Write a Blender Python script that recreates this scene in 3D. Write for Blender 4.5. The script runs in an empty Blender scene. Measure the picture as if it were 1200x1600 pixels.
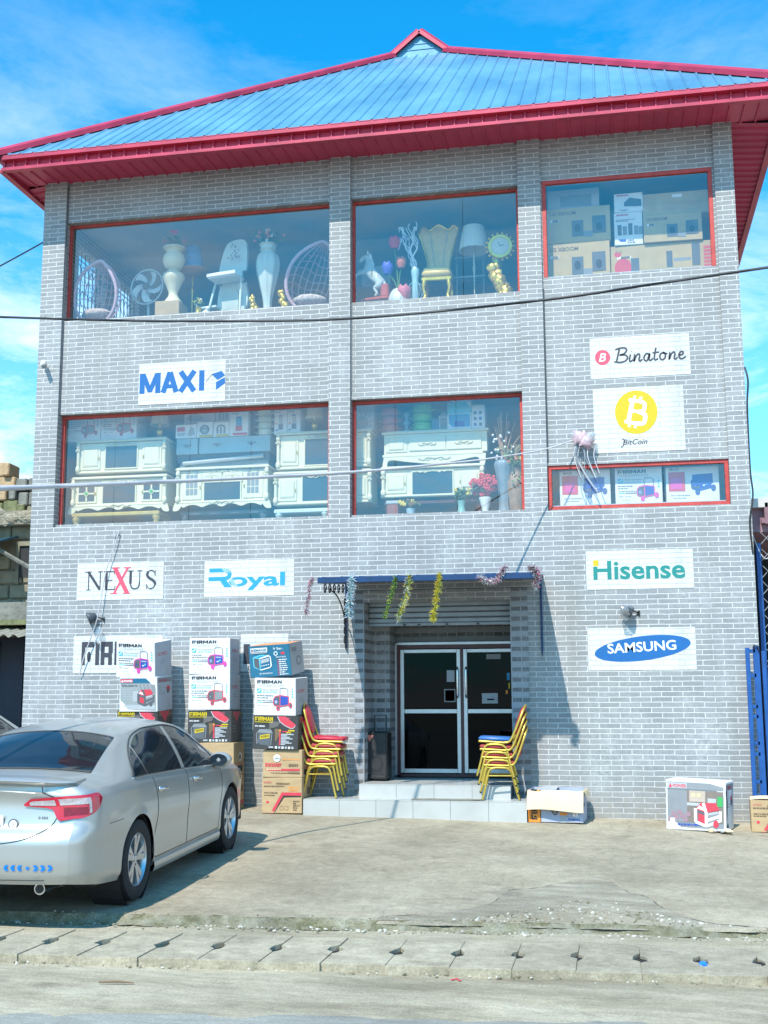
import bpy, math, random
from mathutils import Vector, Matrix, noise
random.seed(7)
R = math.radians
SC = bpy.context.scene
COL = SC.collection

# ------------------------------------------------------------ camera, sky, sun, exposure
PITCH, YAW, ROLL = R(9.0952), R(-10.8739), R(-0.2022)
cp, sp_, cy, sy = math.cos(PITCH), math.sin(PITCH), math.cos(YAW), math.sin(YAW)
FW = Vector((sy*cp, cy*cp, sp_)); RT0 = Vector((cy, -sy, 0)); UP0 = RT0.cross(FW)
RT = math.cos(ROLL)*RT0 + math.sin(ROLL)*UP0
UP = -math.sin(ROLL)*RT0 + math.cos(ROLL)*UP0
cam_d = bpy.data.cameras.new('camera'); cam = bpy.data.objects.new('camera', cam_d); COL.objects.link(cam)
M = Matrix((RT, UP, -FW)).transposed().to_4x4(); M.translation = Vector((1.5611, -15.606, 1.4527))
cam.matrix_world = M
cam_d.sensor_fit = 'AUTO'; cam_d.sensor_width = 36; cam_d.lens = 41.596
cam_d.clip_start = 0.1; cam_d.clip_end = 2000
SC.camera = cam

LDIR = Vector((0.235, 1.0, -1.27)).normalized()          # the way the sunlight travels
SUN_EL = math.asin(-LDIR.z); SUN_AZ = math.atan2(-LDIR.x, -LDIR.y)   # clockwise from +Y
sun_d = bpy.data.lights.new('sun', 'SUN'); sun_d.energy = 3.9; sun_d.angle = R(0.53); sun_d.color = (1.0, 0.94, 0.84)
sun = bpy.data.objects.new('sun', sun_d); COL.objects.link(sun); sun.location = (-5, -20, 25)
sun.rotation_euler = LDIR.to_track_quat('-Z', 'Y').to_euler()

world = bpy.data.worlds.new('World'); SC.world = world; world.use_nodes = True
wt = world.node_tree; wn = wt.nodes; wl = wt.links; wn.clear()
def wnode(t, **k):
    n = wn.new(t)
    for a, b in k.items(): setattr(n, a, b)
    return n
w_out = wnode('ShaderNodeOutputWorld'); w_bg = wnode('ShaderNodeBackground'); w_bg.inputs['Strength'].default_value = 0.15
w_sky = wnode('ShaderNodeTexSky', sky_type='NISHITA', sun_disc=False, sun_elevation=SUN_EL, sun_rotation=SUN_AZ,
              air_density=1.0, dust_density=0.7, ozone_density=2.2)
w_tint = wnode('ShaderNodeMix', data_type='RGBA', blend_type='MULTIPLY'); w_tint.inputs[0].default_value = 1.0
w_tint.inputs[7].default_value = (0.05, 1.03, 1.40, 1)
w_tc = wnode('ShaderNodeTexCoord'); w_map = wnode('ShaderNodeMapping'); w_map.inputs['Scale'].default_value = (1.2, 1.0, 3.6)
w_map.inputs['Location'].default_value = (1.9, 0.4, 0.1)
w_no = wnode('ShaderNodeTexNoise'); w_no.inputs['Scale'].default_value = 3.4; w_no.inputs['Detail'].default_value = 9; w_no.inputs['Roughness'].default_value = 0.66
w_no.inputs['Distortion'].default_value = 0.35
w_rp = wnode('ShaderNodeValToRGB'); w_rp.color_ramp.elements[0].position = 0.42; w_rp.color_ramp.elements[1].position = 0.66
w_sep = wnode('ShaderNodeSeparateXYZ')
w_lo = wnode('ShaderNodeMapRange'); w_lo.inputs['From Min'].default_value = 0.52; w_lo.inputs['From Max'].default_value = 0.14
w_lo.inputs['To Min'].default_value = 0.08; w_lo.inputs['To Max'].default_value = 1.0
w_mul = wnode('ShaderNodeMath', operation='MULTIPLY')
w_mix = wnode('ShaderNodeMix', data_type='RGBA'); w_mix.inputs[7].default_value = (6.2, 6.9, 7.4, 1)
wl.new(w_sky.outputs[0], w_tint.inputs[6]); wl.new(w_tc.outputs['Generated'], w_map.inputs[0]); wl.new(w_map.outputs[0], w_no.inputs['Vector'])
wl.new(w_no.outputs[0], w_rp.inputs[0]); wl.new(w_tc.outputs['Generated'], w_sep.inputs[0]); wl.new(w_sep.outputs['Z'], w_lo.inputs['Value'])
wl.new(w_rp.outputs[0], w_mul.inputs[0]); wl.new(w_lo.outputs[0], w_mul.inputs[1]); w_hz = wnode('ShaderNodeMapRange'); w_hz.inputs['From Min'].default_value = 0.42; w_hz.inputs['From Max'].default_value = 0.0; w_hz.inputs['To Max'].default_value = 0.42
w_add = wnode('ShaderNodeMath', operation='ADD', use_clamp=True); wl.new(w_sep.outputs['Z'], w_hz.inputs['Value']); wl.new(w_hz.outputs[0], w_add.inputs[1]); wl.new(w_mul.outputs[0], w_add.inputs[0])
wl.new(w_add.outputs[0], w_mix.inputs[0])
wl.new(w_tint.outputs[2], w_mix.inputs[6]); wl.new(w_mix.outputs[2], w_bg.inputs['Color']); wl.new(w_bg.outputs[0], w_out.inputs[0])

SC.view_settings.view_transform = 'Standard'; SC.view_settings.look = 'None'
SC.view_settings.exposure = 0.62; SC.view_settings.gamma = 1.0
SC.render.engine = 'CYCLES'
SC.cycles.max_bounces = 8; SC.cycles.transparent_max_bounces = 12; SC.cycles.caustics_reflective = False; SC.cycles.caustics_refractive = False

# ------------------------------------------------------------ materials
MATS = {}
def new_mat(name):
    m = bpy.data.materials.new(name); m.use_nodes = True; m.node_tree.nodes.clear()
    return m, m.node_tree.nodes, m.node_tree.links
def pm(name, col, rough=0.6, metal=0.0, var=0.14, scale=6.0, bump=0.0, bscale=None, coat=0.0, spec=None, stretch=(1, 1, 1), detail=5, col2=None, sheen=0):
    """Principled material whose base colour wanders with a noise texture in object space."""
    if name in MATS: return MATS[name]
    m, n, l = new_mat(name)
    o = n.new('ShaderNodeOutputMaterial'); b = n.new('ShaderNodeBsdfPrincipled'); l.new(b.outputs[0], o.inputs[0])
    tc = n.new('ShaderNodeTexCoord'); mp = n.new('ShaderNodeMapping'); mp.inputs['Scale'].default_value = stretch
    l.new(tc.outputs['Object'], mp.inputs[0])
    t = n.new('ShaderNodeTexNoise'); t.inputs['Scale'].default_value = scale; t.inputs['Detail'].default_value = detail; t.inputs['Roughness'].default_value = 0.6
    l.new(mp.outputs[0], t.inputs['Vector'])
    r = n.new('ShaderNodeValToRGB'); r.color_ramp.elements[0].position = 0.3; r.color_ramp.elements[1].position = 0.72
    a = [max(0, c*(1-var)) for c in col]; d = list(col2) if col2 else [min(1, c*(1+var)) for c in col]
    r.color_ramp.elements[0].color = (*a, 1); r.color_ramp.elements[1].color = (*d, 1)
    l.new(t.outputs[0], r.inputs[0]); l.new(r.outputs[0], b.inputs['Base Color'])
    b.inputs['Roughness'].default_value = rough; b.inputs['Metallic'].default_value = metal
    if coat: b.inputs['Coat Weight'].default_value = coat; b.inputs['Coat Roughness'].default_value = 0.06
    if spec is not None: b.inputs['Specular IOR Level'].default_value = spec
    if bump:
        t2 = n.new('ShaderNodeTexNoise'); t2.inputs['Scale'].default_value = bscale or scale*6; t2.inputs['Detail'].default_value = 6
        l.new(mp.outputs[0], t2.inputs['Vector'])
        bp = n.new('ShaderNodeBump'); bp.inputs['Strength'].default_value = 1.0; bp.inputs['Distance'].default_value = bump
        l.new(t2.outputs[0], bp.inputs['Height']); l.new(bp.outputs[0], b.inputs['Normal'])
    MATS[name] = m
    return m

def N(n, t, **k):
    x = n.new(t)
    for a, b in k.items():
        if a.startswith('i_'): x.inputs[int(a[2:])].default_value = b
        else: setattr(x, a, b)
    return x

def brick_mat(name, c1, c2, mortar, paired=False, white=False):
    m, n, l = new_mat(name)
    o = N(n, 'ShaderNodeOutputMaterial'); b = N(n, 'ShaderNodeBsdfPrincipled'); l.new(b.outputs[0], o.inputs[0])
    tc = N(n, 'ShaderNodeTexCoord'); s = N(n, 'ShaderNodeSeparateXYZ'); l.new(tc.outputs['Object'], s.inputs[0])
    u = N(n, 'ShaderNodeMath', operation='ADD'); l.new(s.outputs[0], u.inputs[0]); l.new(s.outputs[1], u.inputs[1])
    # the courses wander a little, as hand-laid tiles do
    wn_ = N(n, 'ShaderNodeTexNoise'); wn_.inputs['Scale'].default_value = 3.0; wn_.inputs['Detail'].default_value = 2
    l.new(tc.outputs['Object'], wn_.inputs['Vector'])
    wo = N(n, 'ShaderNodeMath', operation='MULTIPLY_ADD'); wo.inputs[1].default_value = 0.016; l.new(wn_.outputs[0], wo.inputs[0]); l.new(s.outputs[2], wo.inputs[2])
    c = N(n, 'ShaderNodeCombineXYZ'); l.new(u.outputs[0], c.inputs[0]); l.new(wo.outputs[0], c.inputs[1])
    bt = N(n, 'ShaderNodeTexBrick'); bt.offset = 0.5; bt.offset_frequency = 2; bt.squash = 1.0
    bt.inputs['Scale'].default_value = 1.0; bt.inputs['Mortar Size'].default_value = 0.0070 if not white else 0.004
    bt.inputs['Mortar Smooth'].default_value = 0.25; bt.inputs['Brick Width'].default_value = 0.262 if not paired else 0.131; bt.inputs['Row Height'].default_value = 0.0655
    bt.inputs['Color1'].default_value = (*c1, 1); bt.inputs['Color2'].default_value = (*c2, 1); bt.inputs['Mortar'].default_value = (*mortar, 1)
    l.new(c.outputs[0], bt.inputs['Vector'])
    col = bt.outputs['Color']
    if paired:   # every second course is a pale smooth band
        md = N(n, 'ShaderNodeMath', operation='FRACT'); dv = N(n, 'ShaderNodeMath', operation='DIVIDE'); dv.inputs[1].default_value = 0.131
        l.new(wo.outputs[0], dv.inputs[0]); l.new(dv.outputs[0], md.inputs[0])
        gt = N(n, 'ShaderNodeMath', operation='GREATER_THAN'); gt.inputs[1].default_value = 0.5; l.new(md.outputs[0], gt.inputs[0])
        mx0 = N(n, 'ShaderNodeMix', data_type='RGBA'); l.new(gt.outputs[0], mx0.inputs[0]); l.new(col, mx0.inputs[6]); mx0.inputs[7].default_value = (0.30, 0.32, 0.345, 1)
        col = mx0.outputs[2]
    # grain inside each tile
    g = N(n, 'ShaderNodeTexNoise'); g.inputs['Scale'].default_value = 34; g.inputs['Detail'].default_value = 5; l.new(tc.outputs['Object'], g.inputs['Vector'])
    gr = N(n, 'ShaderNodeMapRange'); gr.inputs['To Min'].default_value = 0.80; gr.inputs['To Max'].default_value = 1.20; l.new(g.outputs[0], gr.inputs['Value'])
    mg = N(n, 'ShaderNodeMix', data_type='RGBA', blend_type='MULTIPLY'); mg.inputs[0].default_value = 1.0; l.new(col, mg.inputs[6]); l.new(gr.outputs[0], mg.inputs[7]); col = mg.outputs[2]
    # pale lime bloom in patches and runs
    mp = N(n, 'ShaderNodeMapping'); mp.inputs['Scale'].default_value = (1.1, 1.1, 0.55); l.new(tc.outputs['Object'], mp.inputs[0])
    e = N(n, 'ShaderNodeTexNoise'); e.inputs['Scale'].default_value = 1.1; e.inputs['Detail'].default_value = 9; e.inputs['Roughness'].default_value = 0.72; l.new(mp.outputs[0], e.inputs['Vector'])
    er = N(n, 'ShaderNodeMapRange'); er.inputs['From Min'].default_value = 0.48; er.inputs['From Max'].default_value = 0.70; er.inputs['To Max'].default_value = 0.62 if not white else 0.1
    l.new(e.outputs[0], er.inputs['Value'])
    sp = N(n, 'ShaderNodeTexNoise'); sp.inputs['Scale'].default_value = 16; sp.inputs['Detail'].default_value = 7; sp.inputs['Roughness'].default_value = 0.75; l.new(tc.outputs['Object'], sp.inputs['Vector'])
    spr = N(n, 'ShaderNodeMapRange'); spr.inputs['From Min'].default_value = 0.38; spr.inputs['From Max'].default_value = 0.66; l.new(sp.outputs[0], spr.inputs['Value'])
    em = N(n, 'ShaderNodeMath', operation='MULTIPLY'); l.new(er.outputs[0], em.inputs[0]); l.new(spr.outputs[0], em.inputs[1])
    me = N(n, 'ShaderNodeMix', data_type='RGBA'); l.new(em.outputs[0], me.inputs[0]); l.new(col, me.inputs[6]); me.inputs[7].default_value = (0.62, 0.64, 0.645, 1); col = me.outputs[2]
    # grime runs: darker greenish streaks, strongest low down on the wall
    mp2 = N(n, 'ShaderNodeMapping'); mp2.inputs['Scale'].default_value = (3.0, 3.0, 0.22); l.new(tc.outputs['Object'], mp2.inputs[0])
    d = N(n, 'ShaderNodeTexNoise'); d.inputs['Scale'].default_value = 1.0; d.inputs['Detail'].default_value = 7; l.new(mp2.outputs[0], d.inputs['Vector'])
    dr = N(n, 'ShaderNodeMapRange'); dr.inputs['From Min'].default_value = 0.52; dr.inputs['From Max'].default_value = 0.78; dr.inputs['To Max'].default_value = 0.36
    l.new(d.outputs[0], dr.inputs['Value'])
    mdt = N(n, 'ShaderNodeMix', data_type='RGBA'); l.new(dr.outputs[0], mdt.inputs[0]); l.new(col, mdt.inputs[6]); mdt.inputs[7].default_value = (0.21, 0.21, 0.185, 1); col = mdt.outputs[2]
    # road dust splashed up the foot of the wall
    zb = N(n, 'ShaderNodeMapRange'); zb.inputs['From Min'].default_value = 0.75; zb.inputs['From Max'].default_value = 0.0; zb.inputs['To Max'].default_value = 0.75; l.new(s.outputs[2], zb.inputs['Value'])
    zm = N(n, 'ShaderNodeMath', operation='MULTIPLY'); l.new(zb.outputs[0], zm.inputs[0]); l.new(spr.outputs[0], zm.inputs[1])
    if not white:
        mz = N(n, 'ShaderNodeMix', data_type='RGBA'); l.new(zm.outputs[0], mz.inputs[0]); l.new(col, mz.inputs[6]); mz.inputs[7].default_value = (0.29, 0.26, 0.205, 1); col = mz.outputs[2]
    l.new(col, b.inputs['Base Color']); b.inputs['Roughness'].default_value = 0.72
    iv = N(n, 'ShaderNodeMath', operation='SUBTRACT'); iv.inputs[0].default_value = 1.0; l.new(bt.outputs['Fac'], iv.inputs[1])
    ad = N(n, 'ShaderNodeMath', operation='MULTIPLY_ADD'); ad.inputs[1].default_value = 0.35; l.new(g.outputs[0], ad.inputs[0]); l.new(iv.outputs[0], ad.inputs[2])
    bp = N(n, 'ShaderNodeBump'); bp.inputs['Strength'].default_value = 0.7; bp.inputs['Distance'].default_value = 0.006; l.new(ad.outputs[0], bp.inputs['Height']); l.new(bp.outputs[0], b.inputs['Normal'])
    MATS[name] = m
    return m

def glass_mat(name, tint=(0.86, 0.94, 0.95), refl=0.12, film=0.05, filmcol=(0.55, 0.66, 0.70), rough=0.0, fs=1.0):
    """Shop glass: see-through pane with a sky reflection and a thin film of dust and painted haze."""
    m, n, l = new_mat(name)
    o = N(n, 'ShaderNodeOutputMaterial'); tr = N(n, 'ShaderNodeBsdfTransparent'); tr.inputs[0].default_value = (*tint, 1)
    gl = N(n, 'ShaderNodeBsdfGlossy'); gl.inputs['Roughness'].default_value = rough; gl.inputs[0].default_value = (0.95*fs, 0.97*fs, fs, 1)
    lw = N(n, 'ShaderNodeLayerWeight'); lw.inputs[0].default_value = 0.5
    p5 = N(n, 'ShaderNodeMath', operation='POWER'); p5.inputs[1].default_value = 5.0; l.new(lw.outputs['Facing'], p5.inputs[0])
    ad = N(n, 'ShaderNodeMath', operation='MULTIPLY_ADD', use_clamp=True); ad.inputs[1].default_value = 0.9; ad.inputs[2].default_value = refl; l.new(p5.outputs[0], ad.inputs[0])
    m1 = N(n, 'ShaderNodeMixShader'); l.new(ad.outputs[0], m1.inputs[0]); l.new(tr.outputs[0], m1.inputs[1]); l.new(gl.outputs[0], m1.inputs[2])
    df = N(n, 'ShaderNodeBsdfDiffuse'); df.inputs[0].default_value = (*filmcol, 1)
    tc = N(n, 'ShaderNodeTexCoord'); t = N(n, 'ShaderNodeTexNoise'); t.inputs['Scale'].default_value = 1.3; t.inputs['Detail'].default_value = 6; l.new(tc.outputs['Object'], t.inputs['Vector'])
    mr = N(n, 'ShaderNodeMapRange'); mr.inputs['From Min'].default_value = 0.3; mr.inputs['From Max'].default_value = 0.7; mr.inputs['To Min'].default_value = film*0.4; mr.inputs['To Max'].default_value = film*1.6
    l.new(t.outputs[0], mr.inputs['Value'])
    m2 = N(n, 'ShaderNodeMixShader'); l.new(mr.outputs[0], m2.inputs[0]); l.new(m1.outputs[0], m2.inputs[1]); l.new(df.outputs[0], m2.inputs[2])
    l.new(m2.outputs[0], o.inputs[0]); MATS[name] = m
    return m

def ground_mat(name, ca, cb, cc, scale=1.2, bump=0.01, hexes=False, rough=0.9, streak=False):
    m, n, l = new_mat(name)
    o = N(n, 'ShaderNodeOutputMaterial'); b = N(n, 'ShaderNodeBsdfPrincipled'); l.new(b.outputs[0], o.inputs[0])
    tc = N(n, 'ShaderNodeTexCoord'); mp = N(n, 'ShaderNodeMapping'); mp.inputs['Scale'].default_value = (0.35, 1.3, 1) if streak else (1, 1, 1); l.new(tc.outputs['Object'], mp.inputs[0])
    t1 = N(n, 'ShaderNodeTexNoise'); t1.inputs['Scale'].default_value = scale; t1.inputs['Detail'].default_value = 10; t1.inputs['Roughness'].default_value = 0.66; l.new(mp.outputs[0], t1.inputs['Vector'])
    r = N(n, 'ShaderNodeValToRGB'); e = r.color_ramp.elements; e[0].position = 0.32; e[0].color = (*ca, 1); e[1].position = 0.70; e[1].color = (*cc, 1)
    k = e.new(0.5); k.color = (*cb, 1); l.new(t1.outputs[0], r.inputs[0])
    t2 = N(n, 'ShaderNodeTexNoise'); t2.inputs['Scale'].default_value = 60; t2.inputs['Detail'].default_value = 6; t2.inputs['Roughness'].default_value = 0.7; l.new(tc.outputs['Object'], t2.inputs['Vector'])
    mr = N(n, 'ShaderNodeMapRange'); mr.inputs['From Min'].default_value = 0.3; mr.inputs['From Max'].default_value = 0.7; mr.inputs['To Min'].default_value = 0.72; mr.inputs['To Max'].default_value = 1.22; l.new(t2.outputs[0], mr.inputs['Value'])
    mx = N(n, 'ShaderNodeMix', data_type='RGBA', blend_type='MULTIPLY'); mx.inputs[0].default_value = 1; l.new(r.outputs[0], mx.inputs[6]); l.new(mr.outputs[0], mx.inputs[7])
    col = mx.outputs[2]; h = t2.outputs[0]
    if hexes:   # interlocking pavers half hidden under cement and dust
        v = N(n, 'ShaderNodeTexVoronoi', feature='DISTANCE_TO_EDGE'); v.inputs['Scale'].default_value = 5.2; v.inputs['Randomness'].default_value = 0.35; l.new(tc.outputs['Object'], v.inputs['Vector'])
        vr = N(n, 'ShaderNodeMapRange'); vr.inputs['From Min'].default_value = 0.0; vr.inputs['From Max'].default_value = 0.045; vr.inputs['To Min'].default_value = 0.62; vr.inputs['To Max'].default_value = 1.0; l.new(v.outputs['Distance'], vr.inputs['Value'])
        t3 = N(n, 'ShaderNodeTexNoise'); t3.inputs['Scale'].default_value = 0.8; t3.inputs['Detail'].default_value = 5; l.new(tc.outputs['Object'], t3.inputs['Vector'])
        vm = N(n, 'ShaderNodeMapRange'); vm.inputs['From Min'].default_value = 0.44; vm.inputs['From Max'].default_value = 0.62; vm.inputs['To Max'].default_value = 0.7; l.new(t3.outputs[0], vm.inputs['Value'])
        mx2 = N(n, 'ShaderNodeMix', data_type='RGBA', blend_type='MULTIPLY'); l.new(vm.outputs[0], mx2.inputs[0]); l.new(col, mx2.inputs[6]); l.new(vr.outputs[0], mx2.inputs[7]); col = mx2.outputs[2]
    t4 = N(n, 'ShaderNodeTexNoise'); t4.inputs['Scale'].default_value = 11; t4.inputs['Detail'].default_value = 8; t4.inputs['Roughness'].default_value = 0.75; l.new(mp.outputs[0], t4.inputs['Vector'])
    m4 = N(n, 'ShaderNodeMapRange'); m4.inputs['From Min'].default_value = 0.3; m4.inputs['From Max'].default_value = 0.7; m4.inputs['To Min'].default_value = 0.74; m4.inputs['To Max'].default_value = 1.22; l.new(t4.outputs[0], m4.inputs['Value'])
    x4 = N(n, 'ShaderNodeMix', data_type='RGBA', blend_type='MULTIPLY'); x4.inputs[0].default_value = 1; l.new(col, x4.inputs[6]); l.new(m4.outputs[0], x4.inputs[7]); col = x4.outputs[2]
    t5 = N(n, 'ShaderNodeTexNoise'); t5.inputs['Scale'].default_value = 0.45; t5.inputs['Detail'].default_value = 6; t5.inputs['Roughness'].default_value = 0.6; l.new(tc.outputs['Object'], t5.inputs['Vector'])
    m5 = N(n, 'ShaderNodeMapRange'); m5.inputs['From Min'].default_value = 0.35; m5.inputs['From Max'].default_value = 0.65; m5.inputs['To Min'].default_value = 0.80; m5.inputs['To Max'].default_value = 1.12; l.new(t5.outputs[0], m5.inputs['Value'])
    x5 = N(n, 'ShaderNodeMix', data_type='RGBA', blend_type='MULTIPLY'); x5.inputs[0].default_value = 1; l.new(col, x5.inputs[6]); l.new(m5.outputs[0], x5.inputs[7]); col = x5.outputs[2]
    t6 = N(n, 'ShaderNodeTexNoise'); t6.inputs['Scale'].default_value = 2.3; t6.inputs['Detail'].default_value = 5; t6.inputs['Roughness'].default_value = 0.55; l.new(tc.outputs['Object'], t6.inputs['Vector'])
    m6 = N(n, 'ShaderNodeMapRange'); m6.inputs['From Min'].default_value = 0.62; m6.inputs['From Max'].default_value = 0.70; m6.inputs['To Min'].default_value = 1.0; m6.inputs['To Max'].default_value = 0.80; l.new(t6.outputs[0], m6.inputs['Value'])
    x6 = N(n, 'ShaderNodeMix', data_type='RGBA', blend_type='MULTIPLY'); x6.inputs[0].default_value = 1; l.new(col, x6.inputs[6]); l.new(m6.outputs[0], x6.inputs[7]); col = x6.outputs[2]
    l.new(col, b.inputs['Base Color']); b.inputs['Roughness'].default_value = rough
    bp = N(n, 'ShaderNodeBump'); bp.inputs['Distance'].default_value = bump; bp.inputs['Strength'].default_value = 1.0
    ad = N(n, 'ShaderNodeMath', operation='MULTIPLY_ADD'); ad.inputs[1].default_value = 2.0; l.new(t1.outputs[0], ad.inputs[0]); l.new(h, ad.inputs[2])
    l.new(ad.outputs[0], bp.inputs['Height']); l.new(bp.outputs[0], b.inputs['Normal'])
    MATS[name] = m
    return m
# ------------------------------------------------------------ mesh helpers
class Fr:
    """A flat frame to draw on: origin, across, up, and the way out."""
    def __init__(s, o, u=(1, 0, 0), v=(0, 0, 1)):
        s.o = Vector(o); s.u = Vector(u).normalized(); s.v = Vector(v).normalized(); s.n = s.u.cross(s.v)
    def p(s, a, b, l=0.0): return s.o + s.u*a + s.v*b + s.n*l

class MB:
    def __init__(s): s.v = []; s.f = []; s.mi = []; s.mats = []
    def m(s, mat):
        if mat not in s.mats: s.mats.append(mat)
        return s.mats.index(mat)
    def add(s, vs, fs, mat):
        k = len(s.v); i = s.m(mat)
        s.v += [tuple(p) for p in vs]
        for f in fs: s.f.append(tuple(k+a for a in f)); s.mi.append(i)
        return s
    def box(s, c, size, mat, rz=0.0, bev=0.0, rot=None):
        hx, hy, hz = size[0]/2, size[1]/2, size[2]/2
        T = Matrix.Rotation(rz, 3, 'Z') if rot is None else rot
        c = Vector(c)
        b = min(bev, hx*0.9, hy*0.9, hz*0.9)
        if b <= 0:
            P = [(sx*hx, sy_*hy, sz*hz) for sx in (-1, 1) for sy_ in (-1, 1) for sz in (-1, 1)]
            F = [(0, 1, 3, 2), (4, 6, 7, 5), (0, 4, 5, 1), (2, 3, 7, 6), (0, 2, 6, 4), (1, 5, 7, 3)]
            return s.add([c+T@Vector(p) for p in P], F, mat)
        P = []; idx = {}
        for a in (-1, 1):
            for d in (-1, 1):
                for e in (-1, 1):
                    for ax in range(3):
                        q = [a*(hx-b), d*(hy-b), e*(hz-b)]; q[ax] = (a*hx, d*hy, e*hz)[ax]
                        idx[(a, d, e, ax)] = len(P); P.append(q)
        F = []
        def key(ax, sv, o1, v1, o2, v2):
            k = [0, 0, 0]; k[ax] = sv; k[o1] = v1; k[o2] = v2
            return tuple(k)
        for ax in range(3):
            o1, o2 = (ax+1) % 3, (ax+2) % 3
            for sv in (-1, 1):
                q = [idx[key(ax, sv, o1, x, o2, y)+(ax,)] for x, y in ((-1, -1), (1, -1), (1, 1), (-1, 1))]
                F.append(tuple(q if sv > 0 else q[::-1]))
            for x in (-1, 1):
                for y in (-1, 1):       # chamfer along ax
                    q = [idx[key(ax, -1, o1, x, o2, y)+(o1,)], idx[key(ax, 1, o1, x, o2, y)+(o1,)], idx[key(ax, 1, o1, x, o2, y)+(o2,)], idx[key(ax, -1, o1, x, o2, y)+(o2,)]]
                    F.append(tuple(q[::-1] if x*y > 0 else q))
        for a in (-1, 1):
            for d in (-1, 1):
                for e in (-1, 1):
                    q = [idx[(a, d, e, i)] for i in range(3)]
                    F.append(tuple(q if a*d*e > 0 else q[::-1]))
        return s.add([c+T@Vector(p) for p in P], F, mat)
    def span(s, x0, x1, y0, y1, z0, z1, mat, bev=0.0):
        return s.box(((x0+x1)/2, (y0+y1)/2, (z0+z1)/2), (abs(x1-x0), abs(y1-y0), abs(z1-z0)), mat, bev=bev)
    def quad(s, a, b, c, d, mat): return s.add([a, b, c, d], [(0, 1, 2, 3)], mat)
    def lift(s, l): return l+(len(s.f) % 89)*7e-6
    def rect(s, fr, x0, x1, y0, y1, mat, l=0.0015):
        l = s.lift(l); return s.add([fr.p(x0, y0, l), fr.p(x1, y0, l), fr.p(x1, y1, l), fr.p(x0, y1, l)], [(0, 1, 2, 3)], mat)
    def poly(s, fr, pts, mat, l=0.0015):
        l = s.lift(l); return s.add([fr.p(a, b, l) for a, b in pts], [tuple(range(len(pts)))], mat)
    def ell(s, fr, cx, cy_, rx, ry, mat, l=0.0015, rot=0.0, n=40):
        c, q = math.cos(rot), math.sin(rot)
        return s.poly(fr, [(cx+rx*math.cos(t)*c-ry*math.sin(t)*q, cy_+rx*math.cos(t)*q+ry*math.sin(t)*c) for t in [2*math.pi*i/n for i in range(n)]], mat, l)
    def ribbon(s, fr, pts, w, mat, l=0.0015, closed=False):
        """A painted stroke of width w along 2-D points."""
        n = len(pts); L = []; Rr = []; l = s.lift(l)
        for i in range(n):
            a = Vector(pts[i-1] if (i > 0 or closed) else pts[i]); b = Vector(pts[(i+1) % n] if (i < n-1 or closed) else pts[i])
            d = (b-a)
            if d.length < 1e-9: d = Vector((1, 0))
            d.normalize(); nn = Vector((-d.y, d.x)); p = Vector(pts[i]); ww = w[i] if isinstance(w, (list, tuple)) else w
            k = 1.0
            if 0 < i < n-1:
                d1 = (Vector(pts[i])-Vector(pts[i-1])).normalized(); cc = d.dot(d1); k = min(1/max(cc, 0.5), 1.6)
            L.append(fr.p(*(p+nn*ww/2*k), l)); Rr.append(fr.p(*(p-nn*ww/2*k), l))
        vs = L+Rr; fs = [(i, n+i, n+(i+1) % n, (i+1) % n) for i in range(n if closed else n-1)]
        return s.add(vs, fs, mat)
    def prism(s, fr, pts, depth, mat, l=0.0):
        """A flat outline given thickness behind its frame."""
        n = len(pts); vs = [fr.p(a, b, l) for a, b in pts]+[fr.p(a, b, l-depth) for a, b in pts]
        return s.add(vs, [tuple(range(n)), tuple(range(2*n-1, n-1, -1))]+[(i, n+i, n+(i+1) % n, (i+1) % n) for i in range(n)], mat)
    def tube(s, pts, r, mat, n=8, closed=False, caps=True):
        pts = [Vector(p) for p in pts]; m_ = len(pts); vs = []; prev = None
        for i, p in enumerate(pts):
            if closed: d = pts[(i+1) % m_]-pts[i-1]
            else: d = pts[min(i+1, m_-1)]-pts[max(i-1, 0)]
            if d.length < 1e-9: d = Vector((0, 0, 1))
            d.normalize()
            if prev is None: a = d.orthogonal().normalized()
            else:
                a = prev-d*prev.dot(d)
                a = a.normalized() if a.length > 1e-6 else d.orthogonal().normalized()
            prev = a; b = d.cross(a); rr = r[i] if isinstance(r, (list, tuple)) else r
            vs += [p+a*rr*math.cos(2*math.pi*k/n)+b*rr*math.sin(2*math.pi*k/n) for k in range(n)]
        fs = []
        for i in range(m_ if closed else m_-1):
            j = (i+1) % m_
            for k in range(n): fs.append((i*n+k, i*n+(k+1) % n, j*n+(k+1) % n, j*n+k))
        if caps and not closed: fs += [tuple(range(n-1, -1, -1)), tuple((m_-1)*n+k for k in range(n))]
        return s.add(vs, fs, mat)
    def lathe(s, prof, mat, c=(0, 0, 0), n=24, T=None, sx=1.0, sy_=1.0, flute=0.0, nf=8, caps=True):
        """prof: (radius, height) pairs turned round Z."""
        c = Vector(c); vs = []
        for r, z in prof:
            for k in range(n):
                t = 2*math.pi*k/n; q = r*(1+flute*math.cos(nf*t))
                p = Vector((q*math.cos(t)*sx, q*math.sin(t)*sy_, z)); vs.append(c+(T@p if T else p))
        fs = [(i*n+k, i*n+(k+1) % n, (i+1)*n+(k+1) % n, (i+1)*n+k) for i in range(len(prof)-1) for k in range(n)]
        if caps: fs += [tuple(range(n-1, -1, -1)), tuple((len(prof)-1)*n+k for k in range(n))]
        return s.add(vs, fs, mat)
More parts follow.
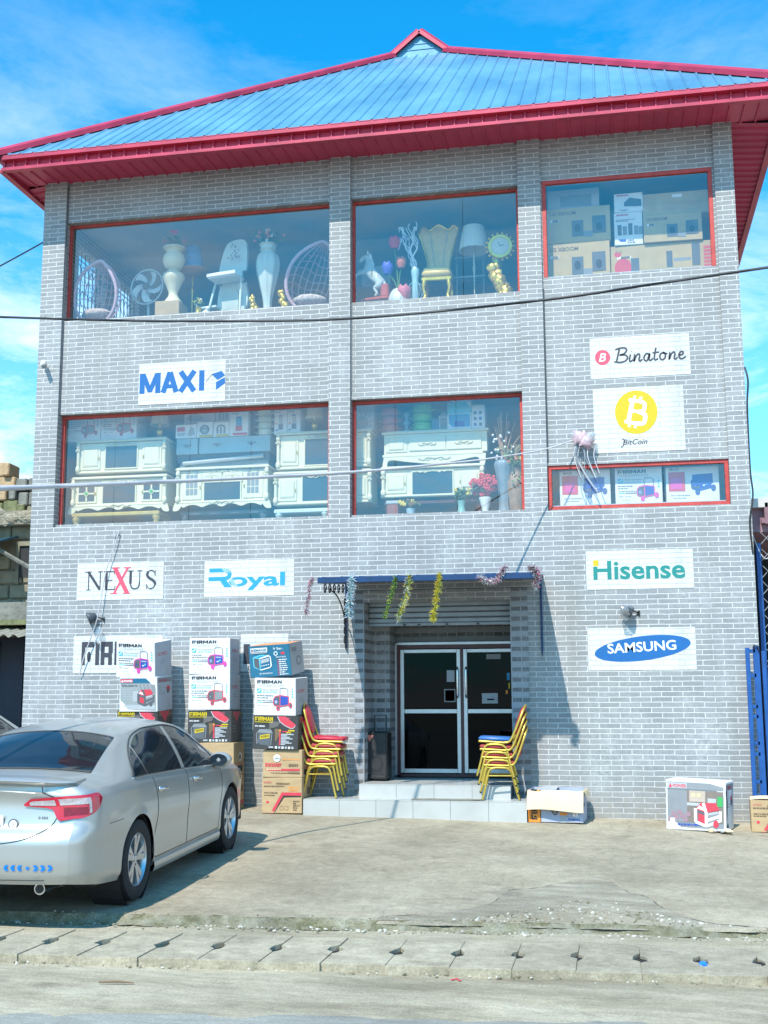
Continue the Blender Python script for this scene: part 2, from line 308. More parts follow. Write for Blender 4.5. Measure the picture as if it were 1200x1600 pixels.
    def ball(s, c, r, mat, n=10, m_=7, sq=(1, 1, 1), wob=0.0):
        c = Vector(c); vs = []
        for i in range(m_+1):
            ph = math.pi*i/m_
            for k in range(n):
                t = 2*math.pi*k/n; p = Vector((math.sin(ph)*math.cos(t)*sq[0], math.sin(ph)*math.sin(t)*sq[1], math.cos(ph)*sq[2]))*r
                if wob: p *= 1+wob*noise.noise((p+c)*(2.5/r))
                vs.append(c+p)
        return s.add(vs, [(i*n+k, (i+1)*n+k, (i+1)*n+(k+1) % n, i*n+(k+1) % n) for i in range(m_) for k in range(n)], mat)
    def grid(s, fn, nu, nv, mat, flip=False):
        vs = [fn(i/nu, j/nv) for j in range(nv+1) for i in range(nu+1)]; w = nu+1
        fs = [(j*w+i, j*w+i+1, (j+1)*w+i+1, (j+1)*w+i) for j in range(nv) for i in range(nu)]
        if flip: fs = [f[::-1] for f in fs]
        return s.add(vs, fs, mat)
    def leaves(s, c, rad, count, size, mats, seed=0, sq=(1, 1, 1), hollow=0.3):
        rnd = random.Random(seed)
        for i in range(count):
            d = Vector((rnd.gauss(0, 1), rnd.gauss(0, 1), rnd.gauss(0, 1))).normalized()*rad*(hollow+(1-hollow)*rnd.random())
            p = Vector(c)+Vector((d.x*sq[0], d.y*sq[1], d.z*sq[2]))
            a = Vector((rnd.gauss(0, 1), rnd.gauss(0, 1), rnd.gauss(0, 1))).normalized(); b = a.orthogonal().normalized(); q = size*(0.6+0.8*rnd.random())
            s.add([p-a*q, p+b*q*0.5, p+a*q, p-b*q*0.5], [(0, 1, 2, 3)], mats[i % len(mats)])
        return s
    def text(s, fr, txt, x, y, size, mat, bold=0.0, shear=0.0, sx=1.0, l=0.002, fit=None, rot=0.0):
        vs, fs, w = text2d(txt, bold, shear)
        k = size
        if fit: sx = fit/(w*k)
        c, q = math.cos(rot), math.sin(rot); l = s.lift(l)
        return s.add([fr.p(x+a*k*sx*c-b*k*q, y+a*k*sx*q+b*k*c, l) for a, b in vs], fs, mat)
    def build(s, name, parent=None, smooth=None, loc=None):
        me = bpy.data.meshes.new(name); me.from_pydata(s.v, [], s.f)
        for mt in s.mats: me.materials.append(mt)
        me.polygons.foreach_set('material_index', s.mi)
        if smooth is not None:
            me.polygons.foreach_set('use_smooth', [True]*len(s.f)); me.set_sharp_from_angle(angle=R(smooth))
        me.validate(); me.update()
        o = bpy.data.objects.new(name, me); COL.objects.link(o)
        if parent: o.parent = parent
        if loc is not None: o.location = loc
        return o

_T = {}
def text2d(txt, bold, shear):
    """Outline letters from the built-in font, cap height about 1: vertices, faces, width."""
    k = (txt, bold, shear)
    if k in _T: return _T[k]
    cu = bpy.data.curves.new('lettering', 'FONT'); cu.body = txt; cu.size = 1.37; cu.offset = bold; cu.shear = shear; cu.resolution_u = 3; cu.fill_mode = 'FRONT'
    ob = bpy.data.objects.new('lettering', cu); COL.objects.link(ob)
    bpy.context.view_layer.update()
    dg = bpy.context.evaluated_depsgraph_get(); me = bpy.data.meshes.new_from_object(ob.evaluated_get(dg))
    vs = [(v.co.x, v.co.y) for v in me.vertices]; fs = [tuple(p.vertices) for p in me.polygons]
    x0 = min(v[0] for v in vs); w = max(v[0] for v in vs)-x0
    vs = [(a-x0, b) for a, b in vs]
    bpy.data.objects.remove(ob); bpy.data.curves.remove(cu); bpy.data.meshes.remove(me)
    _T[k] = (vs, fs, w)
    return _T[k]

def spl(pts, k=6, closed=False):
    """Catmull-Rom curve through points of any dimension."""
    P = [Vector(p) for p in pts]; n = len(P); out = []
    for i in range(n if closed else n-1):
        if closed: a, b, c, d = P[i-1], P[i], P[(i+1) % n], P[(i+2) % n]
        else: a, b, c, d = P[max(i-1, 0)], P[i], P[i+1], P[min(i+2, n-1)]
        for j in range(k):
            t = j/k; out.append(0.5*((2*b)+(c-a)*t+(2*a-5*b+4*c-d)*t*t+(3*b-a-3*c+d)*t**3))
    if not closed: out.append(P[-1])
    return out
def lerp(tab, x):
    if x <= tab[0][0]: return tab[0][1]
    for (a, p), (b, q) in zip(tab, tab[1:]):
        if x <= b: return p+(q-p)*(x-a)/(b-a)
    return tab[-1][1]
def slerp(tab, x):
    """Smooth (monotone-ish) interpolation of a table."""
    n = len(tab)
    if x <= tab[0][0]: return tab[0][1]
    if x >= tab[-1][0]: return tab[-1][1]
    for i in range(n-1):
        if x <= tab[i+1][0]:
            x0, y0 = tab[i]; x1, y1 = tab[i+1]; h = x1-x0; d = (y1-y0)/h
            dm = (y0-tab[i-1][1])/(x0-tab[i-1][0]) if i > 0 else d
            dp = (tab[i+2][1]-y1)/(tab[i+2][0]-x1) if i < n-2 else d
            m0 = 0 if dm*d <= 0 else 2*dm*d/(dm+d); m1 = 0 if dp*d <= 0 else 2*dp*d/(dp+d); t = (x-x0)/h
            return y0*(2*t**3-3*t*t+1)+m0*h*(t**3-2*t*t+t)+y1*(-2*t**3+3*t*t)+m1*h*(t**3-t*t)

def tag(o, label=None, cat=None, group=None, kind=None):
    for k, v in (('label', label), ('category', cat), ('group', group), ('kind', kind)):
        if v: o[k] = v
    return o
def thing(name, label, cat, loc=(0, 0, 0), rz=0.0, group=None, rot=None):
    o = bpy.data.objects.new(name, None); COL.objects.link(o); o.location = loc
    o.rotation_euler = rot if rot else (0, 0, rz); o.empty_display_size = 0.1
    return tag(o, label, cat, group)
def copy_tree(o, parent=None):
    c = o.copy(); COL.objects.link(c); c.parent = parent
    for ch in list(o.children): copy_tree(ch, c)
    return c
def gz(x, y):
    """Height of the sloping forecourt: it falls towards the street and to the right."""
    x = max(-14, min(14, x)); return 0.02+0.03*y-0.018*x
# ------------------------------------------------------------ palette
brick = brick_mat('grey brick tiles', (0.240, 0.243, 0.247), (0.298, 0.301, 0.304), (0.555, 0.555, 0.55))
brick_pair = brick_mat('banded brick tiles', (0.10, 0.105, 0.112), (0.16, 0.165, 0.172), (0.36, 0.365, 0.37), paired=True)
brick_white = brick_mat('white painted brick', (0.63, 0.625, 0.61), (0.59, 0.59, 0.58), (0.50, 0.50, 0.50), white=True)
red_metal = pm('red painted metal', (0.46, 0.035, 0.075), 0.42, 0.12, 0.26, 2.2)
soffit_red = pm('red soffit sheet', (0.50, 0.045, 0.10), 0.5, 0.1, 0.12, 2)
frame_red = pm('red window frame', (0.50, 0.06, 0.05), 0.5, 0, 0.2, 9)
blue_metal = pm('blue painted metal', (0.012, 0.085, 0.30), 0.45, 0.1, 0.2, 7)
canopy_blue = pm('dark canopy blue', (0.006, 0.04, 0.125), 0.5, 0.1, 0.25, 7)  # darker blue than the gate metal
roof_blue = pm('blue roof sheet', (0.085, 0.275, 0.44), 0.42, 0.12, 0.22, 1.2, stretch=(1, 0.4, 0.4), col2=(0.16, 0.38, 0.53))
win_glass = glass_mat('shop window glass', (0.955, 0.955, 0.94), 0.13, 0.030, (0.46, 0.62, 0.70))  # bluish film paints hazy sky reflection in with the dust
plaster_w = pm('white plaster', (0.62, 0.63, 0.62), 0.9, 0, 0.08, 2)
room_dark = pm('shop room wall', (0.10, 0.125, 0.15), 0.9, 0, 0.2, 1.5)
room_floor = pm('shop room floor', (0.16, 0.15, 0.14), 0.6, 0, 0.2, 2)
concrete = ground_mat('forecourt concrete', (0.29, 0.243, 0.168), (0.372, 0.316, 0.225), (0.45, 0.388, 0.285), 1.1, 0.006, hexes=True)
rubble = ground_mat('broken concrete', (0.31, 0.262, 0.185), (0.43, 0.372, 0.275), (0.55, 0.49, 0.38), 3.5, 0.025, streak=True)
moss = ground_mat('mossy broken edge', (0.16, 0.15, 0.065), (0.34, 0.31, 0.20), (0.50, 0.47, 0.37), 7, 0.03)
slab_mat = ground_mat('drain slab concrete', (0.32, 0.275, 0.195), (0.40, 0.347, 0.25), (0.48, 0.42, 0.31), 4, 0.006)
sand = ground_mat('sandy verge', (0.27, 0.225, 0.15), (0.40, 0.345, 0.245), (0.49, 0.435, 0.325), 1.6, 0.008, streak=True)
asphalt = ground_mat('dusty asphalt', (0.23, 0.22, 0.19), (0.29, 0.28, 0.245), (0.35, 0.34, 0.295), 1.0, 0.005, streak=True)
dark_hole = pm('dark drain', (0.02, 0.02, 0.018), 0.95, 0, 0.3, 5)
tile_white = pm('pale floor tile', (0.47, 0.47, 0.45), 0.28, 0, 0.08, 2.5)
grout = pm('tile grout', (0.30, 0.30, 0.28), 0.8, 0, 0.1, 9)
white_paint = pm('white paint', (0.78, 0.78, 0.77), 0.6, 0, 0.05, 4)
black = pm('black plastic', (0.018, 0.019, 0.02), 0.45, 0, 0.3, 8)
inkblack = pm('black ink', (0.025, 0.024, 0.026), 0.6, 0, 0.2, 20)
alu = pm('aluminium', (0.52, 0.54, 0.56), 0.35, 0.7, 0.08, 8)
chrome = pm('chrome', (0.75, 0.76, 0.78), 0.12, 1.0, 0.05, 8)
gold = pm('gold paint', (0.74, 0.50, 0.06), 0.30, 0.75, 0.2, 9)
gold_chair = pm('gold chair tube', (0.60, 0.43, 0.075), 0.32, 0.55, 0.2, 12)
cream = pm('cream lacquer', (0.72, 0.67, 0.49), 0.35, 0, 0.06, 3)
cream_d = pm('cream carving', (0.56, 0.53, 0.38), 0.45, 0, 0.1, 12)
tvglass = pm('dark cabinet glass', (0.05, 0.07, 0.085), 0.08, 0, 0.2, 2)
def ink(name, c, rough=0.55, var=0.06, **k): return pm(name, c, rough, 0, var, 12, **k)
i_blue = ink('sign blue', (0.005, 0.115, 0.35)); i_red = ink('sign red', (0.62, 0.05, 0.075)); i_pink = ink('sign pink', (0.64, 0.075, 0.13))
i_teal = ink('sign teal', (0.012, 0.22, 0.20)); i_yel = ink('sign yellow', (0.60, 0.44, 0.005)); i_sky = ink('sign sky blue', (0.02, 0.29, 0.58)); i_gry = ink('sign charcoal', (0.045, 0.045, 0.06))
i_white = ink('print white', (0.80, 0.80, 0.80)); i_lgrey = ink('print light grey', (0.42, 0.44, 0.46)); i_dgrey = ink('print dark grey', (0.10, 0.11, 0.125)); i_cyan = ink('print cyan', (0.12, 0.50, 0.66))
i_mag = ink('print magenta', (0.70, 0.07, 0.36)); i_dblue = ink('print navy', (0.03, 0.08, 0.38)); i_orange = ink('print orange', (0.80, 0.27, 0.03)); i_kteal = ink('print deep teal', (0.015, 0.13, 0.23)); i_brown = ink('print brown', (0.17, 0.11, 0.06)); i_mid = ink('print mid grey', (0.24, 0.25, 0.265)); i_green = ink('print green', (0.05, 0.36, 0.10))
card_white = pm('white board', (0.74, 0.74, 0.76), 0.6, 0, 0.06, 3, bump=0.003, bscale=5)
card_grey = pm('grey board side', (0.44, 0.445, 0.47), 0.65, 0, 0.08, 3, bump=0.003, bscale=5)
card_brown = pm('brown cardboard', (0.47, 0.325, 0.175), 0.8, 0, 0.12, 4, bump=0.003, bscale=6, stretch=(1, 1, 3))
card_pale = pm('bare pale cardboard', (0.66, 0.53, 0.34), 0.8, 0, 0.09, 4, bump=0.003, bscale=6)
card_black = pm('black board', (0.045, 0.043, 0.042), 0.45, 0, 0.35, 3, bump=0.003, bscale=5)
card_teal = pm('teal board', (0.02, 0.15, 0.25), 0.45, 0, 0.15, 3, bump=0.003, bscale=5)
card_orange = pm('orange board', (0.78, 0.25, 0.07), 0.55, 0, 0.1, 3)
card_gold = pm('yellow brown cardboard', (0.50, 0.37, 0.19), 0.8, 0, 0.1, 4)

# ------------------------------------------------------------ ground
def slab_y(x): return -7.34+0.105*x
def sheet(name, x0, x1, y0, y1, nx, ny, zf, mat, kind='structure', yedge=None):
    mb = MB()
    def fn(u, v):
        x = x0+(x1-x0)*u; y = y0+(y1-y0)*v
        if yedge and v == 0: y += yedge(x)
        return (x, y, zf(x, y))
    mb.grid(fn, nx, ny, mat)
    return tag(mb.build(name, smooth=40), kind=kind)
def nz(x, y, s, a): return a*noise.noise(Vector((x*s, y*s, 0.3)))
KY = lambda x: -6.46+0.13*max(-7, min(7, x))            # street edge of the forecourt
sheet('ground', -400, 400, -400, 400, 8, 8, lambda x, y: -0.75, sand)
def fore(name):
    mb = MB(); nx, ny = 220, 70
    def yz(x, v):
        e = KY(x)+0.05*noise.noise(Vector((x*2.3, 0, 0)))+0.03*noise.noise(Vector((x*9, 3, 0)))
        return e+(0.6-e)*v
    mb.grid(lambda u, v: ((lambda x: (x, yz(x, v), gz(x, yz(x, v))+nz(x, yz(x, v), 1.2, 0.006)))(-14+28*u)), nx, ny, concrete)
    def skirt(u, v):
        x = -14+28*u; y = yz(x, 0); h = 0.055+0.03*noise.noise(Vector((x*1.7, 8, 0)))
        return (x, y-0.12*(1-v)**1.2+0.03*noise.noise(Vector((x*12, v*3, 1))), gz(x, y)+0.002-(h+0.02)*(1-v)+0.010*noise.noise(Vector((x*14, v*4, 5)))*(1-v))
    mb.grid(skirt, 700, 5, moss)
    return tag(mb.build(name, smooth=45), kind='structure')
fore('forecourt')
sheet('verge', -14, 14, -10.4, -5.4, 160, 40, lambda x, y: gz(x, y)-0.062+nz(x, y, 1.5, 0.012)+nz(x, y, 6, 0.006), sand)
rd = MB()
def roadf(u, v):
    x = -60+120*u; e = -8.72+0.17*max(-6, min(6, x))+0.10*noise.noise(Vector((x*0.9, 2, 0)))+0.05*noise.noise(Vector((x*4, 2, 0)))
    y = e-(40)*(1-v)**1.6
    return (x, y, gz(x, max(y, -10.3))-0.052+(0.0 if v < 1 else -0.015)+nz(x, y, 0.5, 0.006))
rd.grid(roadf, 260, 24, asphalt); tag(rd.build('road', smooth=40), kind='structure')
# lighter broken slab with its crack, on the street side of the forecourt
bp_ = MB(); top = [(-.25, -6.40), (0.16, -6.20), (0.37, -5.97), (0.54, -5.67), (0.62, -5.14), (0.83, -4.99), (1.06, -4.66), (1.28, -4.45), (1.45, -4.47), (1.61, -4.95), (1.76, -5.14), (1.9, -5.63), (2.16, -6.04), (2.6, -6.15)]
tops = [Vector((p.x, p.y)) for p in spl(top, 8)]
tops = [Vector((p.x, p.y+0.03*noise.noise(Vector((p.x*14, 1, 0))))) for p in tops]
nn_ = len(tops)-1
def patch(u, v):
    p = tops[int(round(u*nn_))]; yb = KY(p.x)-0.05; y = yb+(p.y-yb)*v
    return (p.x, y, gz(p.x, y)+0.005+0.010*abs(noise.noise(Vector((p.x*7, y*9, 2))))-0.03*(1-v)**6)
bp_.grid(patch, nn_, 14, rubble); tag(bp_.build('broken_forecourt_patch', smooth=30), kind='structure')
ck = MB(); ck.tube([(p.x, p.y, gz(p.x, p.y)+0.002) for p in tops[::2]], [0.003+0.005*random.random() for _ in tops[::2]], dark_hole, 5); tag(ck.build('forecourt_crack'), kind='structure')
# moss tufts and rubble crumbs along the broken edge
crumb = pm('pale crumb', (.55, .52, .45), .9, 0, .2, 20)
cr = MB(); rnd = random.Random(5)
for i in range(1500):
    x = rnd.uniform(-3.4, 3.6); y = KY(x)-0.10+rnd.gauss(0, 0.05)
    if rnd.random() < 0.35: x = rnd.uniform(-3.0, 3.2); y = slab_y(x)-0.42+rnd.gauss(0, 0.04)
    if i % 5 == 4: x = rnd.uniform(0.3, 2.2); y = rnd.uniform(KY(x), KY(x)+0.9*math.exp(-((x-1.3)/.6)**2))
    q = rnd.uniform(0.003, 0.014)*(0.8 if i % 4 else 1.3); cr.ball((x, y, gz(x, y)-(0.055 if y < KY(x) else -0.006)), q, (moss, rubble, crumb)[i % 3], 5, 3, (1.3, 1, 0.7), 0.3)
tag(cr.build('rubble_crumbs'), kind='stuff')
tag(bpy.data.objects['rubble_crumbs'], 'pale crumbs of broken concrete scattered along the forecourt edge', 'rubble')
# drain below the cover slabs: a near-black sheet painting in the channel's shade
dr_ = MB(); dr_.grid(lambda u, v: (-5+10*u, lerp([(0, -7.60), (1, -7.12)], v)+0.105*(-3.5+6.3*u), gz(-3.5+6.3*u, -7.4)-0.0525), 20, 3, dark_hole); tag(dr_.build('drain', smooth=30), kind='structure')
JX = [-3.55, -3.14, -2.73, -2.36, -1.97, -1.56, -1.175, -0.765, -0.364, 0.054, 0.463, 0.859, 1.26, 1.67, 2.065, 2.443, 2.85]
SLAB_LABELS = ['cover slab under the rear of the silver car at left edge', 'cover slab beside the left frame edge, gap widest on its left', 'drain cover slab below the silver car exhaust', 'drain slab second from the widest dark hole near the car shadow', 'drain slab just right of the car shadow tip', 'flat drain slab below the left carton stacks', 'drain slab straight below the stacked gold chairs on the left', 'drain slab below the left end of the entrance steps', 'drain slab straight below the left glass door', 'drain slab straight below the right glass door', 'drain slab below the right chair stack', 'squared drain slab below the open carton', 'drain slab below the broken concrete patch, centre', 'drain slab below the right end of the broken patch', 'drain slab with a scrap of blue plastic at its right gap', 'rightmost drain slab at the frame edge']
for i in range(len(JX)-1):
    x0, x1 = JX[i]+0.001, JX[i+1]-0.001; xm = (x0+x1)/2; yc = slab_y(xm); d0, d1 = -0.45, 0.40
    rr = random.Random(i); q = lambda a: rr.uniform(-a, a)
    pts = [(x0+q(.002), yc+d0+q(.02)), (x1+q(.002), yc+d0+q(.02)), (x1, yc-0.10+q(.03)), (x1-0.046+q(.014), yc-0.055), (x1-0.036+q(.014), yc+0.055), (x1, yc+0.13+q(.03)), (x1+q(.002), yc+d1+q(.02)), (x0+q(.002), yc+d1+q(.02)), (x0, yc+0.11+q(.03)), (x0+0.045+q(.014), yc+0.045), (x0+0.036+q(.014), yc-0.075+q(.02)), (x0, yc-0.12)]
    pts = [(a, b+0.115*(a-xm)) for a, b in pts]
    zt = gz(xm, yc)-0.022+q(0.0015)
    mb = MB(); n = len(pts)
    tilt = q(0.002); vs = [(a, b, zt+tilt*(a-xm)/0.2) for a, b in pts]+[(a, b, zt-0.09) for a, b in pts]
    ct = (xm, yc, zt+0.003)
    ins = [(a+(xm-a)*0.012, b+(yc-b)*0.01, zt+0.002+tilt*(a-xm)/0.2) for a, b in pts]
    mb.add(vs+ins+[ct], [(k, n+k, n+(k+1) % n, (k+1) % n)[::-1] for k in range(n)]+[(k, (k+1) % n, 2*n+(k+1) % n, 2*n+k) for k in range(n)]+[(2*n+k, 2*n+(k+1) % n, 3*n) for k in range(n)], slab_mat)
    tag(mb.build('drain_slab'), SLAB_LABELS[i], 'drain slab', 'concrete drain cover slabs along the street')
mb = MB(); mb.ball((2.07, -7.26, gz(2.07, -7.26)-0.02), 0.03, ink('litter blue', (0.02, 0.2, 0.7)), 8, 6, (1, 1.3, .8), 0.4); tag(mb.build('plastic_litter'), 'scrap of bright blue plastic stuck in a drain slab gap', 'litter')
mb = MB()
for k in range(3): mb.ball((0.50+0.022*k, -7.84+0.02*math.sin(k*2), gz(.5, -7.8)-0.055), 0.011, i_red, 6, 4, (1.3, 1, .4), 0.5)
tag(mb.build('red_litter'), 'small crumpled red scrap on the sand below the slabs', 'litter')
mb = MB(); mb.tube([(-1.62, -8.42, gz(-1.6, -8.4)-0.045), (-1.5, -8.40, gz(-1.5, -8.4)-0.04), (-1.40, -8.39, gz(-1.4, -8.4)-0.045)], [0.006, 0.009, 0.004], i_brown, 6); tag(mb.build('twig'), 'short dark twig lying on the sandy verge', 'twig')
# ------------------------------------------------------------ the shop building
BX0, BX1, BY1, ZT = -6.60, 3.36, 10.0, 9.14
bld = thing('shop_building', 'three storey shop clad in grey brick tiles with blue hipped roof', 'building')
w = MB(); S = w.span
GF = -0.05                                                    # face of ground storey and pillars
# ground storey, leaving the entrance open (x -1.72..0.24, up to z 2.77)
S(BX0, -1.84, GF, 0.25, -0.35, 3.93, brick); S(0.48, BX1, GF, 0.25, -0.35, 3.93, brick); S(-1.84, 0.48, GF, 0.25, 2.92, 3.93, brick)
PIL = [(-6.60, -6.25), (-2.205, -1.90), (0.472, 0.78), (3.11, 3.36)]
for a, b in PIL: S(a, b, GF, 0.20, 3.93, ZT+0.05, brick)
BAYS = [(-6.25, -2.205), (-1.90, 0.472), (0.78, 3.11)]
W2 = [(-6.25, -2.205, 3.97, 5.59), (-1.90, 0.472, 3.967, 5.59), (0.785, 3.108, 3.947, 4.545)]
W3 = [(-6.25, -2.205, 7.01, 8.53), (-1.90, 0.472, 6.996, 8.535), (0.80, 3.08, 7.165, 8.565)]
for (a, b), q2, q3 in zip(BAYS, W2, W3):
    if q2[2] > 3.93: S(a, b, 0.0, 0.20, 3.93, q2[2], brick)
    S(a, b, 0.0, 0.20, q2[3], q3[2], brick); S(a, b, 0.0, 0.20, q3[3], ZT+0.05, brick)
for q in (W3[2],):
    S(0.78, q[0], 0.0, 0.20, q[2], q[3], brick); S(q[1], 3.11, 0.0, 0.20, q[2], q[3], brick)
w.build('front_wall', bld)
pr_ = MB()                                                    # banded piers and lintel round the entrance
pr_.span(-1.84, -1.70, GF-0.012, 0.55, -0.2, 2.92, brick_pair); pr_.span(0.25, 0.48, GF-0.012, 0.55, -0.2, 2.92, brick_pair)
pr_.span(-1.70, 0.25, GF-0.012, 0.20, 2.77, 2.92, brick)
pr_.span(-1.70, -1.47, 0.55, 1.20, 0.0, 2.9, brick_pair); pr_.span(0.20, 0.40, 0.55, 1.20, 0.0, 2.9, brick_pair); pr_.span(-1.47, 0.20, 1.06, 1.20, 2.27, 2.9, brick_pair)
pr_.build('entrance_pier', bld)
w = MB()                                                      # side and back walls; left wall has two barred openings on the top floor
LO = [(0.75, 1.75), (2.15, 3.15)]
S = w.span
S(BX0, BX0+0.2, 0.25, BY1, -0.4, 7.05, brick); S(BX0, BX0+0.2, 0.25, BY1, 8.5, ZT+0.05, brick)
S(BX0, BX0+0.2, 0.25, LO[0][0], 7.05, 8.5, brick); S(BX0, BX0+0.2, LO[0][1], LO[1][0], 7.05, 8.5, brick); S(BX0, BX0+0.2, LO[1][1], BY1, 7.05, 8.5, brick)
S(BX1-0.2, BX1, 0.25, BY1, -0.4, ZT+0.05, brick); S(BX0+0.2, BX1-0.2, BY1-0.2, BY1, -0.4, ZT+0.05, brick)
w.build('side_wall', bld)
w = MB(); S = w.span                                          # floors, ceilings, room linings
for z0, z1, m_ in ((3.62, 3.93, room_floor), (6.70, 6.985, room_floor)): S(BX0+0.2, BX1-0.2, 0.25, BY1-0.2, z0, z1, m_)
for z0 in (5.75, 8.75): S(BX0+0.2, BX1-0.2, 0.25, BY1-0.2, z0, z0+0.05, plaster_w)
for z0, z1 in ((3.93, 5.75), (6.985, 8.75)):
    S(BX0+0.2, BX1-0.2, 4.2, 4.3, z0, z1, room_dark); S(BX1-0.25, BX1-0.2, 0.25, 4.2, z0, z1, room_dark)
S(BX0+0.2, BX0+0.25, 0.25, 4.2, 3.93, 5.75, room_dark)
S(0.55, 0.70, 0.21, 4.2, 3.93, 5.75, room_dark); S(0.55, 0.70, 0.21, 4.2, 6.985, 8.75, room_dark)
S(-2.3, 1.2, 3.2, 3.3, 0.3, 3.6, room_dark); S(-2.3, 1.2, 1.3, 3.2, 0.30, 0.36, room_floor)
w.build('floor_slab', bld)
lb = MB()                                                     # barred openings seen through the left window
for a, b in LO:
    n = 7
    for i in range(n+1):
        y = a+(b-a)*i/n; lb.tube([(BX0+0.1, y, 7.05), (BX0+0.1, y, 8.5)], 0.009, black, 6)
        if i < n:
            for zc in (7.35, 7.75, 8.15):
                lb.tube([(BX0+0.1, y+(b-a)/n*(0.5+0.42*math.cos(t)), zc+0.13*math.sin(t)*(1+0.3*math.cos(t))) for t in [k*2*math.pi/12*0.8 for k in range(13)]], 0.006, black, 5)
    for z in (7.2, 8.35): lb.tube([(BX0+0.1, a, z), (BX0+0.1, b, z)], 0.009, black, 6)
lb.build('window_grille', bld)
# plate glass with red frames
def shop_window(q, fw, bottom, y, splits, jamb=True):
    x0, x1, z0, z1 = q; f = MB()
    f.span(x0, x1, y-0.03, y+0.03, z1-fw, z1, frame_red, 0.004)
    if jamb: f.span(x0, x0+fw, y-0.03, y+0.03, z0+(fw if bottom else 0), z1-fw, frame_red, 0.004); f.span(x1-fw, x1, y-0.03, y+0.03, z0+(fw if bottom else 0), z1-fw, frame_red, 0.004)
    if bottom: f.span(x0, x1, y-0.03, y+0.03, z0, z0+fw, frame_red, 0.004)
    f.span(x0+fw, x1-fw, y-0.012, y+0.018, z0+(fw if bottom else 0), z0+(fw if bottom else 0)+0.012, alu)
    o = f.build('window_frame', bld)
    g = MB(); e = [x0+fw]+splits+[x1-fw]
    for a, b in zip(e, e[1:]): g.quad((a+0.003, y, z0+0.012), (b-0.003, y, z0+0.012), (b-0.003, y, z1-fw), (a+0.003, y, z1-fw), win_glass)
    g.build('pane', o)
    return o
shop_window(W3[0], 0.035, False, 0.13, []); shop_window(W3[1], 0.035, False, 0.13, [-0.32]); shop_window(W3[2], 0.055, False, 0.03, [])
shop_window(W2[0], 0.045, False, 0.13, [-5.42, -4.28, -3.37]); shop_window(W2[1], 0.045, False, 0.13, [-1.30, -0.45]); shop_window(W2[2], 0.05, True, 0.05, [1.6, 2.28])
# ---- roof
EZ, EY, EXL, EXR, BYE = 9.30, -0.78, -7.02, 4.02, 10.8
GXL, GXR, GY, GZ, AZ = -2.09, -1.10, 4.5, 13.30, 13.71
ridge_y2 = 5.6
rf = MB()
def rprof(x0, x1, pitch=0.2):
    out = []; x = x0
    while x < x1:
        for d, h in ((0, 0), (pitch*0.80, 0), (pitch*0.85, 0.022), (pitch*0.93, 0.022)):
            if x+d < x1: out.append((x+d, h))
        x += pitch
    out.append((x1, 0)); return out
def slope(mapf, x0, x1, topf):
    P = rprof(x0, x1); vs = []; fs = []
    for x, h in P:
        t = max(topf(x), 0.0)
        for k in range(5): vs.append(mapf(x, t*k/4, h))
    for i in range(len(P)-1):
        for k in range(4): a = i*5+k; fs.append((a, a+5, a+6, a+1))
    rf.add(vs, fs, roof_blue)
def ftop(x):
    if x < GXL: return (x-EXL)/(GXL-EXL)
    if x > GXR: return (EXR-x)/(EXR-GXR)
    return 1.0
slope(lambda x, t, h: (x, EY+(GY-EY)*t, EZ+(GZ-EZ)*t+h), EXL, EXR, ftop)
slope(lambda x, t, h: (x, BYE+(ridge_y2-BYE)*t, EZ+(GZ-EZ)*t+h), EXL, EXR, ftop)
RXC = (GXL+GXR)/2
def stop_(y):
    if y < GY: return (y-EY)/(GY-EY)
    if y > ridge_y2: return (BYE-y)/(BYE-ridge_y2)
    return 1.0
slope(lambda y, t, h: (EXL+(GXL-EXL)*t, y, EZ+(GZ-EZ)*t+h), EY, BYE, stop_)
slope(lambda y, t, h: (EXR+(GXR-EXR)*t, y, EZ+(GZ-EZ)*t+h), EY, BYE, stop_)
rf.quad((GXL, GY, GZ), (GXL, ridge_y2, GZ), (RXC, ridge_y2, AZ), (RXC, GY, AZ), roof_blue); rf.quad((GXR, GY, GZ), (GXR, ridge_y2, GZ), (RXC, ridge_y2, AZ), (RXC, GY, AZ), roof_blue)
roof = rf.build('roof', bld)
gb = MB(); gb.add([(GXL, GY, GZ), (GXR, GY, GZ), (RXC, GY, AZ), (GXL, GY+0.1, GZ), (GXR, GY+0.1, GZ), (RXC, GY+0.1, AZ)], [(0, 1, 2), (5, 4, 3)], roof_blue)
for k in range(1, 4): z = GZ+0.11*k; hw = (AZ-z)/(AZ-GZ)*(GXR-GXL)/2; gb.span(RXC-hw, RXC+hw, GY-0.012, GY-0.001, z-0.008, z+0.008, roof_blue)
gb.build('gablet', roof)
cap = MB()
def capline(a, b, wd=0.085):
    a, b = Vector(a), Vector(b); d = (b-a).normalized(); s_ = d.cross(Vector((0, 0, 1))).normalized(); u_ = s_.cross(d)
    pr = [(-wd, -0.035), (-wd, 0.035), (-0.02, 0.085), (0.02, 0.085), (wd, 0.035), (wd, -0.035)]
    vs = [p+s_*x+u_*z for p in (a, b) for x, z in pr]; n = len(pr)
    cap.add(vs, [(k, k+1, n+k+1, n+k) for k in range(n-1)]+[tuple(range(n)), tuple(range(2*n-1, n-1, -1))], red_metal)
capline((EXL, EY, EZ+.02), (GXL, GY, GZ+.02)); capline((EXR, EY, EZ+.02), (GXR, GY, GZ+.02)); capline((EXL, BYE, EZ), (GXL, ridge_y2, GZ)); capline((EXR, BYE, EZ), (GXR, ridge_y2, GZ))
capline((GXL-0.07, GY-0.02, GZ-0.03), (RXC, GY-0.02, AZ+0.03), 0.06); capline((RXC, GY-0.02, AZ+0.03), (GXR+0.07, GY-0.02, GZ-0.03), 0.06); capline((RXC, GY, AZ), (RXC, ridge_y2, AZ))
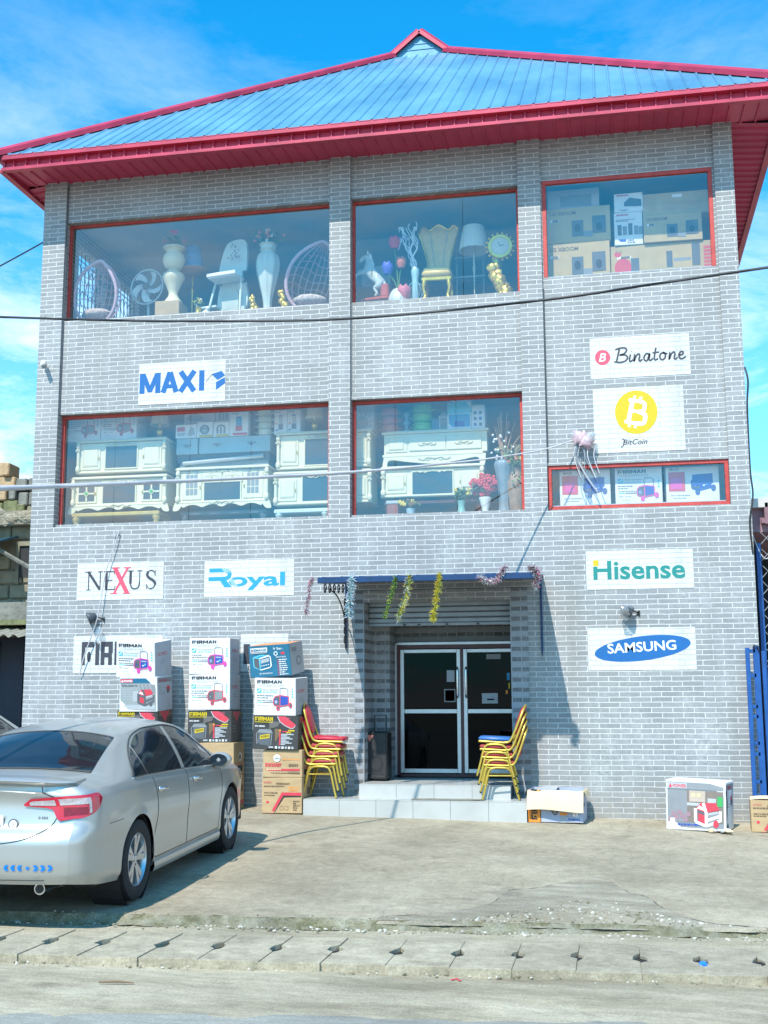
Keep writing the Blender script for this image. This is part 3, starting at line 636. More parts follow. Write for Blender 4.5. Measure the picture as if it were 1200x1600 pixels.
cap.build('ridge_cap', roof)
# fascia: trim, ribbed strip, rolled lip; all round
fa = MB(); zf0, zf1 = 9.085, 9.30
def fascia(a, b, nrm):
    a, b, nrm = Vector(a), Vector(b), Vector(nrm); d = (b-a); L = d.length; d.normalize(); Z = Vector((0, 0, 1))
    def bar(z0, z1, o0, o1): fa.add([p+nrm*o+Z*z for p in (a-nrm*0, b) for o, z in ((o0, z0), (o1, z0), (o1, z1), (o0, z1))], [(0, 1, 5, 4), (1, 2, 6, 5), (2, 3, 7, 6), (3, 0, 4, 7), (0, 3, 2, 1), (4, 5, 6, 7)], red_metal)
    bar(zf1-0.055, zf1+0.012, -0.03, 0.075); bar(zf0, zf0+0.045, -0.03, 0.055)
    P = rprof(0, L, 0.19); vs = []
    for x, h in P: vs += [a+d*x+nrm*(h*1.9-0.026)+Z*(zf0+0.04), a+d*x+nrm*(h*1.9-0.026)+Z*(zf1-0.05)]
    fa.add(vs, [(2*i, 2*i+2, 2*i+3, 2*i+1) for i in range(len(P)-1)], soffit_red)
fy = -0.70; fxl, fxr = EXL+0.08, EXR-0.08
fascia((fxl, fy, 0), (fxr, fy, 0), (0, -1, 0)); fascia((fxl, BYE-0.1, 0), (fxl, fy, 0), (-1, 0, 0)); fascia((fxr, fy, 0), (fxr, BYE-0.1, 0), (1, 0, 0))
fa.build('fascia', roof)
so = MB()
def soffit(x0, x1, mapf):
    P = rprof(x0, x1, 0.19); vs = []
    for x, h in P: vs += [mapf(x, 0, -h), mapf(x, 1, -h)]
    so.add(vs, [(2*i, 2*i+2, 2*i+3, 2*i+1) for i in range(len(P)-1)], soffit_red)
soffit(fxl, fxr, lambda x, t, h: (x, fy+t*(0.02-fy), zf0+0.02+0.05*t+h+0.02))
soffit(0.02, BYE-0.1, lambda y, t, h: (fxl+t*(BX0+0.02-fxl), y, zf0+0.02+0.05*t+h+0.02)); soffit(0.02, BYE-0.1, lambda y, t, h: (fxr-t*(fxr-BX1+0.02), y, zf0+0.02+0.05*t+h+0.02))
so.build('soffit', roof)
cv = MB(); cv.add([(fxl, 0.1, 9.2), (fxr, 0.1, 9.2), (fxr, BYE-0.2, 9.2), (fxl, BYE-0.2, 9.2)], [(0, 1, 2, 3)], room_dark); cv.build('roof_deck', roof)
# ---- roller shutter, entrance doors
sh_ = MB()
shut = pm('galvanised shutter', (0.30, 0.34, 0.38), 0.45, 0.3, 0.12, 5)
for k in range(4): sh_.span(-1.70, 0.25, 0.22, 0.235+0.015, 2.50+0.075*k, 2.50+0.075*k+0.066, shut, 0.012)
sh_.span(-1.70, 0.25, 0.215, 0.25, 2.46, 2.50, shut, 0.006); sh_.span(-1.70, 0.25, 0.24, 0.26, 2.46, 2.80, black)
for x in (-1.2, -1.0, -0.62, -0.2): sh_.box((x, 0.205, 2.475), (0.03, 0.02, 0.02), black)
sh_.build('roller_shutter', bld)
maroon = pm('maroon door frame', (0.075, 0.02, 0.025), 0.4, 0, 0.2, 8)
door_glass = glass_mat('darkened door glass', (0.035, 0.06, 0.085), 0.035, 0.002, fs=0.22)  # tint and weak gloss paint in the dark interior and street reflections
DY = 1.0
df = MB(); dz0, dz1 = 0.44, 2.26
df.span(-1.475, -1.445, DY-0.05, DY+0.06, dz0, dz1, alu); df.span(-1.445, 0.20, DY-0.05, DY+0.06, dz1-0.02, dz1+0.012, alu)
df.span(-1.445, -1.40, DY-0.03, DY+0.06, dz0, dz1-0.02, maroon); df.span(-1.40, 0.20, DY-0.03, DY+0.06, dz1-0.075, dz1-0.02, maroon); df.span(-0.545, -0.505, DY-0.035, DY+0.06, dz0, dz1-0.075, maroon); df.span(-1.40, 0.20, DY-0.03, DY+0.06, dz0-0.02, dz0+0.02, maroon)
df.build('door_frame', bld)
def leaf(x0, x1, hx, card):
    f = MB(); t = 0.055; z0, z1 = dz0+0.03, dz1-0.085
    f.span(x0, x0+t, DY-0.025, DY+0.025, z0, z1, alu, .004); f.span(x1-t, x1, DY-0.025, DY+0.025, z0, z1, alu, .004)
    for a, b in ((z0, z0+0.06), (1.285, 1.345), (z1-0.05, z1)): f.span(x0+t, x1-t, DY-0.022, DY+0.022, a, b, alu, .004)
    o = f.build('glass_door', bld)
    g = MB()
    for a, b in ((z0+0.06, 1.285), (1.345, z1-0.05)): g.quad((x0+t, DY, a), (x1-t, DY, a), (x1-t, DY, b), (x0+t, DY, b), door_glass)
    g.build('glass', o)
    h = MB(); h.tube(spl([(hx, DY-0.02, 1.50), (hx, DY-0.075, 1.52), (hx, DY-0.085, 1.60), (hx, DY-0.085, 1.82), (hx, DY-0.075, 1.90), (hx, DY-0.02, 1.92)], 4), 0.014, chrome, 8); h.build('handle', o)
    fr = Fr((0, DY-0.006, 0))
    for a, b, d, e, m_ in card: c = MB(); c.rect(fr, a, b, d, e, m_); c.build('notice', o)
i_pap = ink('paper notice', (0.36, 0.40, 0.44))
leaf(-1.40, -0.545, -0.585, [(-0.74, -0.63, 1.72, 1.88, i_pap), (-0.78, -0.62, 1.44, 1.62, i_mid), (-0.765, -0.635, 1.455, 1.605, i_brown), (-0.72, -0.67, 1.50, 1.57, i_lgrey)])
leaf(-0.505, 0.35, -0.465, [(-0.25, -0.03, 1.42, 1.56, i_pap), (-0.18, -0.08, 1.465, 1.485, i_kteal), (-0.18, 0.02, 2.03, 2.10, i_mid), (0.08, 0.11, 1.55, 1.60, i_orange), (0.10, 0.14, 1.74, 1.84, i_sky), (0.12, 0.14, 1.62, 1.70, i_yel)])
# ---- canopy over the entrance, on scroll brackets; deepened to lengthen its wall shadow
cn = MB(); CY0 = -1.50
cn.add([(-1.975, CY0, 2.925), (0.693, CY0, 2.905), (0.693, GF, 3.07), (-1.975, GF, 3.07), (-1.975, CY0, 2.965), (0.693, CY0, 2.945), (0.693, GF, 3.09), (-1.975, GF, 3.09)], [(0, 3, 2, 1), (4, 5, 6, 7), (0, 1, 5, 4), (3, 0, 4, 7), (1, 2, 6, 5)], canopy_blue)
for i in range(12): x = -1.93+i*0.235; cn.tube([(x, CY0+0.02, 2.962), (x, GF, 3.092)], 0.012, canopy_blue, 6)
cn.box((-0.641, CY0-0.012, 2.925), (2.68, 0.03, 0.075), canopy_blue, bev=0.006); cn.box((-0.641, -0.75, 2.985), (2.6, 0.03, 0.04), canopy_blue)
can = cn.build('entrance_canopy', bld)
for bx in (-1.95, 0.66):
    b = MB(); b.tube([(bx, CY0+0.06, 2.905), (bx, GF-0.02, 3.03), (bx, GF-0.02, 2.16)], 0.014, canopy_blue, 8)
    if bx < 0:
        for k in range(5):
            zc, yc = 2.84+0.022*k, -1.25+0.25*k
            b.tube([(bx, yc+0.075*math.cos(t)*(1-t/11), zc+0.075*math.sin(t)*(1-t/11)) for t in [j*0.5 for j in range(15)]], 0.008, black, 6)
        for k in range(5):
            zc = 2.76-0.125*k; b.tube([(bx, GF-0.085+0.055*math.cos(t)*(1-t/12), zc+0.065*math.sin(t)*(1-t/12)) for t in [j*0.5 for j in range(15)]], 0.008, black, 6)
        b.tube(spl([(bx, -1.0, 2.86), (bx, -0.55, 2.80), (bx, -0.2, 2.6), (bx, -0.1, 2.3), (bx, -0.08, 2.15)], 5), 0.009, black, 6)
    else:
        b.tube([(bx, GF-0.02, 2.16), (bx, GF-0.035, 2.08), (bx, GF-0.02, 2.02)], [0.014, 0.012, 0.004], canopy_blue, 6)
    b.build('scroll_bracket', can)
# ---- tiled entrance steps
st = MB()
def tiled(x0, x1, y0, y1, z0, z1, n, skew=0.0):
    st.span(x0+0.01, x1-0.01, y0+0.012, y1, z0, z1-0.012, grout)
    for i in range(n):
        a = x0+(x1-x0)*i/n; b = x0+(x1-x0)*(i+1)/n
        st.span(a+0.002, b-0.002, y0, y0+0.01, z0, z1-0.012, tile_white); st.span(a+0.002, b-0.002, y0, y1, z1-0.01, z1, tile_white)
tiled(-2.355, 0.465, -0.72, -0.052, -0.05, 0.237, 6)
tiled(-1.695, 0.245, -0.42, 1.0, 0.237, 0.408, 4)
st.span(-1.47, 0.20, 1.0, 1.3, 0.2, 0.405, room_floor)
tag(st.build('entrance_steps'), 'two pale tiled steps up to the glass entrance doors', 'steps')
md = MB(); md.grid(lambda u, v: (-0.98+0.92*u, -0.71+0.26*v, 0.241+0.010*abs(noise.noise(Vector((u*6, v*3, 1))))), 16, 6, pm('worn door mat', (0.22, 0.21, 0.17), 0.95, 0, 0.25, 14)); tag(md.build('door_mat', smooth=50), 'thin worn mat lying on the lower entrance step', 'door mat')
for x, z1, z0, r_, m_ in ((0.786, 7.0, 4.6, .014, i_dgrey), (-1.895, 6.98, 5.7, .01, i_mid), (-6.245, 9.1, 5.6, .014, i_dgrey)): pp = MB(); pp.tube([(x, -0.012, z1), (x, -0.012, z0)], r_, m_, 6); pp.build('conduit_and_shade_line', bld)  # leftmost tube stands in for the shadow line beside the corner pillar
# ------------------------------------------------------------ painted signs on the wall
def wall_sign(x0, x1, z0, z1, y, label, draw, name='painted_sign'):
    t = thing(name, label, 'painted sign', ((x0+x1)/2, y, z0), group=None)
    cx = (x0+x1)/2
    b = MB(); b.span(x0-cx, x1-cx, -0.006, 0.004, 0, z1-z0, brick_white); ob = b.build('sign_panel', t)
    d = MB(); draw(d, Fr((x0-cx, -0.006, 0)), x1-x0, z1-z0); d.build('lettering', t)
    return t
def s_maxi(d, f, w, h):
    k = .078; B_, T_ = .165, .465; rb = lambda p, w_=k: d.ribbon(f, p, w_, i_blue)
    rb([(.055, B_), (.055, T_)]); rb([(.295, B_), (.295, T_)]); d.poly(f, [(.02, T_), (.10, T_), (.175, .285), (.25, T_), (.33, T_), (.205, B_+.015), (.145, B_+.015)], i_blue)
    rb([(.375, B_), (.475, T_)]); rb([(.575, B_), (.475, T_)]); rb([(.41, .255), (.54, .255)], .06)
    rb([(.635, T_), (.845, B_)]); rb([(.845, T_), (.635, B_)]); rb([(.955, B_), (.955, T_)])
    d.poly(f, [(1.10, .40), (1.25, .44), (1.305, .37), (1.19, .31)], i_blue); d.poly(f, [(1.17, .28), (1.30, .345), (1.305, .255), (1.17, .165)], i_blue)
    d.ribbon(f, [(1.02, .29), (1.06, .345), (1.12, .40)], .008, i_gry)
wall_sign(-5.034, -3.727, 5.672, 6.284, -0.0, 'white sign with bold blue capitals and a folded blue tab under the long top window', s_maxi)
def serif(d, f, pts, w, mat, l=0.002): d.ribbon(f, pts, w, mat, l)
def s_nexus(d, f, w, h):
    m = i_gry; t, s = .038, .016
    def sf(x, y, k=.05): d.rect(f, x-k, x+k, y, y+.012, m, .0022)
    # N
    d.rect(f, .165, .165+s, .145, .40, m); d.ribbon(f, [(.165, .40), (.345, .145)], t, m); d.rect(f, .338, .338+s, .145, .40, m); sf(.165, .395); sf(.173, .140, .035); sf(.346, .395, .035)
    # E
    d.rect(f, .42, .42+t, .145, .40, m); sf(.44, .395, .04); d.rect(f, .42, .56, .392, .405, m, .0023); d.rect(f, .42, .57, .14, .153, m, .0023); d.rect(f, .42, .53, .268, .28, m, .0023); d.poly(f, [(.545, .40), (.56, .40), (.562, .35), (.556, .35)], m, .0023); d.poly(f, [(.565, .14), (.578, .20), (.570, .20), (.553, .14)], m, .0023)
    # U
    d.ribbon(f, [(.80, .40), (.80, .22)], t, m); d.ribbon(f, spl([(.80, .24), (.815, .17), (.865, .148), (.92, .17), (.935, .24)], 6), .02, m, .0023); d.rect(f, .928, .942, .22, .40, m); sf(.80, .395, .045); sf(.935, .395, .035)
    # S
    d.ribbon(f, spl([(1.16, .36), (1.12, .398), (1.07, .39), (1.045, .345), (1.07, .30), (1.13, .262), (1.165, .215), (1.14, .16), (1.08, .146), (1.04, .19)], 6), [.012]*4+[.018]*10+[.038]*24+[.018]*10+[.012]*7, m); d.rect(f, 1.155, 1.167, .33, .405, m); d.rect(f, 1.035, 1.047, .14, .215, m)
    # the tall red X
    r = i_pink; d.ribbon(f, [(.565, .445), (.755, .09)], .062, r, .003); d.ribbon(f, [(.755, .445), (.56, .09)], .03, r, .0026); d.rect(f, .52, .63, .44, .455, r, .0032); d.rect(f, .70, .80, .44, .455, r, .0032); d.rect(f, .505, .61, .08, .095, r, .0032); d.rect(f, .69, .80, .08, .095, r, .0032)
wall_sign(-5.845, -4.56, 2.872, 3.403, GF, 'white sign with dark serif capitals around a tall pink red X', s_nexus)
def s_royal(d, f, w, h):
    m = i_sky
    d.ribbon(f, [(.07, .365), (.28, .365)], .055, m); d.ribbon(f, [(.27, .365)]+[(.28+.085*math.cos(t), .305+.06*math.sin(t)) for t in [math.pi/2-k*math.pi/10 for k in range(11)]]+[(.06, .245)], .055, m, .0022)
    d.poly(f, [(.20, .26), (.285, .26), (.40, .13), (.29, .13)], m, .0024)
    for k in range(5): d.ribbon(f, [(.245+.018*k, .40), (.30+.018*k, .33)], .004, i_white, .003)
    d.text(f, 'oyal', .355, .145, .185, m, bold=.035, fit=.80)
    for k in range(5): d.ribbon(f, [(.36+.016*k, .24), (.42+.016*k, .135)], .004, i_white, .003)
wall_sign(-3.96, -2.68, 2.885, 3.38, GF, 'white sign with rounded sky blue lettering, right of the serif sign', s_royal)
def firman(d, f, x, y, w, h, m, l=.002):
    """Heavy block letters whose F has an eye in its counter."""
    k = w/6.0; R_ = lambda a, b, c, e: d.rect(f, x+a*k, x+b*k, y+c*h, y+e*h, m, l); P_ = lambda q: d.poly(f, [(x+a*k, y+b*h) for a, b in q], m, l)
    R_(0, .3, 0, 1); R_(.3, 1.02, .76, 1); d.ell(f, x+.62*k, y+.36*h, .16*k, .23*h, m, l, n=16)
    R_(1.14, 1.46, 0, 1)
    R_(1.58, 1.9, 0, 1); R_(1.9, 2.55, .78, 1); R_(1.9, 2.5, .32, .52); R_(2.2, 2.56, .5, .8); R_(2.2, 2.52, 0, .34)
    R_(2.7, 3.0, 0, 1); R_(3.65, 3.95, 0, 1); P_([(3.0, 1), (3.0, .55), (3.32, .1), (3.65, .55), (3.65, 1), (3.32, .5)])
    P_([(4.05, 0), (4.35, 1), (4.55, 1), (4.55, .72), (4.38, 0)]); P_([(5.0, 0), (4.72, 1), (4.55, 1), (4.55, .72), (4.7, 0)]); R_(4.4, 4.7, .2, .4)
    R_(5.1, 5.4, 0, 1); R_(5.72, 6.0, 0, 1); P_([(5.4, 1), (5.4, .6), (5.72, 0), (5.72, .4)])
wall_sign(-5.865, -4.55, 1.855, 2.375, GF, 'white sign with heavy dark block letters half hidden by the first carton stack', lambda d, f, w, h: firman(d, f, .125, .11, 1.09, .325, i_gry))
def s_life(d, f, w, h):
    d.rect(f, .04, .13, .10, .37, i_gry); d.rect(f, .13, .24, .10, .16, i_gry); d.ribbon(f, [(.40+.11*math.cos(t), .23+.12*math.sin(t)) for t in [math.pi*.25+k*math.pi*1.6/16 for k in range(17)]], .05, i_gry); d.rect(f, .42, .52, .21, .25, i_gry, .003)
    d.text(f, "Life's Good", .11, .015, .07, i_gry, bold=.02)
wall_sign(-3.42, -2.75, 1.86, 2.365, GF, 'white sign almost wholly hidden behind the stack with the teal carton', s_life)
SCRIPT = [  # one-line handwriting, letter by letter, on a unit grid
    [(.02, .02), (.20, .95)], [(-.02, .88), (.22, .98), (.50, .97), (.58, .80), (.44, .58), (.22, .50), (.50, .48), (.62, .30), (.50, .08), (.22, 0), (-.10, .06)],
    [(.78, .50), (.72, .16), (.76, .02), (.92, .14)], [(.84, .70), (.85, .73)],
    [(1.0, .50), (.96, .02), (1.08, .38), (1.22, .50), (1.27, .36), (1.22, .08), (1.30, .02), (1.40, .14)],
    [(1.78, .44), (1.64, .50), (1.50, .30), (1.52, .06), (1.66, .04), (1.80, .48), (1.76, .10), (1.84, .02), (1.96, .16)],
    [(2.14, .86), (2.04, .22), (2.08, .03), (2.24, .12)], [(1.96, .52), (2.30, .56)],
    [(2.52, .50), (2.36, .40), (2.34, .14), (2.46, .02), (2.60, .14), (2.62, .38), (2.52, .50), (2.74, .40)],
    [(2.86, .50), (2.82, .02), (2.94, .38), (3.08, .50), (3.13, .36), (3.08, .08), (3.16, .02), (3.26, .14)],
    [(3.36, .26), (3.54, .34), (3.56, .48), (3.44, .50), (3.34, .30), (3.38, .06), (3.52, .02), (3.70, .16)]]
def s_bin(d, f, w, h):
    d.ell(f, .165, .29, .10, .105, i_pink, rot=.2)
    d.text(f, 'B', .115, .235, .12, i_white, bold=.02, shear=.25, l=.003)
    for st_ in SCRIPT: d.ribbon(f, spl([(.34+a*.245, .21+b*.20) for a, b in st_], 6), .022, i_gry, .0025)
wall_sign(1.388, 2.687, 5.70, 6.26, 0.0, 'white sign with dark handwritten script beside a pink oval badge', s_bin)
def s_bit(d, f, w, h):
    d.ell(f, .555, .535, .275, .295, i_yel, n=56)
    T = lambda q: [(.555+(a*math.cos(.22)+b*math.sin(.22)), .535+(-a*math.sin(.22)+b*math.cos(.22))) for a, b in q]
    o = i_white; L = .0028
    d.ribbon(f, T([(-.075, -.15), (-.075, .15)]), .055, o, L); d.ribbon(f, T([(-.125, .15), (.03, .15)]), .045, o, L); d.ribbon(f, T([(-.125, -.15), (.04, -.15)]), .045, o, L); d.ribbon(f, T([(-.075, .01), (.04, .01)]), .042, o, L)
    d.ribbon(f, T(spl([(.02, .15), (.085, .13), (.09, .04), (.03, .01)], 5)), .05, o, L+.0002); d.ribbon(f, T(spl([(.03, .01), (.12, -.02), (.12, -.13), (.03, -.15)], 5)), .055, o, L+.0004)
    for x in (-.055, .025):
        d.ribbon(f, T([(x, .16), (x, .215)]), .036, o, L); d.ribbon(f, T([(x, -.215), (x, -.16)]), .036, o, L)
    d.text(f, 'BitCoin', .37, .10, .075, i_gry, bold=.012, shear=.3)
    d.ribbon(f, spl([(.34, .075), (.37, .085), (.385, .17), (.36, .175)], 4), .012, i_gry)
wall_sign(1.41, 2.58, 4.684, 5.559, 0.0, 'white sign with a yellow coin disc and small black script below', s_bit)
def s_his(d, f, w, h):
    d.text(f, 'Hisense', .09, .135, .245, i_teal, bold=.03, fit=1.16)
    d.rect(f, .08, .155, .30, .395, i_white, .003); d.rect(f, .09, .157, .305, .385, i_yel, .0036)
wall_sign(1.252, 2.605, 2.874, 3.375, GF, 'white sign with bold teal lettering and one yellow square', s_his)
def s_sam(d, f, w, h):
    d.ell(f, .685, .275, .605, .155, i_blue, rot=.115, n=64)
    d.text(f, 'SAMSUNG', .25, .215, .125, i_white, bold=.025, fit=.86, l=.0035, rot=.05)
wall_sign(1.243, 2.592, 1.836, 2.376, GF, 'white sign with a tilted blue oval and white capitals', s_sam)
# ------------------------------------------------------------ cartons
def fronts(w, d, h):
    return Fr((-w/2, -d/2, 0)), Fr((w/2, -d/2, 0), (0, 1, 0)), Fr((-w/2, -d/2, h), (1, 0, 0), (0, 1, 0))
def lines(b, f, x0, x1, ys, hgt, m, seed=0, l=.002, frac=(.45, 1)):
    """Rows of small print: word-sized dashes."""
    r = random.Random(seed)
    for y in ys:
        x = x0; e = x0+(x1-x0)*r.uniform(*frac)
        while x < e-.004:
            k = min(r.uniform(.012, .045), e-x); b.rect(f, x, x+k, y, y+hgt, m, l); x += k+.007
def genset(b, f, x, y, s, fr_m, body_m, l=.002, handle=True):
    """Printed picture of a portable generator on two wheels, about s wide."""
    P = lambda q, m, k=0: b.poly(f, [(x+a*s, y+c*s) for a, c in q], m, l+k)
    if handle: b.ribbon(f, [(x+a*s, y+c*s) for a, c in [(.36, .5), (.36, 1.02), (.40, 1.07), (.72, 1.07), (.82, .98), (.82, .5)]], .022*s/.3*.55, fr_m if handle == 2 else i_mid, l)
    P([(.02, .18), (.34, .12), (.34, .62), (.10, .58), (.02, .50)], i_dgrey); P([(.40, .14), (.84, .22), (.84, .60), (.40, .64)], body_m, .0003)
    P([(.05, .26), (.24, .20), (.26, .44), (.05, .48)], body_m, .0004); b.ell(f, x+.15*s, y+.33*s, .075*s, .09*s, i_lgrey, l+.0006, n=16); b.ell(f, x+.15*s, y+.33*s, .04*s, .05*s, body_m, l+.0008, n=14)
    for q in ([(0, .18), (0, .50), (.1, .62), (.38, .68), (.86, .62)], [(.02, .15), (.38, .08), (.88, .18)], [(.37, .08), (.37, .66)], [(.86, .2), (.86, .62)]): b.ribbon(f, [(x+a*s, y+c*s) for a, c in q], .05*s, fr_m, l+.001)
    P([(.44, .50), (.74, .49), (.74, .55), (.44, .57)], i_lgrey, .0008); P([(.5, .25), (.6, .27), (.6, .33), (.5, .32)], i_white, .0008); P([(.62, .3), (.72, .31), (.72, .4), (.62, .4)], i_cyan, .0008)
    for cx, cy_ in ((.26, .0), (.97, .16)):
        b.ell(f, x+cx*s, y+cy_*s, .11*s, .15*s, fr_m, l+.0014, n=18); b.ell(f, x+(cx+.01)*s, y+cy_*s, .055*s, .08*s, i_mag if fr_m is i_mag else i_dgrey, l+.0018, n=14)
def carton_mesh(w, d, h, mat, bev=.006, taper=0.0):
    b = MB(); b.box((0, 0, h/2), (w, d, h), mat, bev=bev)
    r = random.Random(int(w*1000+h*77))
    b.v = [(x*(1+taper*(z/h-.5)), y+0.006*math.sin(3*z/h+x*5), z) for x, y, z in b.v]
    return b
def pr_gen(b, w, d, h, fr_m=None, body_m=None, seed=0, side='SUMEC'):
    F, Sd, T = fronts(w, d, h); fr_m = fr_m or i_mag; body_m = body_m or i_dblue
    firman(b, F, .035*w/.55, h*.855, w*.60, h*.085, inkblack)
    b.text(F, 'ECOLOGICAL-LINE', .05*w/.55, h*.775, h*.055, i_lgrey, fit=w*.62, l=.002)
    b.rect(F, .06*w, .17*w, h*.60, h*.72, i_cyan); b.ribbon(F, [(.08*w, h*.63), (.15*w, h*.70)], .012, i_white, .003); b.ribbon(F, [(.08*w, h*.69), (.11*w, h*.69)], .008, i_dblue, .003)
    b.text(F, 'Petrol Generator', .21*w, h*.672, h*.05, i_mid, fit=w*.38); b.text(F, 'RATED POWER', .21*w, h*.605, h*.04, i_cyan, bold=.02, fit=w*.34)
    lines(b, F, .06*w, .5*w, [h*.52, h*.46], .010, i_dgrey, seed); b.rect(F, .07*w, .20*w, h*.335, h*.36, i_cyan); lines(b, F, .07*w, .48*w, [h*.385], .012, i_mid, seed+2, frac=(.9, 1)); b.rect(F, .21*w, .47*w, h*.338, h*.355, i_dgrey)
    b.text(F, '1kw', .08*w, h*.25, h*.045, i_dgrey, bold=.02); lines(b, F, .20*w, .40*w, [h*.25], .012, i_lgrey, seed+3); lines(b, F, .06*w, .45*w, [h*.16, h*.085], .008, i_lgrey, seed+4, frac=(.6, .9))
    genset(b, F, .47*w, h*.20, w*.42, fr_m, body_m)
    b.ell(F, .90*w, h*.90, .035*w, .035*w, i_red, n=18); b.rect(F, .888*w, .915*w, h*.89, h*.91, i_white, .003)
    for k in range(4): b.ell(F, .925*w, h*(.72-.075*k), .012, .014, i_cyan if k else i_kteal, n=10)
    b.text(Sd, side, d*.16, h*.60, h*.10, i_red, shear=.2, fit=d*.62)
    lines(b, Sd, d*.3, d*.8, [h*.42, h*.36], .008, i_mid, 5); b.ribbon(Sd, [(d*.45, h*.5), (d*.55, h*.5)], .006, i_mid); b.rect(Sd, d*.05, d*.95, h*.26, h*.263, i_mid)
    b.rect(T, 0.01, w-.01, d*.49, d*.51, i_lgrey, .001); b.rect(T, w*.36, w*.5, d*.25, d*.33, card_brown, .0015)
def pr_power(b, w, d, h, seed=0, grime=False):
    F, Sd, T = fronts(w, d, h)
    b.rect(F, .025*w, .965*w, .05*h, .96*h, i_mid, .0012)
    scene = ink('print interior', (0.30, 0.33, 0.33)) if not grime else ink('print warm interior', (0.21, 0.17, 0.145))
    top = i_kteal if not grime else i_mid
    b.rect(F, .025*w, .965*w, .82*h, .96*h, top, .0016); b.rect(F, .03*w, .36*w, .84*h, .945*h, i_red if not grime else i_lgrey, .002)
    b.poly(F, [(.05*w, .85*h), (.11*w, .85*h), (.08*w, .935*h)], i_white if not grime else i_red, .003); b.text(F, 'POWER', .12*w, .855*h, .065*h, i_white if not grime else i_red, bold=.04, fit=w*.23, l=.003)
    if not grime: b.text(F, 'PETROL GENERATOR', .07*w, .73*h, .045*h, i_dgrey, bold=.02, fit=w*.42, l=.003)
    b.rect(F, .03*w, .96*w, .17*h, .80*h, scene, .0016)
    if not grime:
        b.text(F, 'PETROL GENERATOR', .07*w, .72*h, .045*h, i_dgrey, bold=.02, fit=w*.42, l=.003); lines(b, F, .1*w, .4*w, [h*(.63-.07*k) for k in range(5)], .008, i_lgrey, seed, l=.003)
        b.rect(F, .36*w, .60*w, .30*h, .60*h, i_lgrey, .0022); b.rect(F, .5*w, .95*w, .52*h, .78*h, i_mid, .0022)
        for k in range(4): b.ribbon(F, [((.5+.1*k)*w, .78*h), ((.56+.1*k)*w, .56*h)], .008, i_lgrey, .0026)
        b.rect(F, .03*w, .96*w, .06*h, .20*h, i_lgrey, .0022)
    else:
        b.rect(F, .03*w, .36*w, .17*h, .80*h, i_mid, .0020); b.rect(F, .40*w, .66*w, .58*h, .80*h, ink('print beige', (.47, .38, .31)), .0022); b.rect(F, .36*w, .64*w, .50*h, .56*h, i_lgrey, .0024); b.rect(F, .70*w, .84*w, .42*h, .66*h, i_lgrey, .0024); b.rect(F, .86*w, .95*w, .5*h, .70*h, i_green, .0024)
        for k in range(2): b.rect(F, (.44+.08*k)*w, (.50+.08*k)*w, .68*h, .75*h, ink('print lamp', (.7, .62, .3)), .003)
        for k in range(7): b.ell(F, (.08+.05*k)*w, (.22+.035*((k*3) % 5))*h, .045*w, .05*h, ink('print mauve', (.33, .20, .24)), .0026+.0001*k, n=10)
        b.rect(F, .07*w, .15*w, .10*h, .24*h, i_white, .004)
        lines(b, F, .2*w, .62*w, [.10*h], .022, i_dblue, 3, l=.004, frac=(.95, 1))
    x, y, s = .50*w, (.18 if not grime else .10)*h, .42*w
    P = lambda q, m, k=0: b.poly(F, [(x+a*s, y+c*s) for a, c in q], m, .0034+k)
    P([(.0, .18), (.42, .0), (.42, .52), (.0, .66)], i_dgrey); P([(.42, .0), (.95, .22), (.95, .60), (.42, .5)], i_mid, .0002); P([(.0, .66), (.42, .52), (.95, .64), (.80, .92), (.2, .90)], i_red, .0003); P([(.1, .20), (.36, .09), (.36, .42), (.1, .50)], i_red, .0005); P([(.5, .42), (.9, .52), (.9, .60), (.5, .52)], i_lgrey, .0005); P([(.05, .68), (.40, .58), (.40, .66), (.15, .80)], i_white, .0006)
    for q in ([(.42, .0), (.42, .52), (.30, .90)], [(.42, .0), (.98, .24), (.98, .60)], [(.0, .16), (.42, .0)], [(.0, .16), (.0, .68)], [(.42, .22), (.98, .42)]): b.ribbon(F, [(x+a*s, y+c*s) for a, c in q], .028*s/.25, i_white if grime else i_dgrey, .0044)
    b.ell(F, x+.8*s, y+.1*s, .11*s, .15*s, i_red if grime else i_dgrey, .0048, n=16)
    b.rect(Sd, .05*d, .95*d, .82*h, .95*h, i_mid); b.text(Sd, 'POWER', .15*d, .85*h, .06*h, i_red, bold=.03, fit=d*.5, l=.003); lines(b, Sd, .1*d, .55*d, [h*(.72-.06*k) for k in range(5)], .008, i_mid, 4); b.ell(Sd, .72*d, .62*h, .12*d, .1*h, i_red, n=14); b.ell(Sd, .7*d, .56*h, .08*d, .07*h, i_dgrey, .003, n=12)
    b.rect(T, .01, w-.01, d*.49, d*.51, i_lgrey, .001)
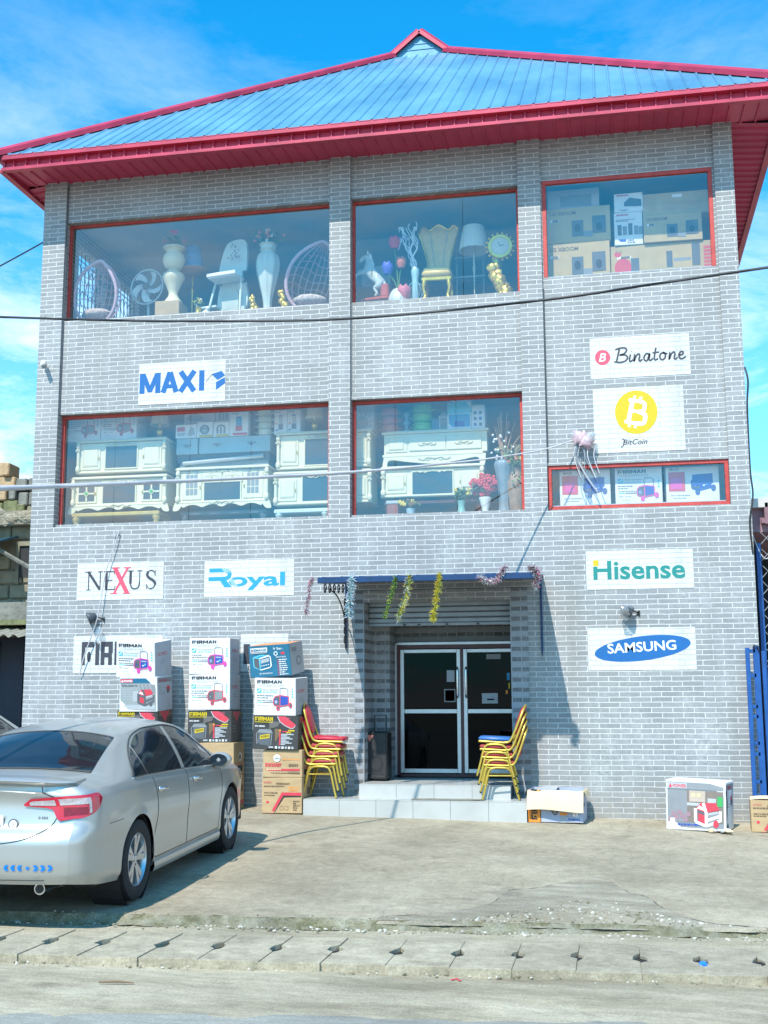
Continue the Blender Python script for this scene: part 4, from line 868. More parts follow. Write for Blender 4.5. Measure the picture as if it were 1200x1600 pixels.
def pr_black(b, w, d, h, seed=0):
    F, Sd, T = fronts(w, d, h)
    firman(b, F, .035*w, .84*h, .40*w, .12*h, i_yel); b.rect(F, .03*w, .43*w, .795*h, .815*h, i_yel)
    b.poly(F, [(.52*w, .985*h), (.985*w, .985*h), (.985*w, .80*h), (.90*w, .64*h), (.84*w, .615*h), (.70*w, .70*h), (.58*w, .82*h)], i_lgrey, .0015); b.poly(F, [(.54*w, .985*h), (.985*w, .985*h), (.985*w, .82*h), (.89*w, .66*h), (.84*w, .64*h), (.71*w, .72*h), (.60*w, .83*h)], i_red, .002)
    lines(b, F, .62*w, .95*w, [.92*h, .87*h], .010, i_pink, seed, l=.003)
    b.text(F, 'SPG SERIES', .04*w, .66*h, .045*h, i_white, bold=.03, fit=.22*w)
    b.poly(F, [(.36*w, .60*h), (.55*w, .68*h), (.60*w, .82*h), (.36*w, .84*h)], ink('print smoke', (.13, .115, .11)), .0012); b.poly(F, [(.50*w, .20*h), (.62*w, .50*h), (.62*w, .60*h), (.48*w, .62*h)], i_brown, .0014)
    P = lambda q, m, k=0: b.poly(F, [((.10+.32*a)*w, (.10+.5*c)*h) for a, c in q], m, .002+k)
    P([(.0, .1), (.85, .0), (.95, .75), (.1, .85)], i_dgrey); P([(.02, .78), (.2, .95), (1.0, .92), (.98, .76)], i_mid, .0003); P([(.2, .38), (.85, .48), (.85, .72), (.2, .62)], i_yel, .0005)
    for k in range(6): P([(.28+.09*k, .46+.012*k), (.33+.09*k, .467+.012*k), (.33+.09*k, .60+.012*k), (.28+.09*k, .59+.012*k)], inkblack, .0008)
    b.ribbon(F, [((.10+.32*a)*w, (.10+.5*c)*h) for a, c in [(0, .1), (-.05, .7), (.15, .95), (.9, .98), (1.02, .8), (.95, .05)]], .010, i_mid, .003)
    b.rect(F, .585*w, .615*w, .13*h, .56*h, i_red); b.ell(F, .60*w, .57*h, .022*w, .028*h, i_orange, .003, n=12); b.rect(F, .64*w, .80*w, .52*h, .55*h, i_red); b.rect(F, .78*w, .92*w, .55*h, .59*h, i_yel, .0022); lines(b, F, .74*w, .92*w, [.49*h], .014, i_yel, seed)
    for k in range(8): b.rect(F, .625*w, (.72+.2*((k*37 % 10)/10))*w, (.14+.043*k)*h, (.172+.043*k)*h, i_lgrey)
    for k in range(6): b.rect(F, (.50+.072*k)*w, (.545+.072*k)*w, .03*h, .095*h, i_white if k % 2 == 0 else i_lgrey)
    b.rect(F, .36*w, .46*w, .045*h, .09*h, i_lgrey); b.rect(F, .03*w, .14*w, .05*h, .09*h, i_red)
    b.rect(Sd, .02, d*.98, .80*h, .98*h, i_brown); b.poly(Sd, [(d*.1, .97*h), (d*.8, .97*h), (d*.5, .62*h)], i_red, .002); lines(b, Sd, .1*d, .7*d, [.5*h, .42*h, .34*h], .01, i_mid, 3)
def pr_teal(b, w, d, h, seed=0):
    F, Sd, T = fronts(w, d, h)
    b.rect(F, .05*w, .46*w, .80*h, .93*h, i_white); b.text(F, 'KEMAGE', .065*w, .825*h, .075*h, i_kteal, bold=.05, fit=.375*w, l=.003); b.rect(F, .05*w, .45*w, .755*h, .785*h, i_lgrey)
    b.poly(F, [(.07*w, .83*h), (.12*w, .90*h), (.10*w, .83*h)], i_red, .004)
    b.text(F, 'V Series', .60*w, .84*h, .075*h, i_white, bold=.02, fit=.32*w); b.ribbon(F, [(.66*w+.04*w*math.cos(t), .72*h+.055*h*math.sin(t)) for t in [k*math.pi/8 for k in range(16)]], .010, i_white, .002, closed=True); b.ell(F, .83*w, .72*h, .05*w, .045*h, i_red, n=16)
    b.text(F, 'FEATURES', .66*w, .585*h, .045*h, i_white, bold=.01, fit=.24*w)
    for k in range(8): b.rect(F, .68*w, .71*w, (.50-.065*k)*h, (.53-.065*k)*h, i_red if k % 2 == 0 else i_pink)
    lines(b, F, .72*w, .93*w, [(.505-.065*k)*h for k in range(8)], .012, i_white, seed, frac=(.6, 1))
    b.text(F, 'ADVANCED TECHNOLOGY', .09*w, .10*h, .040*h, i_white, bold=.03, fit=.46*w); lines(b, F, .09*w, .35*w, [.04*h], .014, i_white, 3)
    P = lambda q: [((.10+.44*a)*w, (.17+.53*c)*h) for a, c in q]
    b.poly(F, P([(.05, .30), (.35, .12), (.40, .80), (.05, .88)]), i_dgrey, .0014); b.poly(F, P([(.36, .14), (.95, .28), (.92, .90), (.40, .78)]), i_kteal, .0016); b.poly(F, P([(.05, .88), (.40, .80), (.92, .9), (.6, 1.0)]), i_sky, .0018); b.poly(F, P([(.42, .5), (.88, .60), (.88, .82), (.42, .72)]), i_lgrey, .0022)
    for k in range(4): b.ell(F, *P([(.46+.12*k, .36+.02*k)])[0], .014*w, .02*h, i_white, .0024, n=10)
    for q in ([(.02, .32), (.02, .88), (.36, .80), (.36, .12), (.02, .32)], [(.36, .12), (.90, .24), (.98, .34), (.96, .86), (.88, .94), (.36, .80)], [(.02, .88), (.45, 1.0), (.88, .94)]): b.ribbon(F, P(q), .014, i_cyan if q[0][0] < .1 else i_white, .003)
    b.ell(Sd, .62*d, .42*h, .2*d, .16*h, i_mid, n=18); b.ell(Sd, .62*d, .42*h, .13*d, .1*h, card_grey, .003, n=16); b.rect(Sd, .15*d, .5*d, .72*h, .86*h, i_mid); b.rect(Sd, .3*d, .35*d, .62*h, .66*h, inkblack)
def pr_brown_a(b, w, d, h, seed=0):
    F, Sd, T = fronts(w, d, h)
    firman(b, F, .36*w, .80*h, .33*w, .055*h, i_brown); b.text(F, 'SUMEC', .05*w, .84*h, .055*h, i_red, fit=.2*w); lines(b, F, .05*w, .6*w, [.745*h], .012, i_brown, seed)
    b.poly(F, [(.22*w, .0), (.29*w, .0), (.54*w, .50*h), (.985*w, .50*h), (.985*w, .585*h), (.50*w, .585*h)], i_red); b.poly(F, [(.30*w, .0), (.32*w, .0), (.555*w, .46*h), (.985*w, .46*h), (.985*w, .49*h), (.545*w, .49*h)], inkblack)
    lines(b, F, .06*w, .4*w, [.56*h, .49*h], .012, i_brown, seed+2); b.ell(F, .15*w, .31*h, .035*w, .035*w, i_red, n=14); b.rect(F, .68*w, .70*w, .62*h, .76*h, i_orange); lines(b, F, .72*w, .95*w, [.72*h, .66*h, .62*h], .010, i_orange, 2); lines(b, F, .06*w, .2*w, [.12*h], .008, i_orange, 3)
    for k in range(5): lines(b, F, .78*w, .96*w, [(.33-.06*k)*h], .012, i_brown, seed+k)
    for x in (.46, .58): b.ribbon(F, [((x+a)*w, c*h) for a, c in [(0, .10), (.08, .10), (.08, .2), (0, .2)]], .004, i_brown, closed=True)
    b.rect(Sd, .05*d, .95*d, .16*h, .26*h, i_red); b.rect(Sd, .05*d, .95*d, .10*h, .14*h, i_brown); b.rect(Sd, .6*d, .9*d, .5*h, .7*h, i_brown)
def pr_brown_b(b, w, d, h, seed=0):
    F, Sd, T = fronts(w, d, h)
    b.rect(F, .06*w, .94*w, .24*h, .31*h, i_red); b.rect(F, .06*w, .94*w, .135*h, .19*h, i_brown); lines(b, F, .09*w, .5*w, [.27*h], .014, card_pale, seed, l=.003); lines(b, F, .09*w, .7*w, [.155*h], .010, card_brown, seed, l=.003)
    lines(b, F, .06*w, .5*w, [.46*h, .39*h], .018, i_red, seed, frac=(.8, 1)); lines(b, F, .66*w, .9*w, [.40*h], .03, i_brown, seed, frac=(.9, 1)); lines(b, F, .5*w, .95*w, [.63*h], .01, i_orange, 2)
    b.rect(Sd, .2*d, .85*d, .10*h, .28*h, inkblack); b.ell(Sd, .6*d, .55*h, .16*d, .13*h, i_white, n=16); b.ell(Sd, .58*d, .54*h, .10*d, .09*h, i_brown, .003, n=14); b.rect(Sd, .1*d, .9*d, .32*h, .34*h, i_red)
def disc(b, w, d, h):
    F = fronts(w, d, h)[0]; b.ell(F, .36*w, .70*h, .09*w, .09*w, i_white, .003, n=20); b.ell(F, .36*w, .70*h, .03*w, .03*w, i_lgrey, .004, n=12); b.rect(F, .28*w, .44*w, .655*h, .69*h, i_mid, .0045)
def carton(name, label, w, d, h, x, y, z, mat, print_fn, rz=0., tilt=0., roll=0., cat='carton', group=None, side=None, top=None, taper=0., **k):
    b = carton_mesh(w, d, h, mat, taper=taper)
    F, Sd, T = fronts(w, d, h)
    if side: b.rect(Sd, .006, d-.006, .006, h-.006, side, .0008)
    if top: b.rect(T, .006, w-.006, .006, d-.006, top, .0008)
    if print_fn: print_fn(b, w, d, h, **k)
    o = b.build(name); o.location = (x, y, z); o.rotation_euler = (tilt, roll, rz)
    return tag(o, label, cat, group)
GS = 'cartons in the three leaning stacks'
# first stack, half behind the car
yb = -0.45
def stackz(x): return gz(x, -.5)
carton('carton', 'brown carton at the foot of the first stack, hidden behind the car roof', .56, .45, .50, -4.62, yb, stackz(-4.6), card_brown, pr_brown_a, group=GS)
carton('carton', 'plain brown carton second from the ground in the first stack, behind the silver car', .54, .45, .36, -4.62, yb, stackz(-4.6)+.50, card_brown, pr_brown_b, group=GS)
carton('carton', 'black carton with yellow lettering just above the car roof, first stack', .585, .46, .40, -4.625, yb+.02, stackz(-4.6)+.862, card_black, pr_black, rz=R(-3), group=GS)
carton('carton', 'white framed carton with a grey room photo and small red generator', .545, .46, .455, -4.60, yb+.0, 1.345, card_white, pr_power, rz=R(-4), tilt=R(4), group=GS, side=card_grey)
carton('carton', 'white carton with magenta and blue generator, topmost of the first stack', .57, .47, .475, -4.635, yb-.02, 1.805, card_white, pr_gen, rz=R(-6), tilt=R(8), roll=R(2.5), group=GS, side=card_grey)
# second stack
yb = -0.42
carton('carton', 'brown carton on the ground of the middle stack, right beside the car front wheel', .56, .44, .445, -3.58, yb, stackz(-3.6), card_brown, pr_brown_a, group=GS)
carton('carton', 'brown carton second from the ground in the middle stack, above the car mirror', .56, .44, .415, -3.585, yb, stackz(-3.6)+.447, card_brown, pr_brown_b, group=GS)
carton('carton', 'black carton with yellow lettering in the middle stack, under a white carton with red generator', .595, .44, .405, -3.645, yb, stackz(-3.6)+.864, card_black, pr_black, rz=R(1), group=GS)
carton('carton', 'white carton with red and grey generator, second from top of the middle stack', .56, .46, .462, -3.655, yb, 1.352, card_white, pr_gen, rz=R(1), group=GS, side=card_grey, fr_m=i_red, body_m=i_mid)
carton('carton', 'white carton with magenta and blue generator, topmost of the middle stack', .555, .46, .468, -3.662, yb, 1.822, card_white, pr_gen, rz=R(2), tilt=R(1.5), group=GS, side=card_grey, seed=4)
# third stack, beside the steps
yb = -0.48
b_ = carton('carton', 'brown carton with red corner stripe on the ground beside the steps', .53, .44, .445, -2.64, yb, stackz(-2.7), card_brown, pr_brown_a, group=GS)
carton('carton', 'brown carton with a silver disc sticker, second from the ground beside the steps', .52, .44, .345, -2.635, yb, stackz(-2.7)+.447, card_brown, lambda b, w, d, h: (pr_brown_b(b, w, d, h), disc(b, w, d, h)), group=GS)
carton('carton', 'black carton with yellow lettering beside the backs of the red chairs', .61, .46, .425, -2.72, yb-.02, stackz(-2.7)+.797, card_black, pr_black, rz=R(-2), roll=R(1.5), group=GS, seed=3)
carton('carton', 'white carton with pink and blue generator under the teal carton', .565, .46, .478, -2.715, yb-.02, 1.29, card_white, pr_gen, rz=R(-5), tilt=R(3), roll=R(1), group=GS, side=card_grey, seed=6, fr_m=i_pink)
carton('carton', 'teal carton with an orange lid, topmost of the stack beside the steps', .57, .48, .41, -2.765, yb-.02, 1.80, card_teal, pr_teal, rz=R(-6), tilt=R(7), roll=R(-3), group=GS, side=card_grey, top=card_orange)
# open carton right of the steps
def open_carton():
    w, d, h = .66, .52, .385
    t = thing('open_carton', 'open carton with drooping pale flap and orange end stripe, right of the steps', 'carton', (0.825, -0.43, gz(.83, -.4)), rz=R(-4))
    blue_card = pm('pale blue board', (.40, .44, .56), .6, 0, .08, 4)
    b = MB(); T_ = .006
    b.span(-w/2, w/2, -d/2, -d/2+T_, 0, h, blue_card); b.span(-w/2, w/2, d/2-T_, d/2, 0, h, blue_card); b.span(-w/2, -w/2+T_, -d/2+T_, d/2-T_, 0, h, blue_card); b.span(w/2-T_, w/2, -d/2+T_, d/2-T_, 0, h, blue_card); b.span(-w/2, w/2, -d/2, d/2, 0, T_, card_pale)
    b.span(-w/2+T_, w/2-T_, -d/2+T_, d/2-T_, .02, h*.72, i_brown)
    F = Fr((-w/2, -d/2, 0)); Sd = Fr((w/2, -d/2, 0), (0, 1, 0))
    b.rect(F, .0, .145, 0, h, i_orange); b.rect(F, .145, .155, 0, h, inkblack)
    fr2 = Fr(F.p(.11, .03), (0, 0, 1), (-1, 0, 0)); firman(b, fr2, 0, 0, .36, .075, inkblack, .003)
    lines(b, F, .46, .63, [.15, .12, .095, .07], .006, i_mid, 3); b.text(F, 'FIRMAN', .48, .025, .03, i_dblue, bold=.02, fit=.14)
    b.poly(F, [(.175, .17), (.22, .15), (.26, .16), (.30, .10), (.335, .085), (.36, .12), (.42, .16), (.43, .25), (.175, .25)], i_dgrey); b.ell(F, .325, .125, .035, .04, i_dgrey, .003, n=16); b.ell(F, .325, .125, .02, .024, i_mid, .004, n=14); b.ribbon(F, [(.38, .14), (.43, .15), (.435, .24)], .012, inkblack, .003)
    b.rect(F, .38, .47, .085, .12, i_orange, .003); b.rect(F, .385, .455, 0.0, .075, i_pap, .004); b.rect(F, .54, .60, .075, .115, i_white, .003); b.poly(F, [(.55, .11), (.57, .09), (.59, .085), (.575, .1)], i_red, .004)
    b.rect(Sd, .0, d, .0, h*.98, blue_card, .001); b.text(Sd, 'FIRMAN', .05, .18, .05, i_dgrey, bold=.02)
    b.build('carton_body', t)
    fl = MB()
    def flap(u, v):   # front flap bent down over the face
        x = -w/2-.005+(w+.02)*u; k = v*.245
        return (x, -d/2-.004-.10*math.sin(v*1.3)+.012*math.sin(u*9), h-.004+.018*math.sin(v*3.1)*(1-v)-k*.93-.015*u*v+.012*math.sin(u*5)*v)
    fl.grid(flap, 16, 8, card_pale); fl.build('carton_flap', t, smooth=40)
    f2 = MB(); f2.grid(lambda u, v: (-w/2+.02+.30*u, d/2-.40*v-.03, h-.02+.05*(1-v)*u+.01*math.sin(u*4)), 6, 6, i_lgrey); f2.build('carton_flap', t, smooth=40)
    f3 = MB(); f3.grid(lambda u, v: (w/2-.005+.05*v, -d/2+d*u, h-.005+.03*v-.1*v*v), 6, 5, card_pale); f3.grid(lambda u, v: (-w/2+w*u, d/2+.01+.05*v, h-.003-.06*v), 6, 4, card_pale); f3.build('carton_flap', t, smooth=40)
open_carton()
# damaged carton by the blue gate
def torn():
    w, d, h = .69, .42, .56
    t = thing('torn_carton', 'battered white carton with a red generator picture and torn lower corner', 'carton', (2.50, -0.78, gz(2.5, -.8)), rz=R(-17))
    b = carton_mesh(w, d, h, card_white, .008); pr_power(b, w, d, h, 2, True)
    b.v = [(x+.015*(z/h)*(1 if x > 0 else .4), y+.035*(z/h)**2, z*(1+.05*(.3-x))+(.012*noise.noise(Vector((x*9, y*7, 1))) if z < .05 else 0)) for x, y, z in b.v]
    b.build('carton_body', t)
    k = MB(); r = random.Random(2)
    zs = [i*.5/12 for i in range(13)]
    k.add([(w/2+.012+.008*r.random(), -d/2+.02+.03*r.random(), z+.02) for z in zs]+[(w/2+.014, -d/2+.05+.035*r.random()+.02*(1-z/.5), z+.02) for z in zs], [(i, 13+i, 14+i, i+1) for i in range(12)], inkblack)
    k.build('tear', t)
    q = MB()
    for i in range(14): q.ball((r.uniform(.12, .40), -d/2-r.uniform(-.02, .07), .015+.015*r.random()), r.uniform(.012, .03), (card_white, card_pale, i_lgrey)[i % 3], 6, 4, (1.8, 1, .7), .5)
    q.grid(lambda u, v: (w/2-.02+.03*v+.01*math.sin(u*9), -d/2+.06+.36*u, .02+.43*v+.02*math.sin(u*7)), 8, 6, card_grey)
    q.build('torn_flap', t, smooth=40)
torn()
def carton_right():
    w, d, h = .52, .40, .36
    t = thing('brown_carton', 'brown carton with red and black corner stripe, cut off by the right frame edge', 'carton', (3.345, -0.72, gz(3.3, -.7)), rz=R(-4))
    b = carton_mesh(w, d, h, card_brown); pr_brown_a(b, w, d, h); b.build('carton_body', t)
    f = MB(); f.grid(lambda u, v: (-w/2+w*u, -d/2+.01+.18*v, h+.005+.03*math.sin(v*2.6)+.015*math.sin(u*5)), 8, 6, card_pale); f.ball((.02, -.03, h+.02), .04, i_white, 8, 5, (1.5, 1, .6), .5); f.build('carton_flap', t, smooth=40)
carton_right()
# ------------------------------------------------------------ chairs
def chair_parts(root, cushion, backc, plastic=True):
    tb = .0145
    for s in (-1, 1):
        y = .19*s
        f = MB(); f.tube(spl([(-.24, y, 0), (-.20, y, .13), (-.155, y, .30), (-.13, y, .36), (-.07, y, .395), (.06, y, .395), (.12, y, .37), (.15, y, .30), (.185, y, .14), (.22, y, 0)], 4), tb, gold_chair, 8)
        f.tube([(-.157, y, .30), (.150, y, .30)], .009, gold_chair, 6)
        f.ball((-.24, y, .004), .016, black, 8, 5); f.ball((.22, y, .004), .016, black, 8, 5); f.build('leg_frame', root, 50)
    f = MB()
    oval = [(-.19+.0, .425), (-.235, .50), (-.30, .66), (-.345, .80)]
    path = [(.20, -.19, .43), (.0, -.195, .425), (-.13, -.195, .425), (-.19, -.195, .46), (-.25, -.19, .60), (-.30, -.175, .74), (-.335, -.13, .84), (-.35, -.06, .885), (-.352, 0, .893), (-.35, .06, .885), (-.335, .13, .84), (-.30, .175, .74), (-.25, .19, .60), (-.19, .195, .46), (-.13, .195, .425), (.0, .195, .425), (.20, .19, .43)]
    f.tube(spl(path, 4), tb, gold_chair, 8); f.tube([(.20, -.19, .43), (.20, .19, .43)], tb, gold_chair, 8)
    for x in (-.1, .1): f.tube([(x, -.19, .40), (x, .19, .40)], .009, gold_chair, 6)
    f.build('back_frame', root, 50)
    s = MB(); s.box((.015, 0, .462), (.40, .385, .06), cushion, bev=.022)
    s.v = [(x, y, z+.012*math.cos(x*7)*math.cos(y*7) if z > .46 else z) for x, y, z in s.v]; s.build('seat', root, 50)
    bk = MB(); Tq = Matrix.Rotation(R(-17), 3, 'Y')
    pts = [(.155*math.copysign(abs(math.cos(t))**.8, math.cos(t)), .185*math.copysign(abs(math.sin(t))**.8, math.sin(t))) for t in [k*2*math.pi/28 for k in range(28)]]
    c = Vector((-.288, 0, .70))
    vs = [c+Tq@Vector((.018, a, b)) for a, b in pts]+[c+Tq@Vector((-.018, a, b)) for a, b in pts]+[c+Tq@Vector((.032, a*.8, b*.8)) for a, b in pts]+[c+Tq@Vector((.036, 0, 0))]; n = 28
    bk.add(vs, [(k, (k+1) % n, n+(k+1) % n, n+k)[::-1] for k in range(n)]+[tuple(range(2*n-1, n-1, -1))]+[(k, (k+1) % n, 2*n+(k+1) % n, 2*n+k) for k in range(n)]+[(2*n+k, 2*n+(k+1) % n, 3*n) for k in range(n)], backc); bk.build('backrest', root, 50)
red_cloth = pm('red chair vinyl', (.56, .028, .06), .45, 0, .12, 9); blue_cloth = pm('blue chair vinyl', (.04, .14, .40), .4, 0, .12, 9); worn_red = pm('worn red vinyl', (.40, .05, .05), .6, 0, .2, 9)
GC = 'gold framed banquet chairs stacked by the entrance'
CL = ['gold chair with red cushions, lowest of the left stack, feet on the step', 'gold chair second from the bottom in the stack left of the door', 'gold chair second from the top in the stack left of the door', 'gold chair with bright red oval back, topmost of the left stack', 'gold chair with worn red seat, lowest of the right stack', 'gold chair second from the bottom in the stack right of the door', 'gold chair second from the top in the stack right of the door', 'gold chair with blue seat cushion, topmost of the right stack']
c0 = thing('stacked_chair', CL[0], 'chair', (-2.165, -0.40, .237), R(-2), GC); chair_parts(c0, worn_red, red_cloth)
for k in range(1, 4):
    c = copy_tree(c0); c['label'] = CL[k]; c.location = (-2.165+.018*k, -0.40+.008*k, .237+.095*k); c.rotation_euler = (0, R(.8*k), R(-2+1.2*k))
    if k == 3:
        for ch in c.children:
            if ch.name.startswith('seat'): ch.data = ch.data.copy(); ch.data.materials[0] = red_cloth
c1 = copy_tree(c0); c1['label'] = CL[4]; c1.location = (.115, -0.40, .237); c1.rotation_euler = (0, 0, R(184))
for k in range(1, 4):
    c = copy_tree(c0); c['label'] = CL[4+k]; c.location = (.115-.016*k, -0.40-.006*k, .237+.095*k); c.rotation_euler = (0, R(-.8*k), R(184-1.5*k))
    if k == 3:
        for ch in c.children:
            if ch.name.startswith('seat'): ch.data = ch.data.copy(); ch.data.materials[0] = blue_cloth
# loose clear plastic wrap on the top seat of each stack
wrap_m = glass_mat('clear plastic wrap', (.93, .94, .95), .10, .12, (.8, .8, .8), .15)
for nm, x, lab in (('plastic_wrap', -2.02, 'torn clear plastic wrap on the red seat of the left chair stack'),):
    p = MB(); p.grid(lambda u, v: (x-.2+.36*u, -.60+.36*v, 1.035+.018*noise.noise(Vector((u*5, v*5, 0)))-(.11*max(0, u-.8)/.2)), 16, 10, wrap_m); tag(p.build(nm, smooth=60), lab, 'plastic wrap')
# ------------------------------------------------------------ trolley speaker in the porch
t = thing('trolley_speaker', 'black upright speaker box with a raised trolley handle, inside the porch', 'speaker', (-1.585, 0.30, .408), R(-4))
b = MB(); b.box((0, 0, .335), (.315, .26, .62), black, bev=.02); b.box((0, -.02, .05), (.30, .28, .05), black, bev=.015); b.build('cabinet', t)
g = MB(); fr = Fr((-.14, -.131, 0)); g.rect(fr, .0, .28, .08, .60, inkblack); g.ell(fr, .14, .22, .11, .11, black, .003); g.ell(fr, .14, .22, .08, .08, inkblack, .005); g.ell(fr, .14, .47, .10, .10, black, .003); g.ell(fr, .14, .47, .07, .07, inkblack, .005); g.build('grille', t)
g = MB(); g.poly(Fr((-.14, -.137, 0)), [(.01, .60), (.11, .60), (.06, .51)], pm('faded pink tag', (.55, .18, .14), .6)); g.build('tag', t)
h = MB(); h.tube([(-.07, .08, .62), (-.07, .08, .86), (.09, .08, .86), (.09, .08, .62)], .010, black, 8); h.build('handle', t)
for x in (-.12, .12):
    q = MB(); q.lathe([(.03, -.015), (.045, -.015), (.045, .015), (.03, .015)], black, (x, .10, .045), 14, Matrix.Rotation(R(90), 3, 'Y')); q.build('wheel', t)
# ------------------------------------------------------------ tinsel
def tinsel(label, pts, r, mats, seed, name='tinsel_garland'):
    b = MB(); rnd = random.Random(seed); P = spl(pts, 8)
    b.tube(P, r*.12, mats[0], 5)
    for p in P:
        for k in range(26):
            d = Vector((rnd.gauss(0, 1), rnd.gauss(0, 1), rnd.gauss(0, 1))).normalized(); o_ = Vector((rnd.gauss(0, 1), rnd.gauss(0, 1), rnd.gauss(0, 1)))*.008
            a = d.orthogonal().normalized()*r*.09; e = d*r*rnd.uniform(.5, 1.1); q = p+o_
            b.add([q-a, q+a, q+e+a*.4, q+e-a*.4], [(0, 1, 2, 3)], mats[rnd.randrange(len(mats))])
    return tag(b.build(name), label, 'garland', 'tinsel garlands on the entrance canopy')
def foil(name, c): return pm(name, c, .30, .55, .3, 40)
f_sil = foil('silver foil', (.78, .80, .82)); f_gold = foil('gold foil', (.85, .62, .08)); f_dgrn = foil('dark green foil', (.06, .20, .06)); f_lgrn = foil('yellow green foil', (.60, .62, .10)); f_dull = foil('dull silver foil', (.36, .33, .33)); f_pink = foil('pink foil', (.65, .22, .30)); f_aqua = foil('aqua foil', (.35, .65, .70))
ty = -1.53
def tp(pts, y=ty): return [(a, y, b) for a, b in pts]
tinsel('thin dull silver strand hanging off the left tip of the canopy', tp([(-2.05, 2.94), (-2.09, 2.76), (-2.12, 2.52)]), .045, [f_dull, f_sil, f_pink], 1)
tinsel('pale aqua silver strand left of the shutter', tp([(-1.545, 2.94), (-1.565, 2.72), (-1.58, 2.48)]), .07, [f_sil, f_aqua, f_sil], 2)
tinsel('dark green strand slanting in front of the shutter', tp([(-1.00, 2.93), (-1.05, 2.74), (-1.14, 2.45)]), .045, [f_dgrn, f_dgrn, f_lgrn], 3)
tinsel('yellow green strand slanting in front of the shutter', tp([(-0.83, 2.94), (-0.87, 2.72), (-0.97, 2.44)]), .06, [f_lgrn, f_gold, f_sil], 4)
tinsel('gold strand in front of the shutter, right of the green ones', tp([(-0.46, 2.95), (-0.50, 2.72), (-0.55, 2.42)]), .06, [f_gold, f_gold, f_lgrn], 5)
tinsel('silver strand looped along the right part of the canopy edge', tp([(0.02, 2.92), (0.12, 2.87), (0.24, 2.89), (0.30, 3.0), (0.34, 3.03)]), .055, [f_sil, f_sil, f_pink], 6)
tinsel('silver pink clump on the right tip of the canopy', tp([(0.62, 3.02), (0.69, 2.99), (0.71, 2.9), (0.68, 2.80)]), .06, [f_sil, f_dull, f_pink], 7)
# ------------------------------------------------------------ lamps, camera, wires
def floodlight(x, z, rz, label, bagged):
    t = thing('floodlight', label, 'floodlight', (x, GF, z), rz, 'floodlights above the wall signs')
    t.scale = (.82, .82, .82)
    b = MB(); b.tube([(0, 0, 0), (0, -.10, .03), (0, -.16, .05)], .012, black, 8); b.box((0, -.008, 0), (.06, .016, .08), black, bev=.004); b.build('bracket', t)
    T = Matrix.Rotation(R(112), 3, 'X')
    c = MB(); c.lathe([(.02, -.04), (.05, -.03), (.09, .05), (.105, .10), (.10, .11), (.085, .105)], pm('grey lamp shade', (.06, .07, .085), .5), (0, -.17, .05), 18, T); c.build('lamp_shade', t, 50)
    if bagged:
        p = MB(); p.ball((0, -.26, .02), .10, wrap_m, 14, 9, (.9, 1, 1.15), .55); p.build('plastic_bag', t, 60)
floodlight(-5.42, 2.60, R(-62), 'grey shaded floodlight above the dark block letter sign', False)
bag2 = MB(); bag2.ball((-5.46, GF-.08, 2.38), .06, wrap_m, 10, 8, (.9, .6, 1.9), .4); tag(bag2.build('hanging_plastic_bag', smooth=60), 'clear plastic bag hanging under the left floodlight', 'plastic bag')
floodlight(1.90, 2.56, R(-48), 'floodlight wrapped in silvery plastic above the blue oval sign', True)
t = thing('security_camera', 'small white security camera on the left corner pillar', 'camera', (-6.44, GF, 6.33))
b = MB(); b.box((-.06, -.02, .03), (.08, .04, .06), i_white, bev=.01); b.tube([(-.06, -.03, .03), (-.02, -.09, .02)], .012, i_white, 8); b.build('mount', t)
b = MB(); b.lathe([(.02, -.08), (.034, -.075), (.034, .05), (.03, .07), (.012, .072)], i_white, (0, -.13, .01), 14, Matrix.Rotation(R(100), 3, 'X') @ Matrix.Rotation(R(20), 3, 'Y')); b.build('camera_body', t, 50)
def wire(name, label, pts, r, m, k=8, a=(), z=()):
    b = MB(); P = [Vector(p) for p in a]+spl(pts, k)+[Vector(p) for p in z]
    if isinstance(r, list): r = [r[0]]*len(a)+r+[r[-1]]*len(z)
    b.tube(P, r, m, 6); return tag(b.build(name, smooth=60), label, 'cable')
rubber = pm('black cable', (.02, .02, .022), .5); pale_cable = pm('weathered pale cable', (.52, .50, .52), .5, 0, .12, 4)
WIREB = [(-0.253, -12.4, 2.622), (0.086, -12.45, 2.574), (0.405, -12.5, 2.533), (0.877, -12.55, 2.493), (1.397, -12.6, 2.491), (1.693, -12.6, 2.515), (1.98, -12.6, 2.539)]
WIREP = [(-4.006, -9.3, 2.699), (-3.233, -7.0, 3.154), (-2.46, -4.7, 3.609), (-1.302, -2.8, 4.007), (-0.335, -1.6, 4.308), (0.194, -1.0, 4.479), (0.767, -0.45, 4.676), (1.13, -0.12, 4.851)]
wire('overhead_cable', 'black overhead cable sagging across the facade under the top windows', WIREB, .0035, rubber, 8, [(-26, -14.5, 9.0), (-9, -12.9, 4.0), (-3, -12.4, 2.95)], [(4.2, -12.7, 2.9), (9, -13, 4.0), (24, -14.5, 9.0)])
wire('overhead_cable', 'pale thick cable crossing the lower row of shop windows', WIREP, [.025]*9+[.021]*8+[.018]*8+[.015]*8+[.012]*8+[.009]*16, pale_cable, 8, [(-14, -30, 7.5), (-6.2, -15.2, 3.2)])
wire('overhead_cable', 'thin dark cable in the sky left of the roof corner', [(-60, 26, 13), (-30, 12, 8.6), (-11, 2.5, 8.0), (-8.2, 1.2, 8.35), (-6.6, 0.5, 8.62)], .012, rubber)
